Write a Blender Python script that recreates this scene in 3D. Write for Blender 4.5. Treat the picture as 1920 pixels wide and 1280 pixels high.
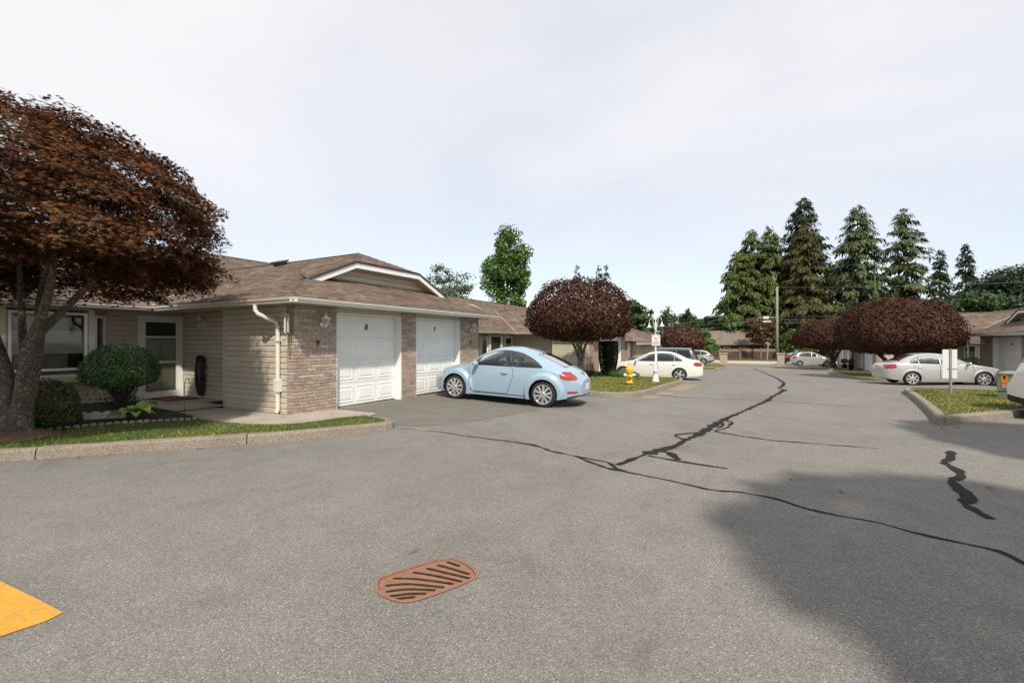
import bpy, bmesh, math, random
import numpy as np
from mathutils import Vector, Matrix

for o in list(bpy.data.objects):
    bpy.data.objects.remove(o)
SC = bpy.context.scene
COL = SC.collection
RNG = np.random.default_rng(7)
random.seed(7)
R = math.radians
PI = math.pi

# ------------------------------------------------------------------ camera
cam_data = bpy.data.cameras.new('camera')
cam_data.lens = 16.0
cam_data.sensor_width = 36.0
cam_data.clip_start = 0.05
cam_data.clip_end = 20000
cam = bpy.data.objects.new('camera', cam_data)
COL.objects.link(cam)
cam.location = (0, 0, 1.6)
cam.rotation_euler = (R(90), 0, R(28.7))
SC.camera = cam

# ------------------------------------------------------------------ sky and sun
SUN_EL = R(49.0)
SUN_H = Vector((0.64, -0.77, 0)).normalized()          # horizontal direction towards the sun
sun_vec = Vector((SUN_H.x * math.cos(SUN_EL), SUN_H.y * math.cos(SUN_EL), math.sin(SUN_EL)))
world = bpy.data.worlds.new('World')
SC.world = world
world.use_nodes = True
wn, wl = world.node_tree.nodes, world.node_tree.links
wn.clear()
w_out = wn.new('ShaderNodeOutputWorld')
w_bg = wn.new('ShaderNodeBackground')
w_bg.inputs['Strength'].default_value = 0.075
w_sky = wn.new('ShaderNodeTexSky')
w_sky.sky_type = 'NISHITA'
w_sky.sun_disc = False
w_sky.sun_elevation = SUN_EL
w_sky.sun_rotation = math.atan2(SUN_H.x, SUN_H.y)
w_sky.air_density = 1.0
w_sky.dust_density = 0.6
w_sky.ozone_density = 1.5
# thin high overcast: noise on a flat cloud layer, seen in the direction looked
w_tc = wn.new('ShaderNodeTexCoord')
w_sep = wn.new('ShaderNodeSeparateXYZ')
wl.new(w_tc.outputs['Generated'], w_sep.inputs[0])
def wmath(op, a, b=None, c=None):
    n = wn.new('ShaderNodeMath'); n.operation = op
    for i, v in enumerate((a, b, c)):
        if v is None: continue
        if isinstance(v, (int, float)): n.inputs[i].default_value = v
        else: wl.new(v, n.inputs[i])
    return n.outputs[0]
w_den = wmath('ADD', wmath('MAXIMUM', w_sep.outputs[2], 0.0), 0.12)
w_u = wmath('DIVIDE', w_sep.outputs[0], w_den)
w_v = wmath('DIVIDE', w_sep.outputs[1], w_den)
w_cmb = wn.new('ShaderNodeCombineXYZ')
wl.new(w_u, w_cmb.inputs[0]); wl.new(w_v, w_cmb.inputs[1])
w_n1 = wn.new('ShaderNodeTexNoise')
w_n1.inputs['Scale'].default_value = 0.42
w_n1.inputs['Detail'].default_value = 6
w_n1.inputs['Roughness'].default_value = 0.55
w_n1.inputs['Distortion'].default_value = 0.6
wl.new(w_cmb.outputs[0], w_n1.inputs['Vector'])
w_rmp = wn.new('ShaderNodeValToRGB')
w_rmp.color_ramp.elements[0].position = 0.30
w_rmp.color_ramp.elements[0].color = (0.62, 0.62, 0.62, 1)
w_rmp.color_ramp.elements[1].position = 0.62
w_rmp.color_ramp.elements[1].color = (0.93, 0.93, 0.93, 1)
wl.new(w_n1.outputs['Fac'], w_rmp.inputs['Fac'])
# the veil is thicker overhead than along the horizon
w_h = wmath('MULTIPLY_ADD', w_sep.outputs[2], 1.2, 0.56)
w_h = wmath('MINIMUM', w_h, 1.0)
w_fac = wmath('MULTIPLY', w_rmp.outputs['Color'], w_h)
w_mix = wn.new('ShaderNodeMix'); w_mix.data_type = 'RGBA'
wl.new(w_fac, w_mix.inputs['Factor'])
wl.new(w_sky.outputs['Color'], w_mix.inputs[6])
w_mix.inputs[7].default_value = (5.68, 5.62, 5.66, 1)
wl.new(w_mix.outputs[2], w_bg.inputs['Color'])
wl.new(w_bg.outputs[0], w_out.inputs['Surface'])

sun_data = bpy.data.lights.new('sun', 'SUN')
sun_data.energy = 2.15
sun_data.angle = R(1.6)
sun_data.color = (1.0, 0.93, 0.82)
sun = bpy.data.objects.new('sun', sun_data)
COL.objects.link(sun)
sun.rotation_euler = (-sun_vec).to_track_quat('-Z', 'Y').to_euler()
sun.location = (20, -20, 40)

SC.view_settings.view_transform = 'Standard'
SC.view_settings.look = 'None'
SC.view_settings.exposure = 1.22
SC.view_settings.gamma = 1.0
SC.view_settings.use_curve_mapping = False
SC.render.engine = 'CYCLES'
SC.cycles.use_denoising = True
SC.cycles.max_bounces = 6
SC.cycles.transparent_max_bounces = 12
SC.cycles.caustics_reflective = False
SC.cycles.caustics_refractive = False

# ------------------------------------------------------------------ materials
def srgb(r, g, b):
    f = lambda c: (c / 255 / 12.92) if c / 255 <= 0.04045 else ((c / 255 + 0.055) / 1.055) ** 2.4
    return (f(r), f(g), f(b))

class NT:
    def __init__(s, name):
        s.m = bpy.data.materials.new(name); s.m.use_nodes = True
        s.n, s.l = s.m.node_tree.nodes, s.m.node_tree.links
        s.b = s.n['Principled BSDF']
        s.out = s.n['Material Output']
    def set(s, **k):
        for key, v in k.items():
            s.b.inputs[key.replace('_', ' ')].default_value = v
    def link(s, a, b): s.l.new(a, b)
    def pos(s):
        return s.n.new('ShaderNodeNewGeometry').outputs['Position']
    def objc(s):
        return s.n.new('ShaderNodeTexCoord').outputs['Object']
    def noise(s, scale, detail=3, rough=0.55, vec=None, dist=0.0, mapscale=None):
        v = vec if vec is not None else s.pos()
        if mapscale is not None:
            mp = s.n.new('ShaderNodeMapping'); mp.inputs['Scale'].default_value = mapscale
            s.link(v, mp.inputs['Vector']); v = mp.outputs[0]
        t = s.n.new('ShaderNodeTexNoise')
        t.inputs['Scale'].default_value = scale; t.inputs['Detail'].default_value = detail
        t.inputs['Roughness'].default_value = rough; t.inputs['Distortion'].default_value = dist
        s.link(v, t.inputs['Vector']); return t.outputs['Fac']
    def voro(s, scale, feature='F1', out='Distance', vec=None):
        t = s.n.new('ShaderNodeTexVoronoi'); t.feature = feature
        t.inputs['Scale'].default_value = scale
        s.link(vec if vec is not None else s.pos(), t.inputs['Vector']); return t.outputs[out]
    def ramp(s, fac, stops, interp='LINEAR'):
        r = s.n.new('ShaderNodeValToRGB'); cr = r.color_ramp; cr.interpolation = interp
        while len(cr.elements) < len(stops): cr.elements.new(0.5)
        for e, (p, c) in zip(cr.elements, stops):
            e.position = p
            e.color = (c, c, c, 1) if isinstance(c, (int, float)) else (*c, 1)
        s.link(fac, r.inputs['Fac']); return r.outputs['Color']
    def mix(s, fac, a, b, mode='MIX'):
        m = s.n.new('ShaderNodeMix'); m.data_type = 'RGBA'; m.blend_type = mode
        for sock, v in ((m.inputs['Factor'], fac), (m.inputs[6], a), (m.inputs[7], b)):
            if isinstance(v, (int, float)): sock.default_value = v if sock == m.inputs['Factor'] else (v, v, v, 1)
            elif isinstance(v, tuple): sock.default_value = (*v, 1)
            else: s.link(v, sock)
        return m.outputs[2]
    def math(s, op, a, b=None):
        n = s.n.new('ShaderNodeMath'); n.operation = op
        for i, v in enumerate((a, b)):
            if v is None: continue
            if isinstance(v, (int, float)): n.inputs[i].default_value = v
            else: s.link(v, n.inputs[i])
        return n.outputs[0]
    def island(s): return s.n.new('ShaderNodeNewGeometry').outputs['Random Per Island']
    def objrand(s): return s.n.new('ShaderNodeObjectInfo').outputs['Random']
    def base(s, c): 
        if isinstance(c, tuple): s.b.inputs['Base Color'].default_value = (*c, 1)
        else: s.link(c, s.b.inputs['Base Color'])
    def bump(s, h, strength=0.3, dist=0.01):
        b = s.n.new('ShaderNodeBump'); b.inputs['Strength'].default_value = strength
        b.inputs['Distance'].default_value = dist
        s.link(h, b.inputs['Height']); s.link(b.outputs[0], s.b.inputs['Normal'])

MAT = {}
def simple(name, col, rough=0.6, metal=0.0, var=0.12, scale=3.0, spec=0.4, coat=0.0, bump=0.0, fine=40):
    t = NT(name)
    t.set(Roughness=rough, Metallic=metal)
    t.b.inputs['Specular IOR Level'].default_value = spec
    if coat: t.set(Coat_Weight=coat, Coat_Roughness=0.03)
    if var:
        n = t.noise(scale, 4)
        n2 = t.noise(fine, 2)
        f = t.math('ADD', t.math('MULTIPLY', n, 0.7), t.math('MULTIPLY', n2, 0.3))
        t.base(t.ramp(f, [(0.3, tuple(c * (1 - var) for c in col)), (0.7, tuple(min(1, c * (1 + var)) for c in col))]))
        if bump: t.bump(n2, bump)
    else: t.base(col)
    MAT[name] = t.m
    return t.m

# asphalt: worn grey with pale aggregate specks and patches
def asphalt_mat(name, tone=1.0, warm=1.0):
    t = NT(name)
    v = t.voro(150, 'F1', 'Color')
    sep = t.n.new('ShaderNodeSeparateColor'); t.link(v, sep.inputs[0])
    speck = t.ramp(sep.outputs[0], [(0.0, 0.58), (0.34, 0.85), (0.72, 1.03), (0.93, 1.24), (1.0, 1.85)])
    v2 = t.voro(330, 'F1', 'Color')
    sep2 = t.n.new('ShaderNodeSeparateColor'); t.link(v2, sep2.inputs[0])
    speck2 = t.ramp(sep2.outputs[0], [(0.0, 0.72), (0.5, 1.0), (1.0, 1.3)])
    big = t.ramp(t.noise(0.35, 6, 0.65, dist=1.2), [(0.25, 0.80), (0.5, 1.0), (0.75, 1.12)])
    mid = t.ramp(t.noise(2.6, 4, 0.6), [(0.25, 0.90), (0.6, 1.03), (0.8, 1.07)])
    base = (0.186 * tone, 0.175 * tone / warm ** 0.3, 0.157 * tone / warm)
    c = t.mix(1.0, base, speck, 'MULTIPLY')
    c = t.mix(0.8, c, speck2, 'MULTIPLY')
    c = t.mix(1.0, c, big, 'MULTIPLY')
    c = t.mix(1.0, c, mid, 'MULTIPLY')
    # oil-darkened streaks
    st = t.ramp(t.noise(1.3, 6, 0.7, dist=1.0), [(0.56, 0.0), (0.72, 0.5)])
    c = t.mix(st, c, (0.10 * tone, 0.092 * tone, 0.082 * tone))
    t.base(c)
    t.set(Roughness=0.88)
    t.b.inputs['Specular IOR Level'].default_value = 0.3
    h = t.math('ADD', sep.outputs[0], t.math('MULTIPLY', sep2.outputs[0], 0.5))
    t.bump(h, 0.35, 0.004)
    MAT[name] = t.m
asphalt_mat('asphalt')
asphalt_mat('driveway_asphalt', 0.84, 1.05)

def concrete_mat(name, col, agg=0.25, scale=180, bump=0.3):
    t = NT(name)
    v = t.voro(scale, 'F1', 'Color')
    sep = t.n.new('ShaderNodeSeparateColor'); t.link(v, sep.inputs[0])
    speck = t.ramp(sep.outputs[0], [(0.0, 1 - agg * 1.5), (0.5, 1.0), (0.9, 1 + agg), (1.0, 1 + 2 * agg)])
    big = t.ramp(t.noise(1.7, 5, 0.6), [(0.25, 0.78), (0.6, 1.05), (0.8, 1.12)])
    c = t.mix(1.0, col, speck, 'MULTIPLY'); c = t.mix(1.0, c, big, 'MULTIPLY')
    st = t.ramp(t.noise(6, 4, 0.7), [(0.56, 0.0), (0.78, 0.5)])
    c = t.mix(st, c, tuple(x * 0.55 for x in col))
    t.base(c); t.set(Roughness=0.9)
    t.bump(sep.outputs[0], bump, 0.004)
    MAT[name] = t.m
concrete_mat('kerb_concrete', (0.215, 0.182, 0.138), 0.30, 110)
concrete_mat('smooth_concrete', (0.36, 0.32, 0.26), 0.08, 260, 0.1)
concrete_mat('pale_concrete', (0.42, 0.37, 0.28), 0.10, 220, 0.15)
simple('tar', (0.020, 0.018, 0.017), 0.85, var=0.3, scale=8, spec=0.12)
def paint_mat(name, col, wear=0.5):
    t = NT(name)
    n = t.noise(26, 5, 0.7); v = t.voro(160, 'F1', 'Color')
    sep = t.n.new('ShaderNodeSeparateColor'); t.link(v, sep.inputs[0])
    f = t.math('ADD', n, t.math('MULTIPLY', sep.outputs[0], 0.22))
    fac = t.ramp(f, [(0.80 - 0.3 * wear, 0.0), (0.92 - 0.3 * wear, 1.0)])
    c = t.mix(fac, col, (0.17, 0.155, 0.13))
    c = t.mix(1.0, c, t.ramp(t.noise(3, 4), [(0.3, 0.86), (0.7, 1.08)]), 'MULTIPLY')
    t.base(c); t.set(Roughness=0.75); t.bump(sep.outputs[0], 0.3, 0.003)
    MAT[name] = t.m
paint_mat('yellow_paint', (0.58, 0.285, 0.030), 0.32)
paint_mat('worn_yellow_paint', (0.50, 0.31, 0.07), 1.05)
paint_mat('pale_yellow_paint', (0.62, 0.48, 0.17), 0.4)

def grass_mat(name, g1, g2, dry, blade=False):
    t = NT(name)
    n = t.ramp(t.noise(1.1, 5, 0.65, dist=0.5), [(0.34, 0.0), (0.58, 1.0)])
    c = t.mix(n, g1, dry)
    src = t.island() if blade else t.noise(70, 3, 0.7)
    c2 = t.mix(t.ramp(src, [(0.2, 0.0), (0.8, 1.0)]), g2, c)
    t.base(c2); t.set(Roughness=0.8)
    t.b.inputs['Specular IOR Level'].default_value = 0.2
    if not blade: t.bump(t.noise(120, 2), 0.6, 0.02)
    MAT[name] = t.m
grass_mat('lawn', (0.050, 0.082, 0.018), (0.028, 0.052, 0.012), (0.13, 0.115, 0.035))
grass_mat('lawn_blades', (0.105, 0.185, 0.028), (0.070, 0.135, 0.024), (0.28, 0.26, 0.07), True)
grass_mat('dry_lawn', (0.080, 0.092, 0.022), (0.050, 0.066, 0.018), (0.21, 0.165, 0.06))
grass_mat('dry_blades', (0.125, 0.175, 0.032), (0.100, 0.140, 0.03), (0.34, 0.275, 0.10), True)
simple('soil', (0.035, 0.024, 0.017), 0.95, var=0.5, scale=30, bump=0.8)
simple('root_soil', (0.16, 0.095, 0.055), 0.95, var=0.4, scale=14, bump=0.8)

def leaf_mat(name, cols, rough=0.5, trans=0.25, spec=0.35, patch=None):
    t = NT(name)
    n = len(cols)
    c = t.ramp(t.island(), [(i / max(1, n - 1), col) for i, col in enumerate(cols)])
    if patch: c = t.mix(t.ramp(t.noise(1.5, 3, dist=0.5), [(0.46, 0.0), (0.66, 0.65)]), c, patch)
    c = t.mix(1.0, c, t.ramp(t.noise(0.9, 3), [(0.3, 0.72), (0.7, 1.25)]), 'MULTIPLY')
    t.base(c); t.set(Roughness=rough)
    t.b.inputs['Specular IOR Level'].default_value = spec
    if trans:
        tr = t.n.new('ShaderNodeBsdfTranslucent'); t.link(c, tr.inputs['Color'])
        mx = t.n.new('ShaderNodeMixShader'); mx.inputs[0].default_value = trans
        t.link(t.b.outputs[0], mx.inputs[1]); t.link(tr.outputs[0], mx.inputs[2])
        t.link(mx.outputs[0], t.out.inputs['Surface'])
    MAT[name] = t.m
    return t.m
leaf_mat('near_maple_leaf', [(0.028, 0.008, 0.006), (0.058, 0.014, 0.009), (0.042, 0.028, 0.009), (0.092, 0.022, 0.010), (0.056, 0.042, 0.013), (0.135, 0.044, 0.012), (0.036, 0.022, 0.009), (0.082, 0.015, 0.010)], 0.6, 0.22, 0.15, (0.165, 0.060, 0.014))
leaf_mat('maple_leaf', [(0.034, 0.014, 0.010), (0.060, 0.020, 0.012), (0.044, 0.019, 0.012), (0.085, 0.028, 0.014), (0.066, 0.034, 0.018), (0.042, 0.015, 0.010), (0.095, 0.042, 0.020)], 0.6, 0.12, 0.2, (0.088, 0.042, 0.020))
leaf_mat('maple_leaf_red', [(0.060, 0.016, 0.012), (0.13, 0.022, 0.014), (0.045, 0.014, 0.012), (0.17, 0.05, 0.02), (0.08, 0.02, 0.014)], 0.45, 0.2, 0.4)
leaf_mat('maple_leaf_bronze', [(0.060, 0.020, 0.012), (0.11, 0.034, 0.016), (0.045, 0.018, 0.012), (0.14, 0.06, 0.022), (0.08, 0.03, 0.014)], 0.45, 0.15, 0.4)
leaf_mat('bright_leaf', [(0.055, 0.110, 0.022), (0.090, 0.175, 0.032), (0.070, 0.140, 0.027), (0.125, 0.22, 0.042)], 0.5, 0.25)
leaf_mat('mid_leaf', [(0.026, 0.055, 0.016), (0.050, 0.092, 0.022), (0.036, 0.072, 0.018), (0.07, 0.12, 0.03)], 0.5, 0.2)
leaf_mat('dark_leaf', [(0.014, 0.028, 0.012), (0.028, 0.050, 0.016), (0.020, 0.038, 0.014), (0.036, 0.062, 0.020)], 0.5, 0.12)
leaf_mat('box_leaf', [(0.028, 0.080, 0.016), (0.060, 0.150, 0.030), (0.044, 0.115, 0.022), (0.085, 0.19, 0.04)], 0.32, 0.15, 0.6)
leaf_mat('azalea_leaf', [(0.045, 0.070, 0.020), (0.085, 0.112, 0.034), (0.12, 0.12, 0.042), (0.14, 0.085, 0.036), (0.055, 0.085, 0.026)], 0.5, 0.2)
leaf_mat('hosta_leaf', [(0.28, 0.42, 0.07), (0.35, 0.48, 0.09), (0.24, 0.38, 0.06)], 0.4, 0.25)
leaf_mat('cedar_leaf', [(0.045, 0.066, 0.017), (0.078, 0.106, 0.025), (0.100, 0.130, 0.032), (0.060, 0.084, 0.020)], 0.6, 0.12, 0.2)
leaf_mat('cedar_leaf_brown', [(0.046, 0.052, 0.016), (0.078, 0.080, 0.024), (0.095, 0.078, 0.024), (0.052, 0.060, 0.018)], 0.6, 0.12, 0.2)
leaf_mat('fir_leaf', [(0.016, 0.026, 0.013), (0.028, 0.042, 0.018), (0.022, 0.034, 0.015), (0.040, 0.056, 0.022)], 0.6, 0.08, 0.2)
leaf_mat('hemlock_leaf', [(0.045, 0.064, 0.028), (0.078, 0.102, 0.040), (0.104, 0.128, 0.052), (0.060, 0.080, 0.032)], 0.6, 0.12, 0.2)
leaf_mat('pale_leaf', [(0.09, 0.12, 0.055), (0.13, 0.16, 0.08), (0.16, 0.19, 0.10), (0.08, 0.10, 0.045)], 0.5, 0.3)
leaf_mat('yew_leaf', [(0.012, 0.022, 0.009), (0.020, 0.034, 0.012), (0.016, 0.028, 0.010)], 0.9, 0.0, 0.0)
leaf_mat('orange_leaf', [(0.10, 0.045, 0.016), (0.16, 0.075, 0.022), (0.08, 0.050, 0.018)], 0.5, 0.2)

simple('dead_leaf', (0.11, 0.062, 0.035), 0.8, var=0.3, scale=20)
def bark_mat(name, c1, c2, lichen, lf=0.5):
    t = NT(name)
    n = t.noise(9, 6, 0.65, mapscale=(1, 1, 0.35))
    c = t.ramp(n, [(0.3, c1), (0.7, c2)])
    l = t.ramp(t.noise(24, 4, 0.6), [(0.52, 0.0), (0.62, lf)])
    c = t.mix(l, c, lichen)
    mo = t.ramp(t.noise(3.2, 3), [(0.5, 0.0), (0.7, 0.45)])
    c = t.mix(mo, c, (0.06, 0.062, 0.03))
    t.base(c); t.set(Roughness=0.9); t.bump(n, 0.7, 0.02)
    MAT[name] = t.m
bark_mat('maple_bark', (0.038, 0.028, 0.020), (0.095, 0.073, 0.052), (0.26, 0.24, 0.19), 0.6)
bark_mat('grey_bark', (0.10, 0.080, 0.060), (0.19, 0.155, 0.12), (0.28, 0.25, 0.2), 0.3)
bark_mat('dark_bark', (0.03, 0.022, 0.018), (0.07, 0.052, 0.042), (0.12, 0.11, 0.09), 0.2)
bark_mat('pole_wood', (0.19, 0.165, 0.12), (0.30, 0.27, 0.20), (0.32, 0.30, 0.23), 0.3)

# house materials
def brick_piece_mat(name):
    t = NT(name)
    rnd = t.objrand()
    isl = t.island()
    r = t.math('FRACT', t.math('ADD', t.math('MULTIPLY', rnd, 7.31), t.math('MULTIPLY', isl, 3.17)))
    c = t.ramp(r, [(0.0, (0.25, 0.185, 0.145)), (0.16, (0.34, 0.25, 0.19)), (0.32, (0.27, 0.215, 0.175)), (0.46, (0.35, 0.20, 0.135)),
                   (0.53, (0.38, 0.285, 0.22)), (0.70, (0.30, 0.235, 0.19)), (0.82, (0.43, 0.35, 0.28)), (0.94, (0.35, 0.215, 0.15)), (0.98, (0.50, 0.44, 0.37))], 'CONSTANT')
    w = t.ramp(t.noise(21, 5, 0.7, dist=0.6), [(0.47, 0.0), (0.64, 0.70)])
    c = t.mix(w, c, (0.52, 0.465, 0.40))
    d = t.ramp(t.noise(55, 4, 0.7), [(0.56, 0.0), (0.75, 0.6)])
    c = t.mix(d, c, (0.10, 0.075, 0.06))
    t.base(c); t.set(Roughness=0.9); t.bump(t.noise(60, 4), 0.6, 0.008)
    MAT[name] = t.m
brick_piece_mat('brick')
def brick_far_mat(name):
    t = NT(name)
    mp = t.n.new('ShaderNodeTexCoord')
    # object coordinates: u along the wall (x + y), v height
    sx = t.n.new('ShaderNodeSeparateXYZ'); t.link(mp.outputs['Object'], sx.inputs[0])
    cb = t.n.new('ShaderNodeCombineXYZ')
    t.link(t.math('ADD', sx.outputs[0], sx.outputs[1]), cb.inputs[0]); t.link(sx.outputs[2], cb.inputs[1])
    b = t.n.new('ShaderNodeTexBrick')
    b.inputs['Scale'].default_value = 1.0
    b.inputs['Brick Width'].default_value = 0.21; b.inputs['Row Height'].default_value = 0.072
    b.inputs['Mortar Size'].default_value = 0.006
    b.inputs['Color1'].default_value = (0.31, 0.18, 0.125, 1); b.inputs['Color2'].default_value = (0.30, 0.225, 0.17, 1)
    b.inputs['Mortar'].default_value = (0.28, 0.24, 0.20, 1)
    t.link(cb.outputs[0], b.inputs['Vector'])
    w = t.ramp(t.noise(14, 5, 0.7), [(0.5, 0.0), (0.68, 0.7)])
    c = t.mix(w, b.outputs['Color'], (0.44, 0.36, 0.29))
    t.base(c); t.set(Roughness=0.9)
    MAT[name] = t.m
brick_far_mat('brick_wall')
simple('mortar', (0.33, 0.295, 0.25), 0.95, var=0.2, scale=20, bump=0.4)
def siding_mat(name, col):
    t = NT(name)
    n = t.noise(2.2, 5, 0.6); g = t.noise(60, 3, 0.6, mapscale=(0.08, 0.08, 1))
    f = t.math('ADD', t.math('MULTIPLY', n, 0.7), t.math('MULTIPLY', g, 0.3))
    c = t.ramp(f, [(0.3, tuple(x * 0.88 for x in col)), (0.7, tuple(x * 1.07 for x in col))])
    r = t.math('ADD', 0.95, t.math('MULTIPLY', t.objrand(), 0.09))
    c = t.mix(1.0, c, r, 'MULTIPLY')
    t.base(c); t.set(Roughness=0.55); t.bump(g, 0.12, 0.004)
    t.b.inputs['Specular IOR Level'].default_value = 0.3
    MAT[name] = t.m
siding_mat('siding', (0.51, 0.452, 0.355))
siding_mat('siding_trim', (0.56, 0.51, 0.40))
simple('white_paint', (0.76, 0.755, 0.73), 0.45, var=0.05, scale=2)
simple('gutter_white', (0.66, 0.63, 0.56), 0.4, var=0.08, scale=4)
simple('soffit', (0.50, 0.45, 0.36), 0.6, var=0.06)
simple('door_cream', (0.62, 0.56, 0.43), 0.5, var=0.05)
simple('dark_edge', (0.030, 0.026, 0.024), 0.7, var=0.2)
def shingle_mat(name, cols):
    t = NT(name)
    r = t.math('FRACT', t.math('ADD', t.math('MULTIPLY', t.objrand(), 5.77), t.island()))
    c = t.ramp(r, [(i / (len(cols) - 1), cc) for i, cc in enumerate(cols)])
    big = t.ramp(t.noise(0.7, 4), [(0.3, 0.88), (0.7, 1.1)])
    gr = t.ramp(t.noise(170, 3, 0.8), [(0.25, 0.72), (0.75, 1.28)])
    c = t.mix(1.0, c, big, 'MULTIPLY'); c = t.mix(1.0, c, gr, 'MULTIPLY')
    t.base(c); t.set(Roughness=0.92); t.b.inputs['Specular IOR Level'].default_value = 0.2
    MAT[name] = t.m
shingle_mat('shingle', [(0.092, 0.068, 0.053), (0.165, 0.120, 0.092), (0.122, 0.088, 0.068), (0.205, 0.150, 0.115), (0.102, 0.076, 0.059), (0.155, 0.111, 0.084)])
shingle_mat('grey_shingle', [(0.13, 0.105, 0.085), (0.19, 0.155, 0.125), (0.16, 0.13, 0.105)])
simple('black_paint', (0.012, 0.012, 0.012), 0.4, var=0.1)
simple('rubber', (0.018, 0.017, 0.017), 0.75, var=0.25, scale=20)
simple('dark_plastic', (0.022, 0.022, 0.024), 0.55, var=0.15)
simple('interior', (0.16, 0.155, 0.145), 0.8, var=0.1)
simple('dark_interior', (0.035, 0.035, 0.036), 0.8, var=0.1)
simple('wood_fence', (0.085, 0.052, 0.038), 0.85, var=0.25, scale=8)
simple('fence_rail', (0.22, 0.155, 0.11), 0.85, var=0.2, scale=8)
simple('stone_pillar', (0.42, 0.35, 0.27), 0.9, var=0.25, scale=7, bump=0.5)
simple('metal_grey', (0.32, 0.33, 0.34), 0.45, metal=0.7, var=0.15, scale=9)
simple('galvanised', (0.30, 0.31, 0.31), 0.5, metal=0.35, var=0.2, scale=12)
simple('hydrant_yellow', (0.62, 0.40, 0.045), 0.5, var=0.12, scale=9)
simple('transformer_green', (0.155, 0.225, 0.165), 0.5, var=0.08, scale=4)
simple('red_mat', (0.16, 0.045, 0.028), 0.95, var=0.25, scale=30)
simple('black_mat', (0.020, 0.020, 0.020), 0.95, var=0.25, scale=30)
simple('skylight_grey', (0.25, 0.235, 0.21), 0.4, var=0.1)
simple('vent_brown', (0.060, 0.047, 0.040), 0.6, var=0.2)
def rust_mat(name):
    t = NT(name)
    n = t.noise(16, 6, 0.65, dist=0.4)
    c = t.ramp(n, [(0.25, (0.165, 0.072, 0.038)), (0.45, (0.255, 0.122, 0.072)), (0.60, (0.245, 0.138, 0.100)), (0.78, (0.36, 0.160, 0.050))])
    c = t.mix(t.ramp(t.noise(70, 3), [(0.55, 0.0), (0.75, 0.5)]), c, (0.16, 0.07, 0.04))
    t.base(c); t.set(Roughness=0.75, Metallic=0.15); t.bump(n, 0.3, 0.004)
    MAT[name] = t.m
rust_mat('rust')
simple('shaded_pit_dirt', (0.06, 0.034, 0.020), 0.95, var=0.5, scale=25, bump=0.8)  # brown silt tone, darkened to stand in for shade inside the drain
simple('hazed_mountain_rock', (0.26, 0.30, 0.37), 1.0, var=0.05, scale=0.002)  # pale blue-grey carries the haze of distance in the base colour

def glass_mat(name, tint, refl=1.0, opac=0.0, dark=(0.01, 0.012, 0.013)):
    """thin pane: see-through with a fresnel mirror; opac mixes in a dark solid pane"""
    t = NT(name)
    t.n.remove(t.b)
    tr = t.n.new('ShaderNodeBsdfTransparent'); tr.inputs['Color'].default_value = (*tint, 1)
    df = t.n.new('ShaderNodeBsdfDiffuse'); df.inputs['Color'].default_value = (*dark, 1)
    m0 = t.n.new('ShaderNodeMixShader'); m0.inputs[0].default_value = opac
    t.link(tr.outputs[0], m0.inputs[1]); t.link(df.outputs[0], m0.inputs[2])
    gl = t.n.new('ShaderNodeBsdfGlossy'); gl.inputs['Roughness'].default_value = 0.02
    fr = t.n.new('ShaderNodeFresnel'); fr.inputs['IOR'].default_value = 1.5
    f = t.math('MULTIPLY', fr.outputs[0], refl)
    mx = t.n.new('ShaderNodeMixShader')
    t.link(f, mx.inputs[0]); t.link(m0.outputs[0], mx.inputs[1]); t.link(gl.outputs[0], mx.inputs[2])
    t.link(mx.outputs[0], t.out.inputs['Surface'])
    MAT[name] = t.m
glass_mat('window_glass', (0.90, 0.92, 0.90), 0.8, 0.0)
glass_mat('car_glass', (0.50, 0.60, 0.57), 1.25, 0.12)
glass_mat('dark_car_glass', (0.14, 0.15, 0.15), 1.4, 0.4)
def car_paint(name, col, metal=0.0, rough=0.35):
    t = NT(name)
    t.base(col); t.set(Roughness=rough, Metallic=metal, Coat_Weight=1.0, Coat_Roughness=0.04)
    MAT[name] = t.m
car_paint('paint_light_blue', (0.275, 0.378, 0.465))
car_paint('paint_white', (0.72, 0.70, 0.65))
car_paint('paint_silver', (0.52, 0.505, 0.475), 0.55, 0.36)
car_paint('paint_champagne', (0.54, 0.53, 0.51), 0.5, 0.33)
car_paint('paint_dark_green', (0.035, 0.065, 0.062))
car_paint('paint_black', (0.012, 0.012, 0.014))
car_paint('lamp_red', (0.30, 0.014, 0.012), 0, 0.25)
car_paint('lamp_amber', (0.65, 0.22, 0.03), 0, 0.2)
car_paint('lamp_clear', (0.62, 0.62, 0.62), 0.3, 0.15)
simple('rim_silver', (0.62, 0.62, 0.62), 0.28, metal=0.75, var=0)
simple('chrome', (0.7, 0.7, 0.7), 0.12, metal=1.0, var=0)
simple('rim_dark', (0.02, 0.02, 0.02), 0.6, var=0)
simple('plate_white', (0.62, 0.62, 0.64), 0.4, var=0)
simple('sign_white', (0.60, 0.59, 0.565), 0.5, var=0.03)
simple('sticker_orange', (0.75, 0.24, 0.015), 0.5, var=0)
simple('sticker_red', (0.55, 0.03, 0.025), 0.5, var=0)
simple('sticker_blue', (0.05, 0.10, 0.35), 0.5, var=0)
simple('blind_white', (0.74, 0.72, 0.66), 0.6, var=0.06)
simple('curtain', (0.30, 0.29, 0.26), 0.8, var=0.1)
simple('hose_black', (0.016, 0.016, 0.017), 0.5, var=0.15)
simple('cable', (0.09, 0.09, 0.09), 0.6, var=0)

# ------------------------------------------------------------------ object helpers
def tag(o, label=None, cat=None, group=None, kind=None):
    if label: o['label'] = label
    if cat: o['category'] = cat
    if group: o['group'] = group
    if kind: o['kind'] = kind
    return o

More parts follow.
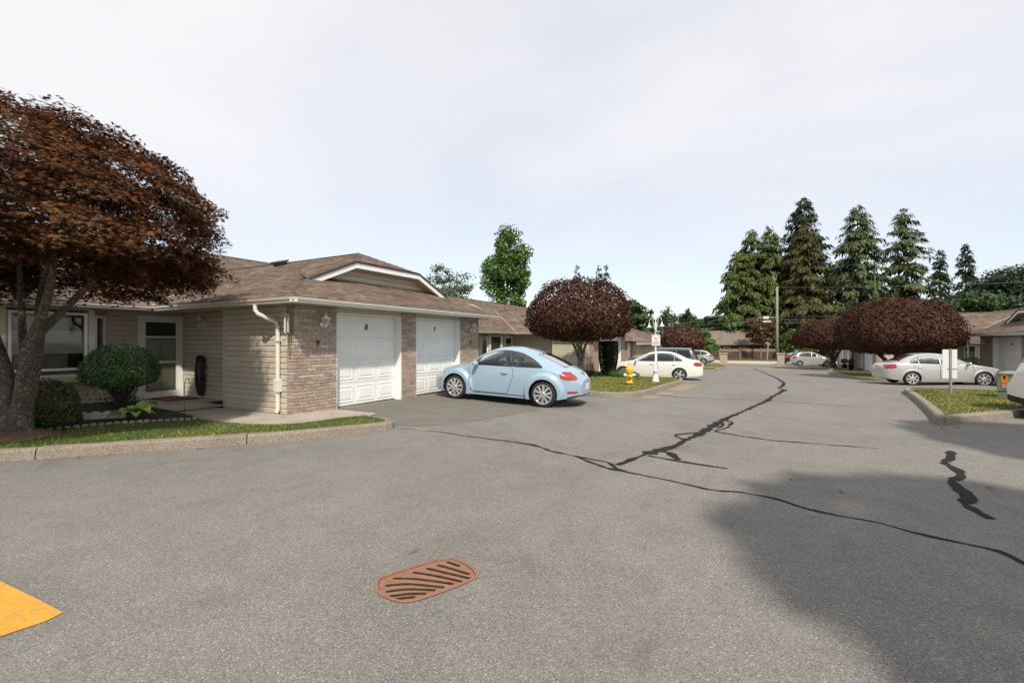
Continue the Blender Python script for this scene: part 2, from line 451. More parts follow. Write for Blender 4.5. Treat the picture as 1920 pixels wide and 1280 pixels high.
def empty(name, loc=(0, 0, 0), rz=0.0, label=None, cat=None, group=None, parent=None):
    o = bpy.data.objects.new(name, None)
    o.empty_display_size = 0.2
    COL.objects.link(o); o.location = loc; o.rotation_euler = (0, 0, rz)
    if parent: o.parent = parent
    return tag(o, label, cat, group)

def mesh_np(name, V, Fq, mat, parent=None, smooth=False, kind=None):
    """V (n,3); Fq list of index lists, or an (m,k) array"""
    me = bpy.data.meshes.new(name)
    V = np.asarray(V, dtype=np.float32)
    if isinstance(Fq, np.ndarray):
        m, k = Fq.shape
        me.vertices.add(len(V)); me.vertices.foreach_set('co', V.ravel())
        me.loops.add(m * k); me.loops.foreach_set('vertex_index', Fq.astype(np.int32).ravel())
        me.polygons.add(m)
        me.polygons.foreach_set('loop_start', np.arange(0, m * k, k, dtype=np.int32))
        me.update(calc_edges=True)
    else:
        me.from_pydata([tuple(v) for v in V.tolist()], [], Fq)
        me.update()
    if smooth: me.polygons.foreach_set('use_smooth', np.ones(len(me.polygons), dtype=bool))
    if isinstance(mat, str): mat = MAT[mat]
    me.materials.append(mat)
    return link(name, me, parent, kind)

def link(name, me, parent=None, kind=None):
    o = bpy.data.objects.new(name, me); COL.objects.link(o)
    if parent is not None: o.parent = parent
    if kind: o['kind'] = kind
    return o

class MB:
    """collects shapes; build() makes ONE mesh object"""
    def __init__(s): s.v, s.f = [], []
    def add(s, V, Fs):
        n = len(s.v); s.v.extend([tuple(map(float, v)) for v in V]); s.f.extend([[i + n for i in f] for f in Fs]); return s
    def box(s, x0, x1, y0, y1, z0, z1):
        return s.add([(x0, y0, z0), (x1, y0, z0), (x1, y1, z0), (x0, y1, z0), (x0, y0, z1), (x1, y0, z1), (x1, y1, z1), (x0, y1, z1)],
                     [(0, 3, 2, 1), (4, 5, 6, 7), (0, 1, 5, 4), (1, 2, 6, 5), (2, 3, 7, 6), (3, 0, 4, 7)])
    def quad(s, *p): return s.add(p, [tuple(range(len(p)))])
    def prism(s, poly, h0, h1):
        """poly of (x,y); extruded z h0..h1"""
        n = len(poly)
        V = [(x, y, h0) for x, y in poly] + [(x, y, h1) for x, y in poly]
        return s.add(V, [tuple(range(n))[::-1], tuple(range(n, 2 * n))] + [(i, (i + 1) % n, n + (i + 1) % n, n + i) for i in range(n)])
    def tube(s, pts, rad, n=8, cap=True):
        pts = [Vector(p) for p in pts]
        rad = rad if isinstance(rad, (list, tuple)) else [rad] * len(pts)
        V, Fs = [], []
        t0 = (pts[1] - pts[0]).normalized()
        up = Vector((0, 0, 1)) if abs(t0.z) < 0.9 else Vector((1, 0, 0))
        a = t0.cross(up).normalized()
        for i, p in enumerate(pts):
            t = (pts[min(i + 1, len(pts) - 1)] - pts[max(i - 1, 0)]).normalized()
            a = (a - t * a.dot(t)).normalized(); b = t.cross(a)
            for k in range(n):
                an = 2 * PI * k / n
                V.append(p + (a * math.cos(an) + b * math.sin(an)) * rad[i])
        for i in range(len(pts) - 1):
            for k in range(n):
                Fs.append((i * n + k, i * n + (k + 1) % n, (i + 1) * n + (k + 1) % n, (i + 1) * n + k))
        if cap:
            Fs.append(tuple(range(n))[::-1]); Fs.append(tuple((len(pts) - 1) * n + k for k in range(n)))
        return s.add(V, Fs)
    def lathe(s, prof, n=20, axis='z', c=(0, 0, 0)):
        """prof of (radius, height)"""
        V, Fs = [], []
        for r, h in prof:
            for k in range(n):
                an = 2 * PI * k / n
                x, y = r * math.cos(an), r * math.sin(an)
                p = (x, y, h) if axis == 'z' else ((x, h, y) if axis == 'y' else (h, x, y))
                V.append((p[0] + c[0], p[1] + c[1], p[2] + c[2]))
        for i in range(len(prof) - 1):
            for k in range(n):
                Fs.append((i * n + k, i * n + (k + 1) % n, (i + 1) * n + (k + 1) % n, (i + 1) * n + k))
        return s.add(V, Fs)
    def xf(s, M):
        s.v = [tuple(M @ Vector(v)) for v in s.v]; return s
    def build(s, name, mat, parent=None, smooth=False, kind=None, bevel=0.0):
        me = bpy.data.meshes.new(name); me.from_pydata(s.v, [], s.f); me.update()
        if bevel:
            bm = bmesh.new(); bm.from_mesh(me)
            bmesh.ops.remove_doubles(bm, verts=bm.verts, dist=1e-5)
            bmesh.ops.bevel(bm, geom=list(bm.edges), offset=bevel, segments=2, affect='EDGES', profile=0.5, clamp_overlap=True)
            bm.to_mesh(me); bm.free()
        if smooth: me.polygons.foreach_set('use_smooth', np.ones(len(me.polygons), dtype=bool))
        me.materials.append(MAT[mat] if isinstance(mat, str) else mat)
        return link(name, me, parent, kind)

def text_mesh(name, s, size, mat, parent, M, shear=0.0, depth=0.004, bold=0.0):
    cu = bpy.data.curves.new(name, 'FONT'); cu.body = s; cu.size = size; cu.align_x = 'CENTER'; cu.align_y = 'CENTER'
    cu.shear = shear; cu.extrude = depth; cu.offset = bold
    tmp = bpy.data.objects.new(name, cu); COL.objects.link(tmp)
    dg = bpy.context.evaluated_depsgraph_get()
    me = bpy.data.meshes.new_from_object(tmp.evaluated_get(dg))
    bpy.data.objects.remove(tmp); bpy.data.curves.remove(cu)
    me.transform(M); me.materials.clear(); me.materials.append(MAT[mat])
    return link(name, me, parent)

def clip_tris(V, T, f, attrs=()):
    """split a triangle soup by the zero line of f (per vertex). returns (V, Tin, Tout, attrs): Tin where f<0"""
    V = np.asarray(V, float); T = np.asarray(T, int); f = np.asarray(f, float)
    f = np.where(np.abs(f) < 1e-7, 1e-7, f)
    s = f < 0
    cnt = s[T].sum(1)
    Tin = [T[cnt == 3]]; Tout = [T[cnt == 0]]
    newV = []; cache = {}
    base = len(V)
    def cut(a, b):
        k = (a, b) if a < b else (b, a)
        if k not in cache:
            t = f[a] / (f[a] - f[b]); newV.append((a, b, t)); cache[k] = base + len(newV) - 1
        return cache[k]
    ti, to = [], []
    for t in T[(cnt == 1) | (cnt == 2)]:
        one = 1 if s[t].sum() == 1 else 0
        for i in range(3):
            if s[t[i]] == bool(one): break
        a, b, c = int(t[i]), int(t[(i + 1) % 3]), int(t[(i + 2) % 3])
        ab, ac = cut(a, b), cut(a, c)
        solo = [(a, ab, ac)]; rest = [(ab, b, c), (ab, c, ac)]
        if one: ti += solo; to += rest
        else: to += solo; ti += rest
    if newV:
        A = np.array([x[0] for x in newV]); B = np.array([x[1] for x in newV]); tt = np.array([x[2] for x in newV])
        V2 = np.vstack([V, V[A] * (1 - tt)[:, None] + V[B] * tt[:, None]])
        attrs = [np.concatenate([q, q[A] * (1 - tt) + q[B] * tt]) for q in attrs]
    else: V2 = V
    if ti: Tin.append(np.array(ti))
    if to: Tout.append(np.array(to))
    return V2, np.vstack(Tin), np.vstack(Tout), list(attrs)

def compact(V, T):
    u, inv = np.unique(T.ravel(), return_inverse=True)
    return V[u], inv.reshape(T.shape)

def sd_poly(px, py, poly, rnd=0.0):
    """signed distance (negative inside) of points to a polygon"""
    P = np.asarray(poly, float); px = np.asarray(px, float); py = np.asarray(py, float)
    d = np.full(px.shape, 1e9); inside = np.zeros(px.shape, bool)
    n = len(P)
    for i in range(n):
        a, b = P[i], P[(i + 1) % n]
        e = b - a; wx, wy = px - a[0], py - a[1]
        t = np.clip((wx * e[0] + wy * e[1]) / max(1e-12, e @ e), 0, 1)
        d = np.minimum(d, (wx - e[0] * t) ** 2 + (wy - e[1] * t) ** 2)
        c = ((a[1] > py) != (b[1] > py)) & (px < (b[0] - a[0]) * (py - a[1]) / (b[1] - a[1] + 1e-15) + a[0])
        inside ^= c
    d = np.sqrt(d)
    return np.where(inside, -d, d) - rnd

def chaikin(pts, n=2, closed=False):
    P = np.asarray(pts, float)
    for _ in range(n):
        if closed:
            Q = np.roll(P, -1, 0)
            P = np.stack([0.75 * P + 0.25 * Q, 0.25 * P + 0.75 * Q], 1).reshape(-1, P.shape[1])
        else:
            A, B = P[:-1], P[1:]
            M = np.stack([0.75 * A + 0.25 * B, 0.25 * A + 0.75 * B], 1).reshape(-1, P.shape[1])
            P = np.vstack([P[:1], M[1:-1], P[-1:]])
    return P

# ------------------------------------------------------------------ the ground: falls gently away along the street
def softplus(t, k=3.0):
    t = np.asarray(t, float) / k
    return k * np.logaddexp(0, t)
def sstep(t):
    t = np.clip(t, 0, 1); return t * t * (3 - 2 * t)
def zg(X, Y):
    X = np.asarray(X, float); Y = np.asarray(Y, float)
    z = -0.026 * (softplus(Y - 12) - softplus(Y - 52))
    z = z + 0.10 * sstep((-5.2 - X) / 2.8) * sstep((Y - 6.0) / 0.9) + 0.09 * sstep((X - 5.6) / 2.6) * sstep((Y - 22.6) / 1.5)
    return z
def zf(X, Y): return float(zg(X, Y))

GRATE = [(-2.24, 2.22), (-2.265, 2.29), (-2.05, 2.735), (-1.89, 2.73), (-1.735, 2.655), (-1.69, 2.58), (-1.87, 2.18), (-1.95, 2.125), (-2.13, 2.13)]
GRATE_S = chaikin(GRATE, 1, True)

xs = np.concatenate([[-4000, -900, -250, -90, -45, -28], np.arange(-20, 16.01, 0.5), [20, 28, 45, 90, 250, 900, 4000]])
ys = np.concatenate([[-4000, -900, -200, -60, -25, -14], np.arange(-8, 80.01, 0.5), [85, 95, 120, 200, 500, 1500, 5000]])
gx, gy = np.meshgrid(xs, ys, indexing='ij')
GV = np.stack([gx.ravel(), gy.ravel(), zg(gx, gy).ravel()], 1)
nx, ny = len(xs), len(ys)
ii, jj = np.meshgrid(np.arange(nx - 1), np.arange(ny - 1), indexing='ij')
a = (ii * ny + jj).ravel()
GT = np.vstack([np.stack([a, a + ny, a + ny + 1], 1), np.stack([a, a + ny + 1, a + 1], 1)])
# local refinement round the drain so that its opening has clean edges
cx, cy = GV[:, 0], GV[:, 1]
for lx in np.arange(-2.5, -1.45, 0.1):
    GV, ti, to, _ = clip_tris(GV, GT, GV[:, 0] - lx) if abs(lx * 2 - round(lx * 2)) > 1e-6 else (GV, GT, GT[:0], 0)
    GT = np.vstack([ti, to])
for ly in np.arange(2.0, 3.0, 0.1):
    GV, ti, to, _ = clip_tris(GV, GT, GV[:, 1] - ly) if abs(ly * 2 - round(ly * 2)) > 1e-6 else (GV, GT, GT[:0], 0)
    GT = np.vstack([ti, to])
near = (np.abs(GV[:, 0] + 1.98) < 1.2) & (np.abs(GV[:, 1] - 2.43) < 1.2)
fd = np.full(len(GV), 1.0); fd[near] = sd_poly(GV[near, 0], GV[near, 1], GRATE_S, 0.012)
GV, ti, to, _ = clip_tris(GV, GT, fd)
Vg, Tg = compact(GV, to)
ground = mesh_np('ground', Vg, Tg, 'asphalt', kind='structure')
ground['label'] = 'worn grey asphalt lane and parking court sloping gently away'

def sheet(name, poly, zoff, mat, step=0.25, parent=None, kind=None, zfun=None, wob=0.0):
    P = np.asarray(poly, float)
    x0, y0 = P.min(0) - step; x1, y1 = P.max(0) + step
    X = np.arange(x0, x1 + step, step); Y = np.arange(y0, y1 + step, step)
    A, B = np.meshgrid(X, Y, indexing='ij')
    n, m = A.shape
    f = sd_poly(A.ravel(), B.ravel(), P)
    V = np.stack([A.ravel(), B.ravel(), np.zeros(n * m)], 1)
    i, j = np.meshgrid(np.arange(n - 1), np.arange(m - 1), indexing='ij')
    q = (i * m + j).ravel()
    T = np.vstack([np.stack([q, q + m, q + m + 1], 1), np.stack([q, q + m + 1, q + 1], 1)])
    V, ti, to, _ = clip_tris(V, T, f)
    V, ti = compact(V, ti)
    V[:, 2] = (zfun or zg)(V[:, 0], V[:, 1]) + zoff
    if wob: V[:, 2] += wob * np.sin(V[:, 0] * 1.7 + 1) * np.sin(V[:, 1] * 1.3)
    return mesh_np(name, V, ti, mat, parent, kind=kind)

def ribbon(name, pts, width, mat, parent, zoff=0.004, wob=0.0, rng=RNG):
    """a flat strip laid along the ground; width a number or one per point"""
    P = np.asarray(pts, float)
    w = np.full(len(P), float(width)) if np.isscalar(width) else np.asarray(width, float)
    Q = [P[0]]; W = [w[0]]
    for i in range(len(P) - 1):
        L = np.hypot(*(P[i + 1] - P[i])); n = max(1, int(L / 0.09))
        for k in range(1, n + 1):
            t = k / n; Q.append(P[i] * (1 - t) + P[i + 1] * t); W.append(w[i] * (1 - t) + w[i + 1] * t)
    Q = np.array(Q); W = np.array(W)
    for _ in range(1):
        Q[1:-1] = 0.25 * Q[:-2] + 0.5 * Q[1:-1] + 0.25 * Q[2:]
    if wob:
        j = rng.normal(0, 1, (len(Q), 2)); j = (j + np.roll(j, 1, 0) + np.roll(j, -1, 0)) / 3
        Q += wob * j
        W = W * (1 + 0.35 * rng.normal(0, 1, len(W)).clip(-1.6, 1.6))
    T = np.gradient(Q, axis=0); T /= np.maximum(1e-9, np.hypot(T[:, 0], T[:, 1]))[:, None]
    N = np.stack([-T[:, 1], T[:, 0]], 1)
    A = Q + N * W[:, None] / 2; B = Q - N * W[:, None] / 2
    V = np.vstack([np.c_[A, zg(A[:, 0], A[:, 1]) + zoff], np.c_[B, zg(B[:, 0], B[:, 1]) + zoff]])
    n = len(Q); k = np.arange(n - 1)
    return mesh_np(name, V, np.stack([k, k + n, k + n + 1, k + 1], 1), mat, parent)

# ---- tar-sealed cracks
SEAMS = [
 ([(-5.91, 6.38), (-5.34, 6.52), (-4.34, 6.43), (-3.61, 6.41), (-3.12, 6.39), (-2.65, 6.12), (-2.25, 6.02), (-1.79, 5.94), (-1.61, 5.7), (-1.44, 5.59), (-0.9, 5.49), (-0.45, 5.35), (-0.17, 5.43), (0.13, 5.39), (0.37, 5.2), (0.7, 5.12), (0.91, 5.12), (1.11, 4.99), (1.33, 4.92), (1.62, 4.87), (1.67, 4.68), (1.76, 4.44)],
  [.012, .02, .03, .045, .055, .06, .055, .055, .10, .05, .038, .04, .042, .045, .045, .042, .045, .04, .045, .05, .05, .05]),
 ([(-1.65, 5.85), (-1.48, 6.5), (-1.4, 6.74), (-1.25, 7.16), (-1.14, 7.49), (-1.09, 7.99), (-0.97, 8.39), (-0.88, 9.1), (-0.79, 9.73), (-0.65, 10.72), (-0.4, 11.92), (-0.13, 13.42), (0.17, 15.02), (0.3, 16.34), (0.52, 17.88), (0.78, 19.8), (0.6, 20.67), (0.81, 22.39), (0.94, 24.78), (0.74, 29.99), (0.16, 38.44), (-0.51, 46.48), (-1.06, 52.51)],
  [.06, .08, .17, .11, .10, .10, .13, .17, .15, .10, .11, .10, .14, .09, .12, .16, .10, .14, .12, .10, .10, .09, .08]),
 ([(-2.25, 6.02), (-1.96, 5.79), (-1.65, 5.6), (-1.56, 5.64)], [.03, .045, .06, .09]),
 ([(-1.4, 6.56), (-1.21, 6.5), (-0.95, 6.45), (-0.37, 6.36)], [.04, .05, .06, .03]),
 ([(-1.35, 6.84), (-1.25, 6.92), (-1.15, 6.88), (-1.08, 6.67), (-0.99, 6.52)], [.06, .08, .10, .09, .06]),
 ([(-0.7, 10.44), (-0.49, 10.19), (-0.57, 9.43), (-0.75, 8.94), (-0.29, 8.71), (0.16, 8.57), (0.78, 8.65), (1.48, 8.71), (1.57, 8.69)], [.05, .06, .06, .05, .04, .035, .03, .025, .012]),
 ([(-0.79, 9.73), (-0.7, 9.99), (-0.63, 9.76), (-0.72, 9.31)], [.06, .06, .06, .05]),
 ([(-1.0, 8.68), (-1.33, 8.25), (-1.15, 7.97)], [.05, .05, .06]),
 ([(2.47, 9.04), (2.34, 8.52), (2.13, 8.13), (2.15, 7.74), (2.11, 7.31), (1.92, 7.07), (1.91, 6.71), (1.87, 6.28), (1.75, 6.11), (1.8, 5.86), (1.83, 5.69)], [.07, .10, .06, .09, .11, .07, .10, .10, .07, .07, .09]),
 ([(-3.05, 15.14), (-2.24, 14.5), (-1.21, 14.78), (-0.37, 14.99), (0.21, 14.96), (1.42, 14.78), (2.41, 14.5)], [.05, .045, .04, .04, .035, .03, .02]),
]
for i, (pts, w) in enumerate(SEAMS):
    ribbon('tar_seam', pts, w, 'tar', ground, 0.004 + 0.0006 * i, 0.012)

# ---- paint on the asphalt
sheet('painted_stripe', [(-5.4, 0.97), (-4.44, 1.025), (-4.0, 1.06), (-3.6, 1.085), (-3.59, 1.0), (-3.62, 0.83), (-3.66, 0.6), (-5.4, 0.5)], 0.005, 'yellow_paint', 0.1, ground)
for y0, y1, x0, x1 in ((13.55, 14.55, -3.14, -2.72), (14.95, 16.0, -3.02, -2.55), (17.0, 20.6, -2.96, -2.35)):
    sheet('painted_stripe', [(x0, y0), (x1, y0 + 0.12), (x1 + .05, y1), (x0 + .02, y1 - .1)], 0.005, 'worn_yellow_paint', 0.2, ground)
sheet('painted_stripe', [(-3.6, 49.4), (-0.55, 49.4), (-0.55, 50.0), (-3.6, 50.0)], 0.006, 'pale_yellow_paint', 0.3, ground)
sheet('painted_stripe', [(-0.1, 47.2), (3.1, 47.6), (3.1, 48.2), (-0.1, 47.8)], 0.006, 'pale_yellow_paint', 0.3, ground)
# darker, newer asphalt of the first driveway
sheet('driveway', [(-8.32, 6.92), (-6.95, 6.86), (-6.3, 6.62), (-5.95, 6.55), (-5.2, 7.2), (-4.75, 9.5), (-4.7, 12.2), (-4.9, 13.2), (-8.3, 13.45)], 0.004, 'driveway_asphalt', 0.25, ground)
sheet('concrete_apron', [(-5.80, 6.44), (-5.35, 6.38), (-5.02, 6.45), (-5.4, 6.53)], 0.006, 'kerb_concrete', 0.1, ground)
# cross street at the far end
sheet('cross_street', [(-60, 60.5), (60, 60.5), (60, 70), (-60, 70)], 0.006, 'pale_concrete', 4.0, kind='structure')

# ---- kerbs: runs of stones with open joints
def kerb(pts, name='kerb', seg=2.4, width=0.19, h=0.15, mat='kerb_concrete', phase=0.0, paint_end=None, side=1):
    """pts: road-side foot of the kerb; the lawn lies on the left of travel when side=1"""
    P = chaikin(pts, 2)
    d = np.r_[0, np.cumsum(np.hypot(*np.diff(P, axis=0).T))]
    root = empty(name); tag(root, kind='structure')
    prof = [(0.0, -0.06), (0.012, 0.02), (0.030, h - 0.03), (0.055, h - 0.006), (0.075, h), (width, h + 0.002), (width, -0.06)]
    s = -phase
    T = d[-1]
    k = 0
    while s < T:
        a, b = max(0, s) + 0.007, min(T, s + seg) - 0.007
        s += seg; k += 1
        if b - a < 0.05: continue
        n = max(2, int((b - a) / 0.16) + 1)
        t = np.linspace(a, b, n)
        Q = np.stack([np.interp(t, d, P[:, 0]), np.interp(t, d, P[:, 1])], 1)
        e = 0.05
        Tn = np.stack([np.interp(t + e, d, P[:, 0]) - np.interp(t - e, d, P[:, 0]), np.interp(t + e, d, P[:, 1]) - np.interp(t - e, d, P[:, 1])], 1)
        Tn /= np.maximum(1e-9, np.hypot(*Tn.T))[:, None]
        N = np.stack([-Tn[:, 1], Tn[:, 0]], 1) * side
        z0 = -0.026 * (softplus(Q[:, 1] - 12) - softplus(Q[:, 1] - 52))
        jit = RNG.normal(0, 0.004)
        V, Fs = [], []
        for i in range(n):
            for o, z in prof:
                V.append((Q[i, 0] + N[i, 0] * o, Q[i, 1] + N[i, 1] * o, z0[i] + z + (jit if z > 0 else 0)))
        m = len(prof)
        for i in range(n - 1):
            for j in range(m - 1):
                Fs.append((i * m + j, i * m + j + 1, (i + 1) * m + j + 1, (i + 1) * m + j))
        Fs.append(tuple(range(m))); Fs.append(tuple((n - 1) * m + j for j in range(m))[::-1])
        pm = mat
        if paint_end and a < paint_end[1] and b > paint_end[0]: pm = 'pale_yellow_paint'
        mesh_np('kerb_stone', V, Fs, pm, root)
    return root

def blades(name, poly, n, mat, zoff, hmin=0.025, hmax=0.06, parent=None, exclude=(), zfun=None, wid=0.007):
    P = np.asarray(poly, float); lo, hi = P.min(0), P.max(0)
    X = RNG.uniform(lo[0], hi[0], n * 2); Y = RNG.uniform(lo[1], hi[1], n * 2)
    k = sd_poly(X, Y, P) < -0.02
    for e in exclude: k &= sd_poly(X, Y, e) > 0
    X, Y = X[k][:n], Y[k][:n]; n = len(X)
    Z = (zfun or zg)(X, Y) + zoff - 0.004
    a = RNG.uniform(0, 2 * PI, n); h = RNG.uniform(hmin, hmax, n); w = wid * RNG.uniform(.7, 1.5, n)
    lx, ly = RNG.normal(0, 0.45, n) * h, RNG.normal(0, 0.45, n) * h
    V = np.empty((n, 3, 3))
    V[:, 0] = np.c_[X - np.cos(a) * w, Y - np.sin(a) * w, Z]
    V[:, 1] = np.c_[X + np.cos(a) * w, Y + np.sin(a) * w, Z]
    V[:, 2] = np.c_[X + lx, Y + ly, Z + h]
    o = mesh_np(name, V.reshape(-1, 3), np.arange(n * 3).reshape(-1, 3), mat, parent, kind='stuff')
    return o

zl = lambda X, Y: -0.026 * (softplus(np.asarray(Y, float) - 12) - softplus(np.asarray(Y, float) - 52))     # lawns ignore the driveway ramps

# first lawn, left foreground
kerb([(-12.6, -2.9), (-11.3, -0.9), (-9.9, 0.85), (-8.88, 2.04), (-8.48, 2.51), (-7.96, 3.14), (-7.3, 3.89), (-6.72, 4.63), (-6.27, 5.4), (-5.98, 5.95), (-5.86, 6.25), (-6.05, 6.50), (-6.45, 6.60), (-6.95, 6.66)],
     seg=2.52, phase=1.02, paint_end=None)
LAWN1 = [(-13.8, -2.9), (-12.6, -2.5), (-11.45, -0.8), (-10.0, 0.95), (-9.0, 2.15), (-8.6, 2.62), (-8.08, 3.25), (-7.42, 4.0), (-6.85, 4.74), (-6.42, 5.5), (-6.13, 6.0), (-6.05, 6.22), (-6.4, 6.42), (-6.95, 6.47), (-7.08, 6.0), (-7.2, 5.35), (-7.55, 5.0), (-8.1, 4.80), (-9.4, 4.69), (-10.9, 4.95), (-13.8, 4.95)]
BED1 = [(-13.75, 1.2), (-11.2, 1.6), (-10.55, 2.2), (-10.28, 2.78), (-10.15, 3.27), (-9.82, 3.88), (-9.36, 4.36), (-9.22, 4.58), (-9.4, 4.72), (-10.9, 4.93), (-13.75, 4.93)]
lawn1 = sheet('lawn', LAWN1, 0.148, 'lawn', 0.25, kind='structure', zfun=zl, wob=0.008)
tag(lawn1, 'green lawn strip between the near kerb and the flower bed')
blades('grass', LAWN1, 26000, 'lawn_blades', 0.148, 0.02, 0.05, lawn1, (BED1,), zl, 0.006)
bed1 = sheet('flower_bed', BED1, 0.172, 'soil', 0.2, kind='structure', zfun=zl, wob=0.012)
MB().lathe([(0.50, 0.0), (0.38, 0.04), (0.2, 0.10), (0.0, 0.12)], 18).xf(Matrix.Translation((-9.98, 2.46, 0.150))).build('root_mound', 'root_soil', lawn1, True)
# concrete walk beside the garage, porch slab
sheet('walkway', [(-10.72, 5.86), (-8.3, 5.86), (-8.29, 6.92), (-6.9, 6.92), (-6.95, 6.49), (-7.08, 6.0), (-7.2, 5.35), (-7.55, 5.0), (-8.1, 4.80), (-9.4, 4.69), (-10.72, 4.9)], 0.128, 'smooth_concrete', 0.25, kind='structure', zfun=zl)
sheet('porch_slab', [(-13.8, 4.98), (-10.735, 4.93), (-10.735, 6.6), (-13.8, 6.6)], 0.146, 'pale_concrete', 0.3, kind='structure', zfun=zl)

# second lawn with the hydrant
kerb([(-8.25, 13.62), (-6.5, 13.52), (-4.78, 13.34), (-3.95, 13.25), (-3.48, 13.5), (-3.22, 14.2), (-3.12, 15.5), (-3.05, 18.7), (-3.02, 21.4), (-3.12, 22.2), (-3.5, 22.62), (-4.2, 22.72), (-8.3, 22.75)], seg=2.9, phase=0.4)
LAWN2 = [(-13.8, 13.9), (-8.25, 13.80), (-6.5, 13.70), (-4.8, 13.52), (-4.0, 13.43), (-3.6, 13.65), (-3.4, 14.25), (-3.30, 15.5), (-3.23, 18.7), (-3.2, 21.3), (-3.28, 22.1), (-3.6, 22.45), (-4.2, 22.54), (-8.3, 22.57), (-13.8, 22.6)]
lawn2 = sheet('lawn', LAWN2, 0.148, 'dry_lawn', 0.3, kind='structure', zfun=zl, wob=0.01)
tag(lawn2, 'lawn behind the kerb round the yellow hydrant')
blades('grass', [p for p in LAWN2 if p[0] > -9] + [(-9, 22.5), (-9, 13.9)], 16000, 'dry_blades', 0.148, 0.03, 0.07, lawn2, (), zl, 0.011)
# right lawn with the sign and the transformer
kerb([(9.6, 19.9), (8.0, 18.0), (6.5, 16.1), (5.15, 14.41), (4.29, 13.35), (3.52, 12.41), (3.14, 11.93), (3.02, 11.95), (3.04, 12.15), (3.22, 12.95), (3.6, 15.26), (4.23, 19.4), (4.46, 21.2), (4.75, 21.95), (5.4, 22.2), (9.5, 22.7)][::-1], seg=2.6, phase=1.1)
LAWN3 = [(9.6, 20.2), (8.0, 18.3), (6.5, 16.4), (5.08, 14.63), (4.2, 13.55), (3.5, 12.72), (3.27, 12.45), (3.41, 12.95), (3.8, 15.26), (4.42, 19.4), (4.64, 21.1), (4.9, 21.75), (5.45, 22.0), (9.5, 22.5)]
lawn3 = sheet('lawn', LAWN3, 0.148, 'dry_lawn', 0.3, kind='structure', zfun=zl, wob=0.01)
tag(lawn3, 'kerbed lawn around the square sign and green transformer')
blades('grass', LAWN3, 16000, 'dry_blades', 0.148, 0.03, 0.06, lawn3, (), zl, 0.010)
# far lawns along the right and left
for poly_k, poly_l in (
    ([(7.4, 29.55), (6.0, 29.65), (5.2, 30.0), (4.65, 30.9), (4.36, 33.85), (4.25, 38.0), (4.3, 40.8), (4.8, 41.5), (7.4, 41.6)],
     [(7.4, 29.75), (6.0, 29.85), (5.3, 30.15), (4.85, 31.0), (4.55, 33.85), (4.45, 38.0), (4.5, 40.7), (4.9, 41.3), (7.4, 41.4)]),
    ([(6.6, 48.3), (5.7, 48.5), (4.2, 48.9), (3.0, 49.6), (2.75, 50.3), (3.2, 51.0), (6.6, 51.3)],
     [(6.6, 48.5), (5.75, 48.7), (4.25, 49.1), (3.2, 49.7), (2.98, 50.3), (3.3, 50.8), (6.6, 51.1)])):
    kerb(poly_k[::-1], seg=3.0)
    l = sheet('lawn', poly_l, 0.148, 'dry_lawn', 0.5, kind='structure', zfun=zl)
    blades('grass', poly_l, 2500, 'dry_blades', 0.148, 0.04, 0.08, l, (), zl, 0.02)
for poly_k, poly_l in (
    ([(-8.0, 35.6), (-3.7, 35.55), (-3.15, 35.8), (-2.95, 36.5), (-2.95, 40.2), (-3.3, 40.7), (-8.0, 40.8)],
     [(-8.0, 35.8), (-3.75, 35.75), (-3.3, 35.95), (-3.15, 36.5), (-3.15, 40.1), (-3.4, 40.5), (-8.0, 40.6)]),
    ([(-8.0, 44.2), (-3.7, 44.2), (-3.2, 44.5), (-3.0, 45.2), (-3.0, 51.2), (-3.4, 51.8), (-8.0, 52.0)],
     [(-8.0, 44.4), (-3.75, 44.4), (-3.35, 44.65), (-3.2, 45.2), (-3.2, 51.1), (-3.5, 51.6), (-8.0, 51.8)])):
    kerb(poly_k, seg=3.0)
    l = sheet('lawn', poly_l, 0.148, 'dry_lawn', 0.5, kind='structure', zfun=zl)
    blades('grass', poly_l, 2500, 'dry_blades', 0.148, 0.04, 0.08, l, (), zl, 0.02)
sheet('verge', [(-80, 70.3), (80, 70.3), (80, 200), (-80, 200)], 0.02, 'lawn', 8.0, kind='structure')

# distant mountain, its blue haze painted into the rock colour
def mountain():
    n = 48
    V, Fs = [], []
    X = np.linspace(-1, 1, n)
    prof = 0.85 * np.exp(-np.abs(X - 0.1) / 0.22) + 0.55 * np.exp(-((X + .45) / .28) ** 2) + 0.35 * np.exp(-((X - .6) / .3) ** 2)
    prof = prof * (1 - X ** 4) + 0.025 * np.sin(X * 31) * (1 - X ** 2)
    base = Vector((-770, 5200, 0)); ax = Vector((0.98, 0.17, 0)); fw = Vector((-0.17, 0.98, 0))
    for k, (off, sc) in enumerate(((-700, 0.0), (-200, 0.66), (0, 1.0), (250, 0.5), (700, 0.0))):
        for i in range(n):
            p = base + ax * float(X[i]) * 950 + fw * off
            V.append((p.x, p.y, -5 + max(0, prof[i]) * 385 * sc))
    for k in range(4):
        for i in range(n - 1):
            Fs.append((k * n + i, k * n + i + 1, (k + 1) * n + i + 1, (k + 1) * n + i))
    mesh_np('mountain', V, Fs, 'hazed_mountain_rock', kind='structure', smooth=True)
mountain()

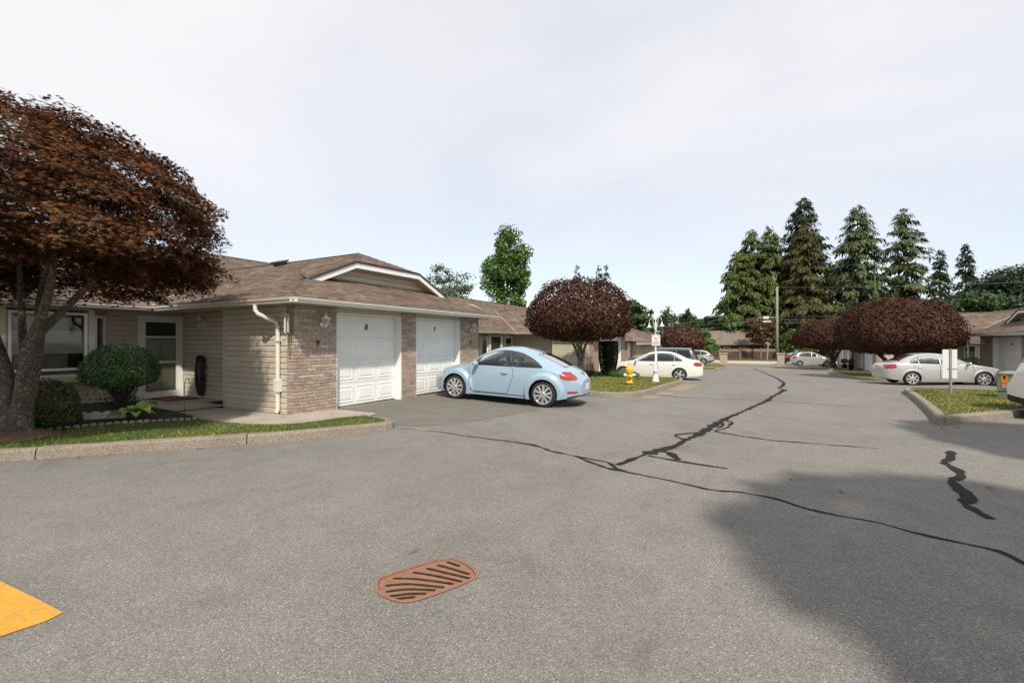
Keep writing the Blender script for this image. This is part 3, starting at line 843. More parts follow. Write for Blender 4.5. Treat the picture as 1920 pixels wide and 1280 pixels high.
# ------------------------------------------------------------------ storm drain
drain = empty('storm_drain', (-1.975, 2.43, 0), label='rusty cast iron storm drain grate set flush in the asphalt', cat='drain')
dl = Matrix.Translation((1.975, -2.43, 0))
def drain_local(P): return np.asarray(P, float) - np.array([-1.975, 2.43])
SLOTS = [[(-2.0, 2.683), (-1.959, 2.678), (-1.9, 2.675)], [(-2.032, 2.611), (-1.927, 2.616), (-1.776, 2.614)], [(-2.069, 2.538), (-1.924, 2.55), (-1.744, 2.567)], [(-2.115, 2.449), (-1.966, 2.485), (-1.767, 2.507)], [(-2.179, 2.324), (-2.05, 2.391), (-1.799, 2.455)], [(-2.158, 2.232), (-2.056, 2.318), (-1.826, 2.391)], [(-2.104, 2.181), (-2.011, 2.268), (-1.856, 2.335)], [(-2.05, 2.148), (-1.973, 2.224), (-1.881, 2.275)], [(-1.999, 2.141), (-1.955, 2.179), (-1.917, 2.21)]]

def seg_d(px, py, a, b):
    e = np.subtract(b, a); wx, wy = px - a[0], py - a[1]
    t = np.clip((wx * e[0] + wy * e[1]) / (e @ e), 0, 1)
    return np.hypot(wx - e[0] * t, wy - e[1] * t)
def make_drain():
    lo, hi = GRATE_S.min(0) - 0.02, GRATE_S.max(0) + 0.02
    X = np.arange(lo[0], hi[0], 0.009); Y = np.arange(lo[1], hi[1], 0.009)
    A, B = np.meshgrid(X, Y, indexing='ij'); n, m = A.shape
    V = np.c_[A.ravel(), B.ravel(), np.zeros(n * m)]
    i, j = np.meshgrid(np.arange(n - 1), np.arange(m - 1), indexing='ij'); q = (i * m + j).ravel()
    T = np.vstack([np.stack([q, q + m, q + m + 1], 1), np.stack([q, q + m + 1, q + 1], 1)])
    V, ti, to, _ = clip_tris(V, T, sd_poly(V[:, 0], V[:, 1], GRATE_S, -0.010))
    T = ti
    f = np.full(len(V), 1.0)
    for s in SLOTS:
        P = chaikin(s, 3)
        for a, b in zip(P[:-1], P[1:]): f = np.minimum(f, seg_d(V[:, 0], V[:, 1], a, b) - 0.0145)
    V, ti, to, _ = clip_tris(V, T, f)
    V, T = compact(V, to)
    V[:, :2] -= (-1.975, 2.43)
    # give the plate thickness: rim and slot walls
    ed = {}
    for t in T:
        for k in range(3):
            e = (int(t[k]), int(t[(k + 1) % 3])); key = tuple(sorted(e))
            ed[key] = None if key in ed else e
    b = [e for e in ed.values() if e]
    nv = len(V)
    V2 = np.vstack([V, V - (0, 0, 0.055)])
    V2[:, 2] -= 0.004
    plate = mesh_np('grate', V2[:nv], T, 'rust', drain)
    mesh_np('slot_walls', V2, [(e[1], e[0], e[0] + nv, e[1] + nv) for e in b], 'shaded_pit_dirt', plate)  # iron walls coloured dark so the slots read as shaded
    # cast frame round the grate
    G = np.asarray(GRATE_S) - (-1.975, 2.43); c = G.mean(0)
    def off(d): 
        N = np.roll(G, -1, 0) - np.roll(G, 1, 0); N /= np.hypot(*N.T)[:, None]
        N = np.c_[-N[:, 1], N[:, 0]]
        s = np.sign(((G - c) * N).sum(1))[:, None]
        return G + N * s * d
    o, i2 = off(0.016), off(-0.006); k = len(G)
    V = np.vstack([np.c_[o, np.full(k, 0.003)], np.c_[i2, np.full(k, 0.004)], np.c_[i2, np.full(k, -0.05)], np.c_[o, np.full(k, -0.05)]])
    Fs = [(r * k + t, r * k + (t + 1) % k, (r + 1) * k + (t + 1) % k, (r + 1) * k + t) for r in range(3) for t in range(k)]
    mesh_np('frame', V, Fs, 'rust', drain)
    # silted basin just under the grate, with shade darkened into its colour
    p = off(0.014)
    mb = MB(); mb.add([(x, y, -0.16) for x, y in p] + [(x, y, -0.02) for x, y in p], [tuple(range(k))] + [(a, (a + 1) % k, k + (a + 1) % k, k + a) for a in range(k)])
    mb.build('basin', 'shaded_pit_dirt', drain)
make_drain()

# ------------------------------------------------------------------ houses: low row houses with paired garages
CAM = Vector((0, 0, 1.6))

def board_mesh(L, e, out=0.020):
    """one dutch-lap board: length L along +u, exposure e; local axes u (x), outward (-y), up (z); a coved channel runs along its top"""
    c = min(0.034, e * 0.35)
    prof = [(0.0, 0.0), (-out, 0.0), (-out * 0.92, e - c), (-out * 0.35, e - c * 0.62), (0.004, e - c * 0.2), (0.004, e)]
    V = [(u, y, z) for u in (0, L) for y, z in prof]
    m = len(prof)
    Fs = [(j, j + 1, m + j + 1, m + j) for j in range(m - 1)] + [tuple(range(m))[::-1], tuple(range(m, 2 * m))]
    return V, Fs
_boards = {}
def siding(parent, p0, p1, z0, z1, holes=(), e=0.118, name='siding_board', mat='siding', trap=None):
    """boards on the wall from p0 to p1 (x,y); outward is to the right of travel. holes: (u0,u1,z0,z1). trap(z)->(u0,u1)"""
    p0 = Vector((p0[0], p0[1], 0)); p1 = Vector((p1[0], p1[1], 0))
    L = (p1 - p0).length; ang = math.atan2((p1 - p0).y, (p1 - p0).x)
    z = z0
    while z < z1 - 0.02:
        h = min(e, z1 - z)
        spans = [(0.0, L)] if trap is None else [trap(z)]
        for u0, u1, a, b in holes:
            if z + h > a + 0.02 and z < b - 0.02:
                spans = [q for s in spans for q in ((s[0], min(s[1], u0)), (max(s[0], u1), s[1])) if q[1] - q[0] > 0.01]
        for a, b in spans:
            if b - a < 0.02: continue
            key = (round(b - a, 3), round(h, 3), mat)
            if key not in _boards:
                V, Fs = board_mesh(b - a, h)
                me = bpy.data.meshes.new(name); me.from_pydata(V, [], Fs); me.materials.append(MAT[mat]); _boards[key] = me
            o = link(name, _boards[key], parent)
            q = p0 + (p1 - p0).normalized() * a
            o.location = (q.x, q.y, z); o.rotation_euler = (0, 0, ang)
        z += e

def plane_shingles(poly, p0, g, ze, pitch, mb_list, e=0.13, wmin=0.17, wmax=0.36, rng=RNG):
    """poly in plan; g: unit plan vector up the slope; appends (V,F) of single tabs"""
    P = np.asarray(poly, float); g = np.asarray(g, float); t = np.array([-g[1], g[0]])
    S = (P - p0) @ g; T = (P - p0) @ t
    n = len(P)
    def spans(s):
        c = []
        for i in range(n):
            a, b = S[i], S[(i + 1) % n]
            if (a > s) != (b > s):
                c.append(T[i] + (T[(i + 1) % n] - T[i]) * (s - a) / (b - a))
        c.sort(); return [(c[k], c[k + 1]) for k in range(0, len(c) - 1, 2)]
    s = S.min()
    while s < S.max() - 0.01:
        s1 = min(s + e, S.max() - 1e-4)
        lo, hi = spans(s + 1e-4), spans(s1 - 1e-4)
        if len(lo) == len(hi):
            pairs = list(zip(lo, hi))
        else:
            m = spans(0.5 * (s + s1)); pairs = list(zip(m, m))
        for (a0, b0), (a1, b1) in pairs:
            L = max(b0 - a0, b1 - a1)
            if L < 0.03: continue
            u = 0.0; cuts = [0.0]
            u = -rng.uniform(0, wmax)
            while u < L:
                u += rng.uniform(wmin, wmax)
                if 0.05 < u < L - 0.05: cuts.append(u)
            cuts.append(L)
            for c0, c1 in zip(cuts[:-1], cuts[1:]):
                f0, f1 = c0 / L, c1 / L
                th = rng.uniform(0.008, 0.022); ds = -rng.choice([0.0, 0.0, 0.025])
                def pt(sv, tv, dz):
                    q = p0 + g * sv + t * tv
                    return (q[0], q[1], ze + pitch * sv + dz)
                A0, A1 = a0 + (b0 - a0) * f0, a0 + (b0 - a0) * f1
                B0, B1 = a1 + (b1 - a1) * f0, a1 + (b1 - a1) * f1
                sl = s + ds if s > S.min() + 0.01 else s
                mb_list.append(([pt(sl, A0, th), pt(sl, A1, th), pt(s1, B1, 0.004), pt(s1, B0, 0.004), pt(sl, A0, -0.004), pt(sl, A1, -0.004)],
                                [(0, 1, 2, 3), (4, 5, 1, 0)]))
        s += e

def ridge_caps(a, b, out, w=0.12, step=0.2, drop=0.045):
    a, b = Vector(a), Vector(b); L = (b - a).length; d = (b - a) / L
    side = Vector((-d.y, d.x, 0)).normalized()
    k = 0.0
    while k < L - 0.02:
        p, q = a + d * k, a + d * min(L, k + step + 0.03)
        u, v = Vector((0, 0, 0.026)), Vector((0, 0, 0.016))
        out.append(([p + side * w - Vector((0, 0, drop)) + u, p + u, p - side * w - Vector((0, 0, drop)) + u,
                     q + side * w - Vector((0, 0, drop)) + v, q + v, q - side * w - Vector((0, 0, drop)) + v],
                    [(0, 1, 4, 3), (1, 2, 5, 4)]))
        k += step

def gutter(parent, p0, p1, z, out, name='gutter', mat='gutter_white'):
    """K-style gutter along p0-p1, its outer face at that line; out: unit vector away from the house; z = top"""
    a, b = Vector((p0[0], p0[1], 0)), Vector((p1[0], p1[1], 0)); o = Vector((out[0], out[1], 0))
    prof = [(-0.10, -0.10), (-0.035, -0.10), (-0.030, -0.058), (-0.002, -0.040), (-0.002, -0.016), (0.006, -0.014), (0.006, 0.0), (-0.012, 0.0), (-0.014, -0.03), (-0.10, -0.03)]
    V = [tuple(p + o * q + Vector((0, 0, z + h))) for p in (a, b) for q, h in prof]
    m = len(prof)
    Fs = [(j, (j + 1) % m, m + (j + 1) % m, m + j) for j in range(m)] + [tuple(range(m)), tuple(range(m, 2 * m))[::-1]]
    return mesh_np(name, V, Fs, mat, parent)

def window(parent, c, w, h, nrm, blinds=None, name='window', fr=0.05, mull=0):
    """c: centre (x,y,z); nrm: outward plan unit vector. part window > pane, blind"""
    n = Vector((nrm[0], nrm[1], 0)).normalized(); ang = math.atan2(n.y, n.x) + PI / 2
    M = Matrix.Translation(Vector(c)) @ Matrix.Rotation(ang, 4, 'Z')
    mb = MB()      # local: x along, -y outward, z up
    d0, d1 = -0.03, 0.05
    mb.box(-w / 2, w / 2, d0, d1, -h / 2, -h / 2 + fr).box(-w / 2, w / 2, d0, d1, h / 2 - fr, h / 2)
    mb.box(-w / 2, -w / 2 + fr, d0, d1, -h / 2 + fr, h / 2 - fr).box(w / 2 - fr, w / 2, d0, d1, -h / 2 + fr, h / 2 - fr)
    for k in range(mull):
        xm = -w / 2 + w * (k + 1) / (mull + 1)
        mb.box(xm - fr * .4, xm + fr * .4, d0 + .005, d1, -h / 2 + fr, h / 2 - fr)
    o = mb.xf(M).build(name, 'white_paint', parent)
    MB().box(-w / 2 + fr, w / 2 - fr, 0.008, 0.012, -h / 2 + fr, h / 2 - fr).xf(M).build('pane', 'window_glass', o)
    if blinds:
        b0, b1 = blinds
        zt, zb = h / 2 - fr - (h - 2 * fr) * b0, h / 2 - fr - (h - 2 * fr) * b1
        mb = MB(); z = zt
        while z > zb:
            mb.add([(-w / 2 + fr, 0.05, z), (w / 2 - fr, 0.05, z), (w / 2 - fr, 0.030, z - 0.024), (-w / 2 + fr, 0.030, z - 0.024)], [(0, 1, 2, 3)]); z -= 0.025
        mb.xf(M).build('blind', 'blind_white', o)
    # shallow box behind the pane, coloured dark in place of the room's shade
    r = MB()
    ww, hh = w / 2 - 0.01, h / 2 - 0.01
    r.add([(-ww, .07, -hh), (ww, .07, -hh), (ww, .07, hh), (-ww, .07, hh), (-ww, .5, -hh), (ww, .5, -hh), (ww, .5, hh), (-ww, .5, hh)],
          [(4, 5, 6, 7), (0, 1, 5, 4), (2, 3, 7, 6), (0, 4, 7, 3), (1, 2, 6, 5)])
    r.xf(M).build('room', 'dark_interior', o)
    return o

def brick_face(parent, p0, p1, z0, rows, offs, individually=True, stuff=None, ztop=9):
    """lay bricks on the vertical face p0-p1 (outward to the right of travel)"""
    a = Vector((p0[0], p0[1], 0)); b = Vector((p1[0], p1[1], 0)); L = (b - a).length
    d = (b - a) / L; out = Vector((d.y, -d.x, 0)); ang = math.atan2(d.y, d.x)
    bl, bh, mj = 0.2, 0.0585, 0.0095
    for r in range(rows):
        z = z0 + r * (bh + mj)
        if z + bh > ztop: break
        u = 0.0 if (r + offs) % 2 == 0 else -(bl + mj) / 2
        if L < 0.3: u = 0.0
        while u < L - 0.02:
            a0, a1 = max(0.0, u), min(L, u + bl)
            u += bl + mj
            if a1 - a0 < 0.03: continue
            pr = 0.004 + float(RNG.uniform(-0.004, 0.004))
            q = a + d * a0
            V = [(0, 0.03, 0), (a1 - a0, 0.03, 0), (a1 - a0, -pr, 0.002), (0, -pr, 0.002), (0, 0.03, bh), (a1 - a0, 0.03, bh), (a1 - a0, -pr, bh - 0.002), (0, -pr, bh - 0.002)]
            Fs = [(3, 2, 1, 0), (4, 5, 6, 7), (2, 3, 7, 6), (0, 3, 7, 4)[::-1], (1, 2, 6, 5)]
            if individually:
                key = ('b', round(a1 - a0, 3), round(pr, 3))
                if key not in _boards:
                    me = bpy.data.meshes.new('brick'); me.from_pydata(V, [], Fs); me.materials.append(MAT['brick']); _boards[key] = me
                o = link('brick', _boards[key], parent); o.location = (q.x, q.y, z); o.rotation_euler = (0, 0, ang)
            else:
                M = Matrix.Translation((q.x, q.y, z)) @ Matrix.Rotation(ang, 4, 'Z')
                stuff.add([tuple(M @ Vector(v)) for v in V], Fs)

def garage_door(parent, y0, y1, h, x, number=None, handle=None, cols=3, rows=4):
    w = y1 - y0
    sh = h / rows
    mb = MB()
    for r in range(rows):
        mb.box(x - 0.04, x, y0, y1, r * sh + 0.004, (r + 1) * sh - 0.004)
    mb.box(x - 0.05, x - 0.02, y0, y1, 0, h)
    d = mb.build('garage_door', 'white_paint', parent)
    cw = w / cols
    for r in range(rows):
        for c in range(cols):
            a0, a1 = y0 + c * cw + 0.055, y0 + (c + 1) * cw - 0.055
            b0, b1 = r * sh + 0.07, (r + 1) * sh - 0.07
            # raised field inside a moulded groove
            rings = [(0.0, 0.001), (0.012, 0.010), (0.028, 0.0105), (0.040, 0.002), (0.062, 0.002), (0.085, 0.011)]
            V, Fs = [], []
            for i, (ins, pr) in enumerate(rings):
                V += [(x + pr, a0 + ins, b0 + ins), (x + pr, a1 - ins, b0 + ins), (x + pr, a1 - ins, b1 - ins), (x + pr, a0 + ins, b1 - ins)]
            for i in range(len(rings) - 1):
                for k in range(4): Fs.append((i * 4 + k, i * 4 + (k + 1) % 4, i * 4 + 4 + (k + 1) % 4, i * 4 + 4 + k))
            Fs.append(tuple(len(V) - 4 + k for k in range(4)))
            mesh_np('door_panel', V, Fs, 'white_paint', d)
    if number:
        M = Matrix.Translation((x + 0.016, (y0 + y1) / 2, h - sh * 0.52)) @ Matrix.Rotation(PI / 2, 4, 'Z') @ Matrix.Rotation(PI / 2, 4, 'X')
        text_mesh('house_number', number, 0.20, 'black_paint', d, M, 0.22, 0.004, 0.004)
    if handle:
        MB().box(x + 0.002, x + 0.045, handle - 0.03, handle + 0.03, h * 0.57, h * 0.63).build('lock_box', 'black_paint', d)
    return d

def lantern(loc, out, label, group=None):
    o = Vector((out[0], out[1], 0)); rz = math.atan2(o.y, o.x)
    t = empty('wall_lantern', loc, rz, label, 'lantern', group)
    MB().lathe([(0.0, 0.0), (0.055, 0.004), (0.06, 0.012), (0.045, 0.028), (0.0, 0.03)], 14, 'x', (0, 0, -0.06)).build('back_plate', 'white_paint', t, True)
    MB().tube([(0.02, 0, -0.06), (0.07, 0, -0.10), (0.125, 0, -0.085), (0.13, 0, -0.05)], 0.011, 8).build('arm', 'white_paint', t, True)
    MB().lathe([(0.0, 0.19), (0.008, 0.185), (0.01, 0.15), (0.03, 0.135), (0.055, 0.105), (0.082, 0.075), (0.085, 0.062), (0.0, 0.062)], 6, 'z', (0.13, 0, 0)).build('cap', 'white_paint', t)
    mb = MB()
    for k in range(6):
        an = 2 * PI * k / 6
        mb.tube([(0.13 + 0.072 * math.cos(an), 0.072 * math.sin(an), 0.065), (0.13 + 0.04 * math.cos(an), 0.04 * math.sin(an), -0.075)], 0.006, 5)
    mb.build('cage', 'white_paint', t)
    MB().lathe([(0.066, 0.062), (0.036, -0.072)], 6, 'z', (0.13, 0, 0)).build('glass', 'window_glass', t)
    MB().lathe([(0.044, -0.070), (0.044, -0.082), (0.02, -0.10), (0.008, -0.13), (0.0, -0.135)], 10, 'z', (0.13, 0, 0)).build('finial', 'white_paint', t, True)
    return t

ROOF_OUT = {}
def row_house(P, rz, label, bw=1.05, dw=2.1, pw=0.56, near=False, numbers=(None, None), sides=(-1,), half=9.375, skylight=None, vent=None, wallnum=(None, None), main_x=-5.53, group='row houses along the lane', handles=(None, None)):
    root = empty('row_house', P, rz, label, 'house', group)
    G = 2 * bw + 2 * dw + pw; yc = G / 2
    Hs = 2.26      # soffit
    ze = 2.36      # shingle edge
    pitch = 0.43
    xe, ov = 0.60, 0.46            # front and side overhang
    sx = main_x + 5.53             # shift of the main wing
    xm = -4.70 + sx                # main eave
    xr = xm - 6.0                  # main ridge
    # --- garage front ------------------------------------------------
    rec = -0.22
    ys = [0, bw, bw + dw, bw + dw + pw, bw + 2 * dw + pw, G]
    rows = 34
    for k, (a, b) in enumerate(((0, 1), (2, 3), (4, 5))):
        y0, y1 = ys[a], ys[b]
        if near:
            core = MB().box(-0.30, -0.006, y0 + (0.006 if k == 0 else 0), y1, -0.1, Hs).build('brick_pier', 'mortar', root)
            st = MB()
            indiv = k < 2
            brick_face(core, (0, y0), (0, y1), 0.0, rows, 0, indiv, st, Hs)
            if k == 0: brick_face(core, (-0.22, -0.0), (0.0, 0.0), 0.0, rows, 1, True, st, Hs)
            if not indiv: st.build('bricks', 'brick', core, kind='stuff')
        else:
            MB().box(-0.30, 0, y0, y1, -0.15, Hs).build('brick_pier', 'brick_wall', root)
    for k, (a, b) in enumerate(((1, 2), (3, 4))):
        y0, y1 = ys[a], ys[b]
        garage_door(root, y0 + 0.03, y1 - 0.03, 2.12, rec, numbers[k], handles[k])
        # white jambs lining the reveal and the header above the door
        jb = MB().box(rec - 0.02, -0.012, y0, y0 + 0.028, -0.05, 2.125).box(rec - 0.02, -0.012, y1 - 0.028, y1, -0.05, 2.125).box(rec - 0.02, -0.012, y0 + 0.028, y1 - 0.028, 2.122, 2.15)
        jb.build('door_jamb', 'white_paint', root)
        MB().box(rec, -0.02, y0, y1, 2.152, Hs).build('header', 'siding', root)
    for k, (yy, s) in enumerate(((bw * 0.52, wallnum[0]), (G - bw * 0.48, wallnum[1]))):
        if s:
            M = Matrix.Translation((0.012, yy, 1.46)) @ Matrix.Rotation(PI / 2, 4, 'Z') @ Matrix.Rotation(PI / 2, 4, 'X')
            text_mesh('house_number', s, 0.17, 'black_paint', root, M, 0.1, 0.005, 0.004)
    # --- side walls ---------------------------------------------------
    for s in (-1, 1):
        f = (lambda y: y) if s < 0 else (lambda y: G - y)
        det = s in sides
        wall = MB().box(-2.43, -0.20, f(0.02), f(0.14), -0.12, Hs).build('wall', 'siding', root)
        if not det:
            MB().box(main_x, -2.43, f(0.05), f(0.15), -0.12, Hs).build('wall', 'siding', root)
            continue
        def sd(par, a, b, z0, z1, holes=()):
            A, B = (a[0], f(a[1])), (b[0], f(b[1]))
            if s > 0:
                A, B = B, A
                L = math.hypot(b[0] - a[0], b[1] - a[1]); holes = [(L - h[1], L - h[0], h[2], h[3]) for h in holes]
            siding(par, A, B, z0, z1, holes)
        sd(wall, (-2.40, 0.012), (-0.225, 0.012), 0.0, Hs)
        MB().box(-2.50, -2.42, f(-0.012), f(0.10), -0.02, Hs).build('corner_board', 'siding_trim', root)
        # return of the garage into the porch, and the porch wall
        MB().box(-2.48, -2.43, f(0.10), f(0.63), -0.02, Hs).build('wall', 'siding', root)
        pwall = MB().box(main_x, -2.49, f(0.64), f(0.76), -0.12, Hs).build('wall', 'siding', root)
        sd(pwall, (main_x, 0.632), (-2.49, 0.632), 0.02, Hs)
        # main wall with door and bay; runs in -y from the porch corner
        yend = -(half - yc) + 0.0
        mwall = MB().box(main_x - 0.14, main_x - 0.02, f(yend), f(0.76), -0.12, Hs).build('wall', 'siding', root)
        Lm = 0.632 - yend
        d0, d1 = -0.42, 0.60             # door
        b0, b1 = -2.87, -1.47            # bay front
        bl, bi = 0.43, 0.43              # bay depth / splay
        sd(mwall, (main_x - 0.012, yend), (main_x - 0.012, 0.632), 0.02, Hs,
           [(d0 - yend, d1 - yend, -1, 2.2), (b0 - bi - yend, b1 + bi - yend, 0.62, 3)])
        # front door: storm door in a pale frame
        xd = main_x
        fr = MB().box(xd - 0.02, xd + 0.035, f(d0), f(d0 + 0.07), 0.0, 2.16).box(xd - 0.02, xd + 0.035, f(d1 - 0.07), f(d1), 0.0, 2.16).box(xd - 0.02, xd + 0.035, f(d0 + 0.07), f(d1 - 0.07), 2.09, 2.16)
        fr.build('door_frame', 'white_paint', root)
        ds = MB().box(xd - 0.06, xd - 0.025, f(d0 + 0.07), f(d1 - 0.07), 0.02, 2.09).build('front_door', 'door_cream', root)
        e0, e1 = d0 + 0.075, d1 - 0.075
        rail = MB()
        for z0_, z1_ in ((0.03, 0.20), (0.93, 0.99), (1.60, 1.64), (2.00, 2.085)):
            rail.box(xd - 0.015, xd + 0.012, f(e0), f(e1), z0_, z1_)
        rail.box(xd - 0.015, xd + 0.0115, f(e0), f(e0 + 0.09), 0.20, 2.0).box(xd - 0.015, xd + 0.0115, f(e1 - 0.09), f(e1), 0.20, 2.0)
        rail.build('storm_door', 'white_paint', ds)
        MB().box(xd - 0.004, xd, f(e0 + 0.09), f(e1 - 0.09), 0.2, 0.93).build('pane', 'window_glass', ds)
        MB().box(xd - 0.004, xd, f(e0 + 0.09), f(e1 - 0.09), 0.99, 1.60).build('pane', 'window_glass', ds)
        MB().box(xd - 0.014, xd - 0.004, f(e0 + 0.09), f(e1 - 0.09), 1.64, 2.0).build('transom', 'dark_interior', ds)
        MB().tube([(xd + 0.012, f(e0 + 0.045), 1.06), (xd + 0.05, f(e0 + 0.045), 1.06), (xd + 0.05, f(e0 + 0.045), 1.18), (xd + 0.012, f(e0 + 0.045), 1.18)], 0.008, 6).build('handle', 'metal_grey', ds)
        # inner panels of the door proper
        for za, zb in ((0.28, 0.85), (1.05, 1.52)):
            for q in (0, 1):
                ya = e0 + 0.14 + q * 0.33
                MB().box(xd - 0.03, xd - 0.018, f(ya), f(ya + 0.26), za, zb).build('door_panel', 'door_cream', ds)
        # bay window
        bx = main_x + bl
        outl = [(main_x, f(b0 - bi)), (bx - 0.001, f(b0)), (bx - 0.001, f(b1)), (main_x, f(b1 + bi))]
        bayo = MB().prism(outl, 0.60, 0.66).build('bay', 'siding', root)
        MB().prism(outl, 2.20, 2.255).build('bay_top', 'siding', bayo)
        sd(bayo, (bx, b0), (bx, b1), 0.66, 2.24, [(0.07, b1 - b0 - 0.07, 0.86, 2.16)])
        window(bayo, (bx, f((b0 + b1) / 2), 1.50), b1 - b0 - 0.16, 1.27, (1, 0), (0.30, 0.72))
        for yy, y2 in ((b1, b1 + bi), (b0, b0 - bi)):
            c = (bx - bl / 2, f((yy + y2) / 2))
            nn = (1.0, (1 if y2 > yy else -1) * (1 if s < 0 else -1) * 1.0)
            if y2 > yy: sd(bayo, (bx, yy), (main_x, y2), 0.66, 2.24, [(0.10, 0.50, 0.92, 2.10)])
            else: sd(bayo, (main_x, y2), (bx, yy), 0.66, 2.24, [(0.10, 0.50, 0.92, 2.10)])
            window(bayo, (c[0], c[1], 1.51), 0.40, 1.18, nn, None)
        for yy in (b0, b1):
            MB().box(bx - 0.05, bx + 0.022, f(yy - 0.05), f(yy + 0.05), 0.66, 2.22).build('corner_board', 'siding_trim', bayo)
        # soffits, gutters on this side
        MB().quad((xe - 0.1, f(-ov + 0.1), Hs), (-2.45, f(-ov + 0.1), Hs), (-2.45, f(0.05), Hs), (xe - 0.1, f(0.05), Hs)).quad(
            (-2.45, f(-ov + 0.1), Hs), (main_x, f(-ov + 0.1), Hs), (main_x, f(0.66), Hs), (-2.45, f(0.66), Hs)).quad(
            (xm - 0.1, f(-ov + 0.1), Hs - 0.001), (main_x - 0.1, f(-ov + 0.1), Hs - 0.001), (main_x - 0.1, f(yend), Hs - 0.001), (xm - 0.1, f(yend), Hs - 0.001)).build('soffit', 'soffit', root)
        gutter(root, (xe, f(-ov)), (xm, f(-ov)), ze - 0.012, (0, -1 if s < 0 else 1))
        gutter(root, (xm, f(-ov)), (xm, f(yend)), ze - 0.012, (1, 0))
        # downspout
        dsp = MB().tube([(-0.66, f(-ov + 0.06), 2.24), (-0.66, f(-ov + 0.06), 2.13), (-0.62, f(-ov + 0.09), 2.06), (-0.46, f(-0.09), 1.90), (-0.44, f(-0.06), 1.80), (-0.44, f(-0.06), 0.08), (-0.44, f(-0.10), 0.03)], 0.042, 8)
        dso = dsp.build('downspout', 'gutter_white', root)
        MB().box(-0.51, -0.37, f(-0.005), f(-0.115), 0.46, 0.72).build('cleanout', 'gutter_white', dso, bevel=0.01)
        MB().box(-0.50, -0.38, f(-0.008), f(-0.11), 1.50, 1.53).build('strap', 'gutter_white', dso)
    MB().quad((xe - 0.1, -ov + 0.1, Hs - 0.001), (xe - 0.1, G + ov - 0.1, Hs - 0.001), (-0.25, G + ov - 0.1, Hs - 0.001), (-0.25, -ov + 0.1, Hs - 0.001)).build('soffit', 'soffit', root)
    gutter(root, (xe, -ov), (xe, G + ov), ze - 0.012, (1, 0))
    # --- roof ----------------------------------------------------------
    s1, hy = 1.30, yc + ov
    zr = ze + pitch * hy
    sg = 2.70                                           # run at which the clipped gable is cut
    xg = xe - s1
    ax = xg - (hy - sg)
    yv = xm - hy
    y0m, y1m = yc - half, yc + half
    planes = [
        ([(xe, -ov), (xg, -ov + s1), (xg, -ov + sg), (ax, yc), (yv, yc), (xm, -ov)], (xe, -ov), (0, 1)),
        ([(xe, G + ov), (xg, G + ov - s1), (xg, G + ov - sg), (ax, yc), (yv, yc), (xm, G + ov)], (xe, G + ov), (0, -1)),
        ([(xe, -ov), (xe, G + ov), (xg, G + ov - s1), (xg - 0.33, G + ov - s1), (xg - 0.33, -ov + s1), (xg, -ov + s1)], (xe, -ov), (-1, 0)),
        ([(xg, -ov + sg), (xg, G + ov - sg), (ax, yc)], None, (-1, 0)),
        ([(xm, y0m), (xm, -ov), (yv, yc), (xm, G + ov), (xm, y1m), (xr, y1m), (xr, y0m)], (xm, y0m), (-1, 0)),
        ([(xr, y0m), (xr, y1m), (xr - 6, y1m), (xr - 6, y0m)], (xr - 6, y0m), (1, 0)),
    ]
    deck = MB(); tabs = []
    for poly, p0, g in planes:
        z0 = ze
        if p0 is None:
            p0 = (xg, -ov + sg); z0 = ze + pitch * sg
        g = np.array(g, float); p0 = np.array(p0, float)
        deck.add([(p[0], p[1], z0 + pitch * float((np.array(p) - p0) @ g) - 0.012) for p in poly], [tuple(range(len(poly)))])
        if g[0] > 0: continue
        plane_shingles(poly, p0, g, z0, pitch, tabs, rng=RNG)
    roof = deck.build('roof', 'vent_brown', root)
    zc = ze + pitch * s1; zt = ze + pitch * sg; zrm = ze + pitch * 6
    caps = []
    ridge_caps((xe - 0.14, -ov + 0.14, ze + 0.06), (xg, -ov + s1, zc), caps); ridge_caps((xe - 0.14, G + ov - 0.14, ze + 0.06), (xg, G + ov - s1, zc), caps)
    ridge_caps((xg, -ov + sg, zt), (ax, yc, zr), caps); ridge_caps((xg, G + ov - sg, zt), (ax, yc, zr), caps)
    ridge_caps((ax, yc, zr), (yv, yc, zr), caps); ridge_caps((xr, y0m, zrm), (xr, y1m, zrm), caps)
    if near:
        Mw = Matrix.Translation(P) @ Matrix.Rotation(rz, 4, 'Z')
        # the shingles that show largest become single pieces
        order = sorted(range(len(tabs)), key=lambda i: (Mw @ Vector(tabs[i][0][0]) - CAM).length if tabs[i][0][0][1] < yc and tabs[i][0][0][0] < 0.62 else 99)
        for i in order[:300]: mesh_np('shingle', tabs[i][0], tabs[i][1], 'shingle', roof)
        rest = [tabs[i] for i in order[300:]]
    else: rest = tabs
    mb = MB()
    for V, Fs in rest + caps: mb.add(V, Fs)
    mb.build('shingles', 'shingle', roof, kind='stuff')
    # thin metal valleys
    for s in (-1, 1):
        if s in sides or True:
            f = (lambda y: y) if s < 0 else (lambda y: G - y)
            a, b = Vector((xm, f(-ov), ze + 0.018)), Vector((yv, yc, zr + 0.018))
            MB().tube([a, b], 0.016, 5).build('valley_strip', 'soffit', roof)
    # clipped gable: boarded wall, white rake boards, dark drip edge
    xw = xg - 0.30
    def zy(y): return min(ze + pitch * (y + ov), zt, ze + pitch * (G + ov - y))
    gw = MB().add([(xw, -ov + s1 - .2, zc - .1), (xw, G + ov - s1 + .2, zc - .1), (xw, G + ov - s1, zc), (xw, G + ov - sg, zt - 0.03), (xw, -ov + sg, zt - 0.03), (xw, -ov + s1, zc)], [(0, 1, 2, 3, 4, 5)]).build('gable_wall', 'siding', root)
    yA, yB = -ov + s1, G + ov - s1
    def trap(z):
        i = max(0.0, (z + 0.13 + 0.03 - zc) / pitch); return (i, (yB - yA) - i)
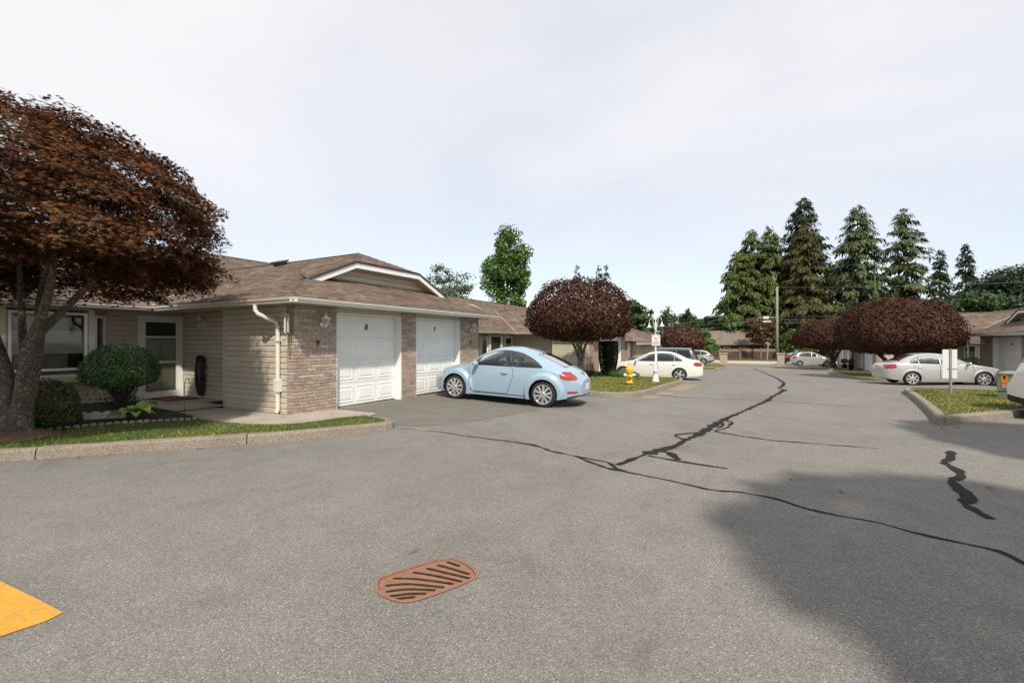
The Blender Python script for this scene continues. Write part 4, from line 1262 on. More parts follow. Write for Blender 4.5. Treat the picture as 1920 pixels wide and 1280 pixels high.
    siding(gw, (xw + 0.003, yA), (xw + 0.003, yB), zc - 0.10, zt - 0.03, e=0.13, trap=trap)
    rb = [(-ov + s1 - 0.10, zc - 0.043), (-ov + sg, zt), (G + ov - sg, zt), (G + ov - s1 + 0.10, zc - 0.043)]
    for (ya, za), (yb, zb) in zip(rb[:-1], rb[1:]):
        MB().add([(xg + q, yy, zz) for q in (0.0, 0.03) for yy, zz in ((ya, za - 0.165), (yb, zb - 0.165), (yb, zb - 0.03), (ya, za - 0.03))],
                 [(0, 1, 2, 3), (7, 6, 5, 4), (0, 4, 5, 1), (1, 5, 6, 2), (2, 6, 7, 3), (3, 7, 4, 0)]).build('rake_board', 'white_paint', root)
        MB().add([(xg + q, yy, zz) for q in (-0.30, 0.055) for yy, zz in ((ya, za - 0.03), (yb, zb - 0.03), (yb, zb + 0.012), (ya, za + 0.012))],
                 [(0, 1, 2, 3), (7, 6, 5, 4), (0, 4, 5, 1), (1, 5, 6, 2), (2, 6, 7, 3), (3, 7, 4, 0)]).build('drip_edge', 'dark_edge', root)
        MB().quad((xg, ya, za - 0.16), (xg, yb, zb - 0.16), (xw, yb, zb - 0.16), (xw, ya, za - 0.16)).build('soffit', 'soffit', root)
    if vent is not None:
        vx, vy = vent; vz = ze + pitch * (min(vy, G - vy) + ov)
        v = MB().box(-0.24, 0.24, -0.16, 0.16, 0.07, 0.13).box(-0.19, 0.19, -0.12, 0.12, -0.1, 0.07)
        v.xf(Matrix.Translation((vx, vy, vz + 0.02)) @ Matrix.Rotation(R(18), 4, 'X')).build('roof_vent', 'vent_brown', roof, bevel=0.012)
    if skylight is not None:
        kx, ky = skylight; kz = ze + pitch * (xm - kx)
        M = Matrix.Translation((kx, ky, kz)) @ Matrix.Rotation(math.atan(pitch), 4, 'Y')
        k = MB().box(-0.62, 0.62, -0.75, 0.75, 0, 0.13).xf(M).build('skylight', 'vent_brown', roof)
        MB().box(-0.57, 0.57, -0.70, 0.70, 0.131, 0.15).xf(M).build('pane', 'skylight_grey', k)
    return root

house8 = row_house((-8.3, 5.97, 0.10), 0, 'nearest beige row house with brick piers and garage doors 8 and 7', near=True, numbers=('8', '7'), vent=(-4.9, 3.05), wallnum=('8', '7'), handles=(None, 3.76))
house6 = row_house((-8.3, 24.7, -0.20), 0, 'beige row house behind the blue car and round maple, with a skylight', bw=1.05, numbers=(None, None), skylight=(-8.4, 0.4))
house36 = row_house((10.5, 34.1, -0.36), PI, 'beige row house at the right edge with garage door 36', bw=1.5, dw=3.0, pw=0.55, numbers=('36', None), sides=(-1,), half=9.4, wallnum=('6', None))
row_house((7.5, 51.95, -0.78), PI, 'row house with white garage doors just behind the big right maple', bw=1.4, dw=3.0, pw=0.55, sides=(1,), half=9.4, main_x=-5.0)
row_house((7.5, 62.4, -0.95), PI, 'farthest row house on the right, white garages behind the smaller maple', bw=1.4, dw=3.0, pw=0.55, sides=(1,), half=5.0)

# ------------------------------------------------------------------ vehicles
def smooth_curve(pts, x, sig=0.05):
    P = np.array(sorted(pts)); 
    X = np.linspace(P[0, 0] - 0.6, P[-1, 0] + 0.6, 1200); Y = np.interp(X, P[:, 0], P[:, 1])
    h = X[1] - X[0]; n = int(3 * sig / h); k = np.exp(-0.5 * (np.arange(-n, n + 1) * h / sig) ** 2); k /= k.sum()
    Yp = np.concatenate([np.full(n, Y[0]), Y, np.full(n, Y[-1])])
    return np.interp(x, X, np.convolve(Yp, k, 'valid'))

def arch_circle(x, z, cx, cz, r): return np.hypot(x - cx, z - cz) - r

def car(sp, loc, rz, label, group='cars parked in the court', name='parked_car', cat='car', pitch=0.0):
    root = empty(name, loc, rz, label, cat, group)
    if pitch: root.rotation_euler = (0, pitch, rz)
    xf, xb = sp['nose'], sp['tail']
    st = np.concatenate([xf - (xf - (xf - 0.22)) * np.linspace(0, 1, 9)[:-1] ** 1.5, np.linspace(xf - 0.22, xb + 0.22, 140), xb + 0.22 - 0.22 * (1 - (1 - np.linspace(0, 1, 9)[1:]) ** 1.5)])
    S = lambda k, sg=0.05: smooth_curve(sp[k], st, sg)
    zt, zb, W, wr, z0 = S('top', sp.get('ts', 0.05)), S('belt'), S('width', 0.04), S('roofw', 0.07), S('sill')
    crown = S('crown', 0.06)
    zt = np.maximum(zt, zb + 0.02); zr = np.maximum(zt - crown, zb + 0.012)
    na, nb, nc = 24, 11, 9
    Vs = []
    tuck = sp.get('tuck', 0.07)
    for i, x in enumerate(st):
        half = []
        for k in range(na):
            s = k / na; z = z0[i] + (zb[i] - z0[i]) * s
            y = W[i] - tuck * (1 - s) ** 2.2 - 0.03 * s ** 3
            half.append((y, z))
        yb = W[i] - 0.03
        for k in range(nb):
            s = k / nb; z = zb[i] + (zr[i] - zb[i]) * s
            half.append((yb + (min(wr[i], yb - 0.01) - yb) * s ** 1.1 + 0.02 * math.sin(PI * s) * min(1, (zr[i] - zb[i]) / .3), z))
        for k in range(nc + 1):
            th = PI / 2 * k / nc
            half.append((min(wr[i], yb - 0.01) * math.cos(th), zr[i] + (zt[i] - zr[i]) * math.sin(th)))
        Vs.append([(x, y, z) for y, z in half])
    A = np.array(Vs)                                   # stations, half section, 3
    # wheel-arch flares and bulging fenders
    fr, fb, fe = sp.get('fender', (0.40, 0.02, 0.06))
    for wx in sp['axles']:
        d = np.hypot(A[..., 0] - wx, (A[..., 2] - sp['wr']) * sp.get('fz', 1.0))
        m = sstep((fr - d) / fe) * (A[..., 2] < zt[:, None] - 0.03)
        A[..., 1] += fb * m * np.clip(A[..., 1] / 0.5, 0, 1)
    m = A.shape[1]
    full = np.concatenate([A, A[:, ::-1][:, 1:] * (1, -1, 1)], 1)          # mirror to the other side
    n = full.shape[1]
    rings = [full]
    def cap(ring, sgn):
        c = ring.mean(0); out = []
        for t, b in ((0.25, 0.02), (0.55, 0.03), (0.85, 0.035), (1.0, 0.036)):
            q = ring * 1.0; q[:, 1] = ring[:, 1] * (1 - t); q[:, 2] = ring[:, 2]; q[:, 0] = ring[:, 0] + sgn * b
            out.append(q)
        return np.array(out)
    full = np.concatenate([cap(full[0], 1)[::-1], full, cap(full[-1], -1)], 0)
    N = full.shape[0]
    V = full.reshape(-1, 3)
    i, j = np.meshgrid(np.arange(N - 1), np.arange(n - 1), indexing='ij'); q = (i * n + j).ravel()
    T = np.vstack([np.stack([q, q + 1, q + n + 1], 1), np.stack([q, q + n + 1, q + n], 1)])
    paint = sp['paint']
    def X(): return V[:, 0]
    def cut(f, fn):
        nonlocal V, T
        V, ti, T, _ = clip_tris(V, T, f); return ti
    pieces = []
    # wheel openings
    for wx in sp['axles']:
        f = np.where(np.abs(V[:, 1]) > 0.45, arch_circle(V[:, 0], V[:, 2], wx, sp['wr'] + 0.005, sp['arch']), 1.0)
        cut(f, None)
    # glass: side windows ringed by black seals
    def side_piece(poly, rnd, nm, mat, shift=0.0, parent=None, both=True, seal=0.0, ymin=0.25):
        nonlocal V, T
        f = sd_poly(V[:, 0], V[:, 2], poly, rnd); f = np.where(np.abs(V[:, 1]) > ymin, f, 1.0)
        ti = cut(f, None); out = []
        if seal:
            V2, inner, ring, _ = clip_tris(V, ti, np.where(np.abs(V[:, 1]) > ymin, sd_poly(V[:, 0], V[:, 2], poly, rnd - seal), 1.0))
            for sg in (1, -1):
                for tt, n2, m2 in ((inner, nm, mat), (ring, 'window_seal', 'dark_plastic')):
                    k = tt[(V2[tt].mean(1)[:, 1] * sg) > 0]
                    if len(k):
                        v, t = compact(V2, k); out.append(mesh_np(n2, v, t, m2, parent or root, True))
            return out
        for sg in (1, -1):
            k = ti[(V[ti].mean(1)[:, 1] * sg) > 0]
            if len(k):
                v, t = compact(V, k)
                if shift: v = v + np.array([0, shift * sg, 0])
                out.append(mesh_np(nm, v, t, mat, parent or root, True))
        return out
    def top_piece(f, nm, mat, seal=0.0):
        """pane from the upper skin (windscreen, rear window); f negative inside"""
        nonlocal V, T
        ti = cut(f(V), None)
        if seal:
            V2, inner, ring, _ = clip_tris(V, ti, f(V) + seal)
            for tt, n2, m2 in ((inner, nm, mat), (ring, 'window_seal', 'dark_plastic')):
                if len(tt):
                    v, t = compact(V2, tt); mesh_np(n2, v, t, m2, root, True)
        elif len(ti):
            v, t = compact(V, ti); mesh_np(nm, v, t, mat, root, True)
    glass = sp.get('glass', 'car_glass')
    for k, (poly) in enumerate(sp['windows']): side_piece(poly, 0.02, 'side_window', glass if k == 0 else sp.get('rear_glass', glass), seal=0.018)
    for x0, x1, yw, zmin, nm in sp['screens']:
        lo, hi = min(x0, x1), max(x0, x1)
        def f(V, lo=lo, hi=hi, yw=yw, zmin=zmin, x0=x0, x1=x1):
            t = np.clip((V[:, 0] - x0) / (x1 - x0), 0, 1)             # x0: lower edge, x1: roof edge
            w = yw[0] * (1 - t) + yw[1] * t
            e = np.maximum(np.maximum(lo + 0.10 * (V[:, 1] / 0.7) ** 2 * (1 if x0 < x1 else -1) * 0 - V[:, 0], V[:, 0] - hi), np.abs(V[:, 1]) - w)
            return np.maximum(e, zmin - V[:, 2])
        top_piece(f, nm, glass if nm == 'windscreen' else sp.get('rear_glass', glass), seal=0.02)
    for poly, nm, mat, sh in sp.get('lamps', ()): side_piece(poly, 0.012, nm, mat, sh)
    for poly, nm, mat, sh in sp.get('trims', ()): side_piece(poly, 0.0, nm, mat, sh, ymin=sp.get('trim_ymin', 0.0))
    # doors with shut lines
    for poly in sp['doors']:
        f = np.where(np.abs(V[:, 1]) > 0.4, sd_poly(V[:, 0], V[:, 2], poly, 0.035), 1.0)
        ti = cut(f, None)
        V, ti, band, _ = clip_tris(V, ti, np.where(np.abs(V[:, 1]) > 0.4, sd_poly(V[:, 0], V[:, 2], poly, 0.024), 1.0))
        if len(band):
            v, t = compact(V, band); v = v * np.array([1, 0.997, 1]); mesh_np('shut_line', v, t, 'black_paint', root, True)
        cx = np.mean([p[0] for p in poly])
        for sg in (1, -1):
            k = ti[(V[ti].mean(1)[:, 1] * sg) > 0]
            if len(k):
                v, t = compact(V, k); d = mesh_np('door', v, t, paint, root, True)
                hx, hz = min(p[0] for p in poly) + 0.22, sp.get('handle_z', 0.80)
                yy = np.abs(v[:, 1])[np.argmin(np.hypot(v[:, 0] - hx, v[:, 2] - hz))]
                MB().tube([(hx - 0.09, sg * (yy + 0.004), hz), (hx - 0.07, sg * (yy + 0.03), hz), (hx + 0.07, sg * (yy + 0.03), hz), (hx + 0.09, sg * (yy + 0.004), hz)], 0.014, 8).build('handle', paint if sp.get('body_handles', True) else 'chrome', d, True)
    v, t = compact(V, T)
    body = mesh_np('body', v, t, paint, root, True)
    for cutline in sp.get('lines', ()):
        MB().tube(cutline, 0.004, 5).build('seam', 'black_paint', root)
    # wells, floor pan, interior
    Wm = float(W.max())
    for wx in sp['axles']:
        for sg in (1, -1):
            mb = MB(); k = 18
            yo = Wm - tuck * 0.6 - 0.005
            P1 = [(wx + (sp['arch'] + 0.004) * math.cos(a), sp['wr'] + 0.005 + (sp['arch'] + 0.004) * math.sin(a)) for a in np.linspace(-0.25, PI + 0.25, k)]
            mb.add([(x, sg * yo, z) for x, z in P1] + [(x, sg * 0.52, z) for x, z in P1], [(a, a + 1, k + a + 1, k + a) for a in range(k - 1)] + [tuple(range(k, 2 * k))])
            mb.build('wheel_well', 'black_paint', root)
    ax = sp['axles']
    MB().box(min(ax) + sp['arch'], max(ax) - sp['arch'], -Wm + 0.16, Wm - 0.16, 0.17, 0.30).build('floor_pan', 'black_paint', root)
    MB().box(xb + 0.25, min(ax) - sp['arch'], -Wm + 0.3, Wm - 0.3, 0.24, 0.34).build('rear_valance', 'black_paint', root)
    MB().box(max(ax) + sp['arch'], xf - 0.25, -Wm + 0.3, Wm - 0.3, 0.20, 0.34).build('front_valance', 'black_paint', root)
    c0, c1, fh, bz = sp['cabin']           # rear, front, floor height, belt
    MB().box(c1 - 0.35, c1, -Wm + 0.18, Wm - 0.18, bz - 0.28, bz - 0.02).build('dashboard', 'dark_interior', root, bevel=0.05)
    ri = sp.get('inside', 'interior')
    MB().box(c0, c1, -Wm + 0.17, Wm - 0.17, fh, fh + 0.05).build('carpet', 'dark_interior', root)
    for yy in (0.36, -0.36):
        x = c1 - 0.98
        s = MB().box(x - 0.25, x + 0.25, yy - 0.25, yy + 0.25, fh + 0.12, fh + 0.32).build('seat', ri, root, bevel=0.06)
        MB().add([(x - 0.28, yy - 0.23, fh + 0.28), (x - 0.14, yy - 0.23, fh + 0.28), (x - 0.14, yy + 0.23, fh + 0.28), (x - 0.28, yy + 0.23, fh + 0.28),
                  (x - 0.44, yy - 0.19, bz + 0.10), (x - 0.34, yy - 0.19, bz + 0.10), (x - 0.34, yy + 0.19, bz + 0.10), (x - 0.44, yy + 0.19, bz + 0.10)],
                 [(0, 3, 2, 1), (4, 5, 6, 7), (0, 1, 5, 4), (1, 2, 6, 5), (2, 3, 7, 6), (3, 0, 4, 7)]).build('backrest', ri, s, bevel=0.03)
        MB().box(x - 0.47, x - 0.38, yy - 0.12, yy + 0.12, bz + 0.13, bz + 0.29).build('headrest', ri, s, bevel=0.03)
    MB().box(c0 + 0.12, c0 + 0.28, -0.55, 0.55, fh + 0.2, bz + 0.02).build('rear_seat', ri, root, bevel=0.05)
    sw = MB(); R0, r0 = 0.18, 0.016
    for a in range(20):
        an, a2 = 2 * PI * a / 20, 2 * PI * (a + 1) / 20
        sw.tube([(0, R0 * math.cos(an), R0 * math.sin(an)), (0, R0 * math.cos(a2), R0 * math.sin(a2))], r0, 5, False)
    sw.xf(Matrix.Translation((c1 - 0.42, 0.36, bz - 0.02)) @ Matrix.Rotation(R(-24), 4, 'Y')).build('steering_wheel', 'dark_plastic', root)
    # mirrors
    mx, mz = sp['mirror']
    for sg in (1, -1):
        mb = MB().lathe([(0.0, -0.10), (0.05, -0.095), (0.072, -0.05), (0.075, 0.0), (0.066, 0.06), (0.04, 0.095), (0.0, 0.10)], 14, 'y')
        mb.xf(Matrix.Translation((mx, sg * (Wm + 0.07), mz)) @ Matrix.Diagonal((0.72, 1.05, 1.0, 1)))
        mo = mb.build('side_mirror', sp.get('mirror_mat', paint), root, True)
        MB().tube([(mx + 0.01, sg * (Wm - 0.08), mz - 0.045), (mx, sg * (Wm + 0.03), mz - 0.03)], [0.035, 0.025], 8).build('mirror_arm', 'dark_plastic', mo)
    # wheels
    wr_, tw = sp['wr'], sp.get('tyre_w', 0.21)
    rr = sp['rim']
    tyre = MB().lathe([(rr - 0.01, -tw / 2 + 0.02), (rr + 0.01, -tw / 2 + 0.003), (rr + (wr_ - rr) * .55, -tw / 2), (wr_ - 0.018, -tw / 2 + 0.018), (wr_, -tw / 2 + 0.05), (wr_, tw / 2 - 0.05), (wr_ - 0.018, tw / 2 - 0.018), (rr + (wr_ - rr) * .55, tw / 2), (rr - 0.01, tw / 2 - 0.02)], 40, 'y')
    tyre_me = None
    rim_me = None
    for wx in ax:
        for sg in (1, -1):
            if tyre_me is None:
                w = tyre.build('wheel', 'rubber', root, True); tyre_me = w.data
                rim = MB(); nsp, dbl = sp.get('spokes', (5, True))
                yo = -tw / 2
                rim.lathe([(rr + 0.012, yo + 0.004), (rr + 0.008, yo - 0.006), (rr - 0.012, yo - 0.004), (rr - 0.022, yo + 0.03), (rr - 0.03, yo + 0.12)], 40, 'y')
                for k in range(nsp):
                    for dd in ((-1, 1) if dbl else (0,)):
                        a0 = 2 * PI * k / nsp + PI / 2
                        ain, aout = a0 + dd * 0.16, a0 + dd * (PI / nsp * 0.5)
                        wi, wo = sp.get('spoke_w', (0.022, 0.030))
                        p0 = Vector((0.05 * math.cos(ain), 0, 0.05 * math.sin(ain))); p1 = Vector(((rr - 0.01) * math.cos(aout), 0, (rr - 0.01) * math.sin(aout)))
                        d = (p1 - p0).normalized(); nn = Vector((-d.z, 0, d.x))
                        yi, yq = yo - 0.002, yo + 0.004
                        q = [p0 + nn * wi, p0 - nn * wi, p1 - nn * wo, p1 + nn * wo]
                        rim.add([(v.x, yi, v.z) for v in q[:2]] + [(v.x, yq, v.z) for v in q[2:]] + [(v.x, yi + 0.035, v.z) for v in q[:2]] + [(v.x, yq + 0.035, v.z) for v in q[2:]],
                                [(0, 1, 2, 3), (0, 4, 5, 1), (1, 5, 6, 2), (2, 6, 7, 3), (3, 7, 4, 0)])
                rim.lathe([(0.0, yo - 0.008), (0.05, yo - 0.008), (0.062, yo + 0.0), (0.062, yo + 0.05)], 18, 'y')
                rmo = rim.build('rim', sp.get('rim_mat', 'rim_silver'), w); rim_me = rmo.data
                bk = MB().lathe([(0.0, yo + 0.055), (rr - 0.02, yo + 0.055)], 30, 'y').build('brake', 'rim_dark', w); bk_me = bk.data
                hb = MB().lathe([(0.0, yo - 0.012), (0.028, yo - 0.012), (0.030, yo - 0.008)], 14, 'y').build('hub_cap', 'metal_grey', w); hb_me = hb.data
            else:
                w = link('wheel', tyre_me, root)
                link('rim', rim_me, w); link('brake', bk_me, w); link('hub_cap', hb_me, w)
            w.location = (wx, sg * (Wm + fb * 0.6 - tuck * 0.35 - tw / 2 - 0.012), wr_)
            w.rotation_euler = (0, float(RNG.uniform(0, 1.2)) * (1 if sg < 0 else -1), 0 if sg < 0 else PI)
    # plates
    for px, pz, sg in sp.get('plates', ()):
        p = MB().box(px - 0.008, px + 0.008, -0.16, 0.16, pz - 0.08, pz + 0.08).build('number_plate', 'plate_white', root, bevel=0.006)
    return root

# -------- the light blue rounded coupe
BLUE = dict(nose=2.13, tail=-2.13, axles=(1.27, -1.267), wr=0.334, rim=0.235, arch=0.372, tyre_w=0.215, paint='paint_light_blue', ts=0.07,
    top=[(2.13, .60), (2.08, .68), (1.98, .76), (1.8, .845), (1.55, .915), (1.3, .965), (1.05, 1.00), (.92, 1.04), (.70, 1.20), (.45, 1.35), (.2, 1.445), (-.05, 1.486), (-.35, 1.476), (-.65, 1.43), (-.95, 1.352), (-1.25, 1.245), (-1.5, 1.14), (-1.72, 1.035), (-1.9, .96), (-2.03, .87), (-2.1, .78), (-2.13, .68)],
    belt=[(2.13, .50), (2.0, .62), (1.8, .72), (1.5, .80), (1.1, .88), (.9, .925), (.5, .945), (-1.0, .955), (-1.4, .93), (-1.75, .84), (-2.0, .73), (-2.13, .60)],
    width=[(2.13, .42), (2.09, .56), (2.0, .66), (1.85, .74), (1.6, .80), (1.2, .825), (.3, .835), (-.8, .84), (-1.3, .835), (-1.6, .81), (-1.85, .745), (-2.0, .67), (-2.09, .57), (-2.13, .46)],
    roofw=[(2.13, .30), (2.0, .46), (1.7, .58), (1.2, .66), (.9, .70), (.6, .66), (.2, .60), (-.3, .575), (-.8, .57), (-1.2, .57), (-1.5, .58), (-1.8, .56), (-2.0, .50), (-2.13, .36)],
    crown=[(2.13, .06), (1.6, .09), (1.0, .07), (.7, .07), (.2, .085), (-.4, .09), (-1.0, .09), (-1.5, .09), (-1.9, .10), (-2.13, .08)],
    sill=[(2.13, .30), (1.9, .22), (1.6, .20), (.8, .185), (-.8, .185), (-1.6, .22), (-1.9, .26), (-2.13, .32)],
    fender=(0.53, 0.085, 0.055), fz=1.0, tuck=0.05,
    windows=[[(.78, .985), (.66, 1.095), (.45, 1.235), (.2, 1.325), (-.05, 1.362), (-.30, 1.358), (-.375, .985)],
             [(-.44, .985), (-.375, 1.352), (-.62, 1.295), (-.85, 1.205), (-1.05, 1.09), (-1.19, .99)]],
    screens=[(.93, .20, (.66, .56), 1.0, 'windscreen'), (-1.73, -.98, (.50, .50), 1.0, 'rear_window')],
    lamps=[([(1.98, .62), (1.80, .78), (1.68, .74), (1.72, .60), (1.86, .54)], 'headlight', 'lamp_clear', 0.004),
           ([(-1.66, .84), (-1.72, .90), (-1.84, .90), (-1.98, .80), (-2.03, .73), (-1.84, .715), (-1.70, .75)], 'tail_light', 'lamp_red', 0.006),
           ([(1.87, .47), (1.81, .52), (1.79, .44), (1.84, .40)], 'side_marker', 'lamp_amber', 0.004),
           ([(-1.86, .418), (-1.86, .392), (-2.06, .405), (-2.06, .43)], 'reflector', 'lamp_red', 0.004)],
    trims=[([(-.345, .975), (-.30, 1.366), (-.385, 1.362), (-.46, .975)], 'door_pillar', 'dark_plastic', 0.0),
           ([(-1.72, .17), (-1.86, .29), (-2.0, .335), (-2.2, .355), (-2.2, .17)], 'diffuser', 'dark_plastic', 0.0),
           ([(2.2, .17), (2.2, .36), (2.05, .33), (1.9, .22), (1.85, .17)], 'front_lip', 'dark_plastic', 0.0),
           ([(.74, .258), (-.76, .258), (-.76, .228), (.74, .228)], 'rocker_strip', 'dark_plastic', 0.0)],
    trim_ymin=0.0,
    doors=[[(.74, .30), (.80, .55), (.86, .93), (-.36, .955), (-.40, .75), (-.24, .30)]], handle_z=.80,
    cabin=(-1.35, .95, .30, .95), mirror=(.62, 1.00), spokes=(5, True), spoke_w=(.020, .032), plates=[(-2.165, .53, -1)])
beetle = car(BLUE, (-6.08, 11.0, zf(-6.08, 10.6) + 0.012), PI + R(4.4), 'light blue rounded two-door coupe parked nose-in at garage door 7', pitch=-R(1.9))
MB().tube([(-.95, 0, 1.405), (-1.03, 0, 1.47)], [.022, .006], 6).build('aerial', 'dark_plastic', beetle)
MB().lathe([(0.0, 0.012), (0.055, 0.010), (0.062, 0.0)], 18, 'x').xf(Matrix.Translation((-2.03, 0, .88)) @ Matrix.Rotation(R(35), 4, 'Y') @ Matrix.Scale(-1, 4, (1, 0, 0))).build('emblem', 'chrome', beetle, True)
MB().tube([(-2.02, -.42, .29), (-2.15, -.42, .29)], .035, 12).build('exhaust', 'chrome', beetle, True)

def sedan(paint, **k):
    d = dict(nose=2.36, tail=-2.40, axles=(1.40, -1.33), wr=0.325, rim=0.222, arch=0.358, paint=paint,
    top=[(2.36, .62), (2.30, .70), (2.1, .78), (1.7, .87), (1.2, .945), (1.0, .985), (.78, 1.10), (.45, 1.27), (.15, 1.39), (-.15, 1.45), (-.5, 1.468), (-.9, 1.44), (-1.2, 1.37), (-1.5, 1.235), (-1.75, 1.11), (-1.95, 1.06), (-2.25, 1.035), (-2.36, .96), (-2.40, .84)],
    belt=[(2.36, .55), (2.2, .68), (1.8, .80), (1.1, .90), (.7, .925), (-1.2, .955), (-1.7, .965), (-2.2, .95), (-2.4, .76)],
    width=[(2.36, .46), (2.30, .62), (2.15, .75), (1.85, .84), (1.3, .885), (-1.2, .89), (-1.8, .86), (-2.15, .79), (-2.32, .70), (-2.40, .58)],
    roofw=[(2.36, .34), (2.1, .56), (1.5, .68), (1.0, .74), (.6, .66), (0, .585), (-.8, .575), (-1.3, .58), (-1.7, .64), (-2.1, .66), (-2.4, .46)],
    crown=[(2.36, .05), (1.6, .06), (1.0, .06), (.3, .075), (-.9, .075), (-1.5, .06), (-1.9, .05), (-2.4, .06)],
    sill=[(2.36, .26), (2.0, .20), (1.0, .19), (-1.0, .19), (-2.0, .24), (-2.4, .32)],
    fender=(0.42, 0.018, 0.06), tuck=0.06,
    windows=[[(.80, .965), (.55, 1.105), (.25, 1.24), (0.0, 1.315), (-.20, 1.345), (-.22, .975)],
             [(-.29, .975), (-.27, 1.35), (-.6, 1.362), (-.95, 1.325), (-1.05, 1.29), (-1.07, .995)],
             [(-1.12, .995), (-1.10, 1.275), (-1.30, 1.16), (-1.45, 1.03), (-1.44, 1.0)]],
    screens=[(1.0, .20, (.70, .56), .98, 'windscreen'), (-1.78, -1.12, (.60, .53), 1.08, 'rear_window')],
    lamps=[([(2.27, .60), (2.2, .72), (1.88, .78), (1.84, .70), (2.05, .60)], 'headlight', 'lamp_clear', .004),
           ([(-1.98, .80), (-2.0, .95), (-2.30, .94), (-2.38, .86), (-2.36, .77), (-2.15, .76)], 'tail_light', 'lamp_red', .005)],
    trims=[([(-2.5, .30), (-2.2, .26), (-1.85, .245), (-1.85, .18), (-2.5, .18)], 'rear_lip', 'dark_plastic', 0.0)],
    doors=[[(.90, .30), (.98, .60), (.92, .945), (-.22, .965), (-.25, .60), (-.22, .30)], [(-.29, .30), (-.32, .60), (-.30, .965), (-1.22, .985), (-1.30, .80), (-1.0, .55), (-.86, .30)]],
    cabin=(-1.45, 1.0, .30, .95), mirror=(.74, .985), spokes=(5, False), spoke_w=(.032, .045), handle_z=.82, plates=[(-2.44, .80, -1)])
    d.update(k); return d

WHITE_SEDAN = sedan('paint_white')
white_sedan = car(WHITE_SEDAN, (-4.98, 24.35, zf(-5, 24.4) - 0.03), PI + R(8.0), 'white four-door sedan parked behind the hydrant and lamp post', pitch=-R(0.6))
def scale_x(sp, s):
    for k in ('top', 'belt', 'width', 'roofw', 'crown', 'sill'): sp[k] = [(x * s, v) for x, v in sp[k]]
    for k in ('windows', 'doors'): sp[k] = [[(x * s, z) for x, z in p] for p in sp[k]]
    for k in ('lamps', 'trims'): sp[k] = [([(x * s, z) for x, z in p[0]], *p[1:]) for p in sp[k]]
    sp['screens'] = [(a * s, b * s, *r) for a, b, *r in sp['screens']]
    sp['nose'] *= s; sp['tail'] *= s
    return sp
SILVER = scale_x(sedan('paint_champagne', axles=(1.30, -1.30), spokes=(7, False), spoke_w=(.026, .040), wr=.315, arch=.348), .945)
silver_sedan = car(SILVER, (7.05, 27.75, zf(7.0, 27.8) - .01), R(13), 'silver sedan parked beyond the square sign on the right', pitch=-R(0.6))

def boxy(paint, **k):
    d = dict(nose=2.10, tail=-2.15, axles=(1.28, -1.30), wr=0.36, rim=0.21, arch=0.40, paint=paint,
    top=[(2.1, .80), (2.05, .94), (1.9, 1.0), (1.2, 1.06), (.82, 1.09), (.62, 1.28), (.40, 1.54), (.25, 1.63), (-.2, 1.67), (-1.2, 1.67), (-1.75, 1.65), (-1.95, 1.50), (-2.05, 1.2), (-2.13, 1.0), (-2.15, .8)],
    belt=[(2.1, .72), (1.9, .92), (1.0, 1.0), (.5, 1.03), (-1.9, 1.05), (-2.1, .95), (-2.15, .7)],
    width=[(2.1, .60), (2.0, .74), (1.7, .82), (1.0, .85), (-1.7, .85), (-2.0, .80), (-2.15, .70)],
    roofw=[(2.1, .50), (1.8, .70), (1.0, .76), (.6, .72), (.2, .64), (-1.6, .63), (-1.9, .64), (-2.15, .55)],
    crown=[(2.1, .05), (.8, .05), (.2, .07), (-1.7, .07), (-2.15, .06)],
    sill=[(2.1, .38), (1.8, .32), (-1.8, .32), (-2.15, .40)], fender=(0.46, .035, .06), tuck=.04,
    windows=[[(.58, 1.08), (.36, 1.40), (.22, 1.50), (-.28, 1.52), (-.28, 1.08)], [(-.36, 1.08), (-.36, 1.52), (-.95, 1.52), (-.98, 1.08)], [(-1.06, 1.08), (-1.04, 1.52), (-1.72, 1.50), (-1.85, 1.10)]],
    screens=[(.80, .32, (.68, .58), 1.08, 'windscreen'), (-2.03, -1.80, (.58, .56), 1.1, 'rear_window')],
    lamps=[([(2.12, .72), (2.1, .90), (1.92, .92), (1.92, .74)], 'headlight', 'lamp_clear', .004), ([(-2.0, .78), (-1.98, 1.05), (-2.12, 1.05), (-2.16, .78)], 'tail_light', 'lamp_red', .005)],
    doors=[[(.72, .42), (.74, 1.05), (-.30, 1.05), (-.30, .42)], [(-.36, .42), (-.36, 1.05), (-1.1, 1.05), (-1.1, .80), (-.86, .42)]],
    cabin=(-1.7, .85, .42, 1.05), mirror=(.55, 1.10), mirror_mat='dark_plastic', spokes=(5, False), handle_z=.92, rear_glass='dark_car_glass', plates=[(-2.17, .85, -1)])
    d.update(k); return d
car(boxy('paint_dark_green'), (-5.5, 29.6, zf(-5.5, 29.6)), PI + R(0.5), 'dark green boxy utility vehicle half hidden behind the white sedan', name='parked_utility_vehicle', cat='utility vehicle')

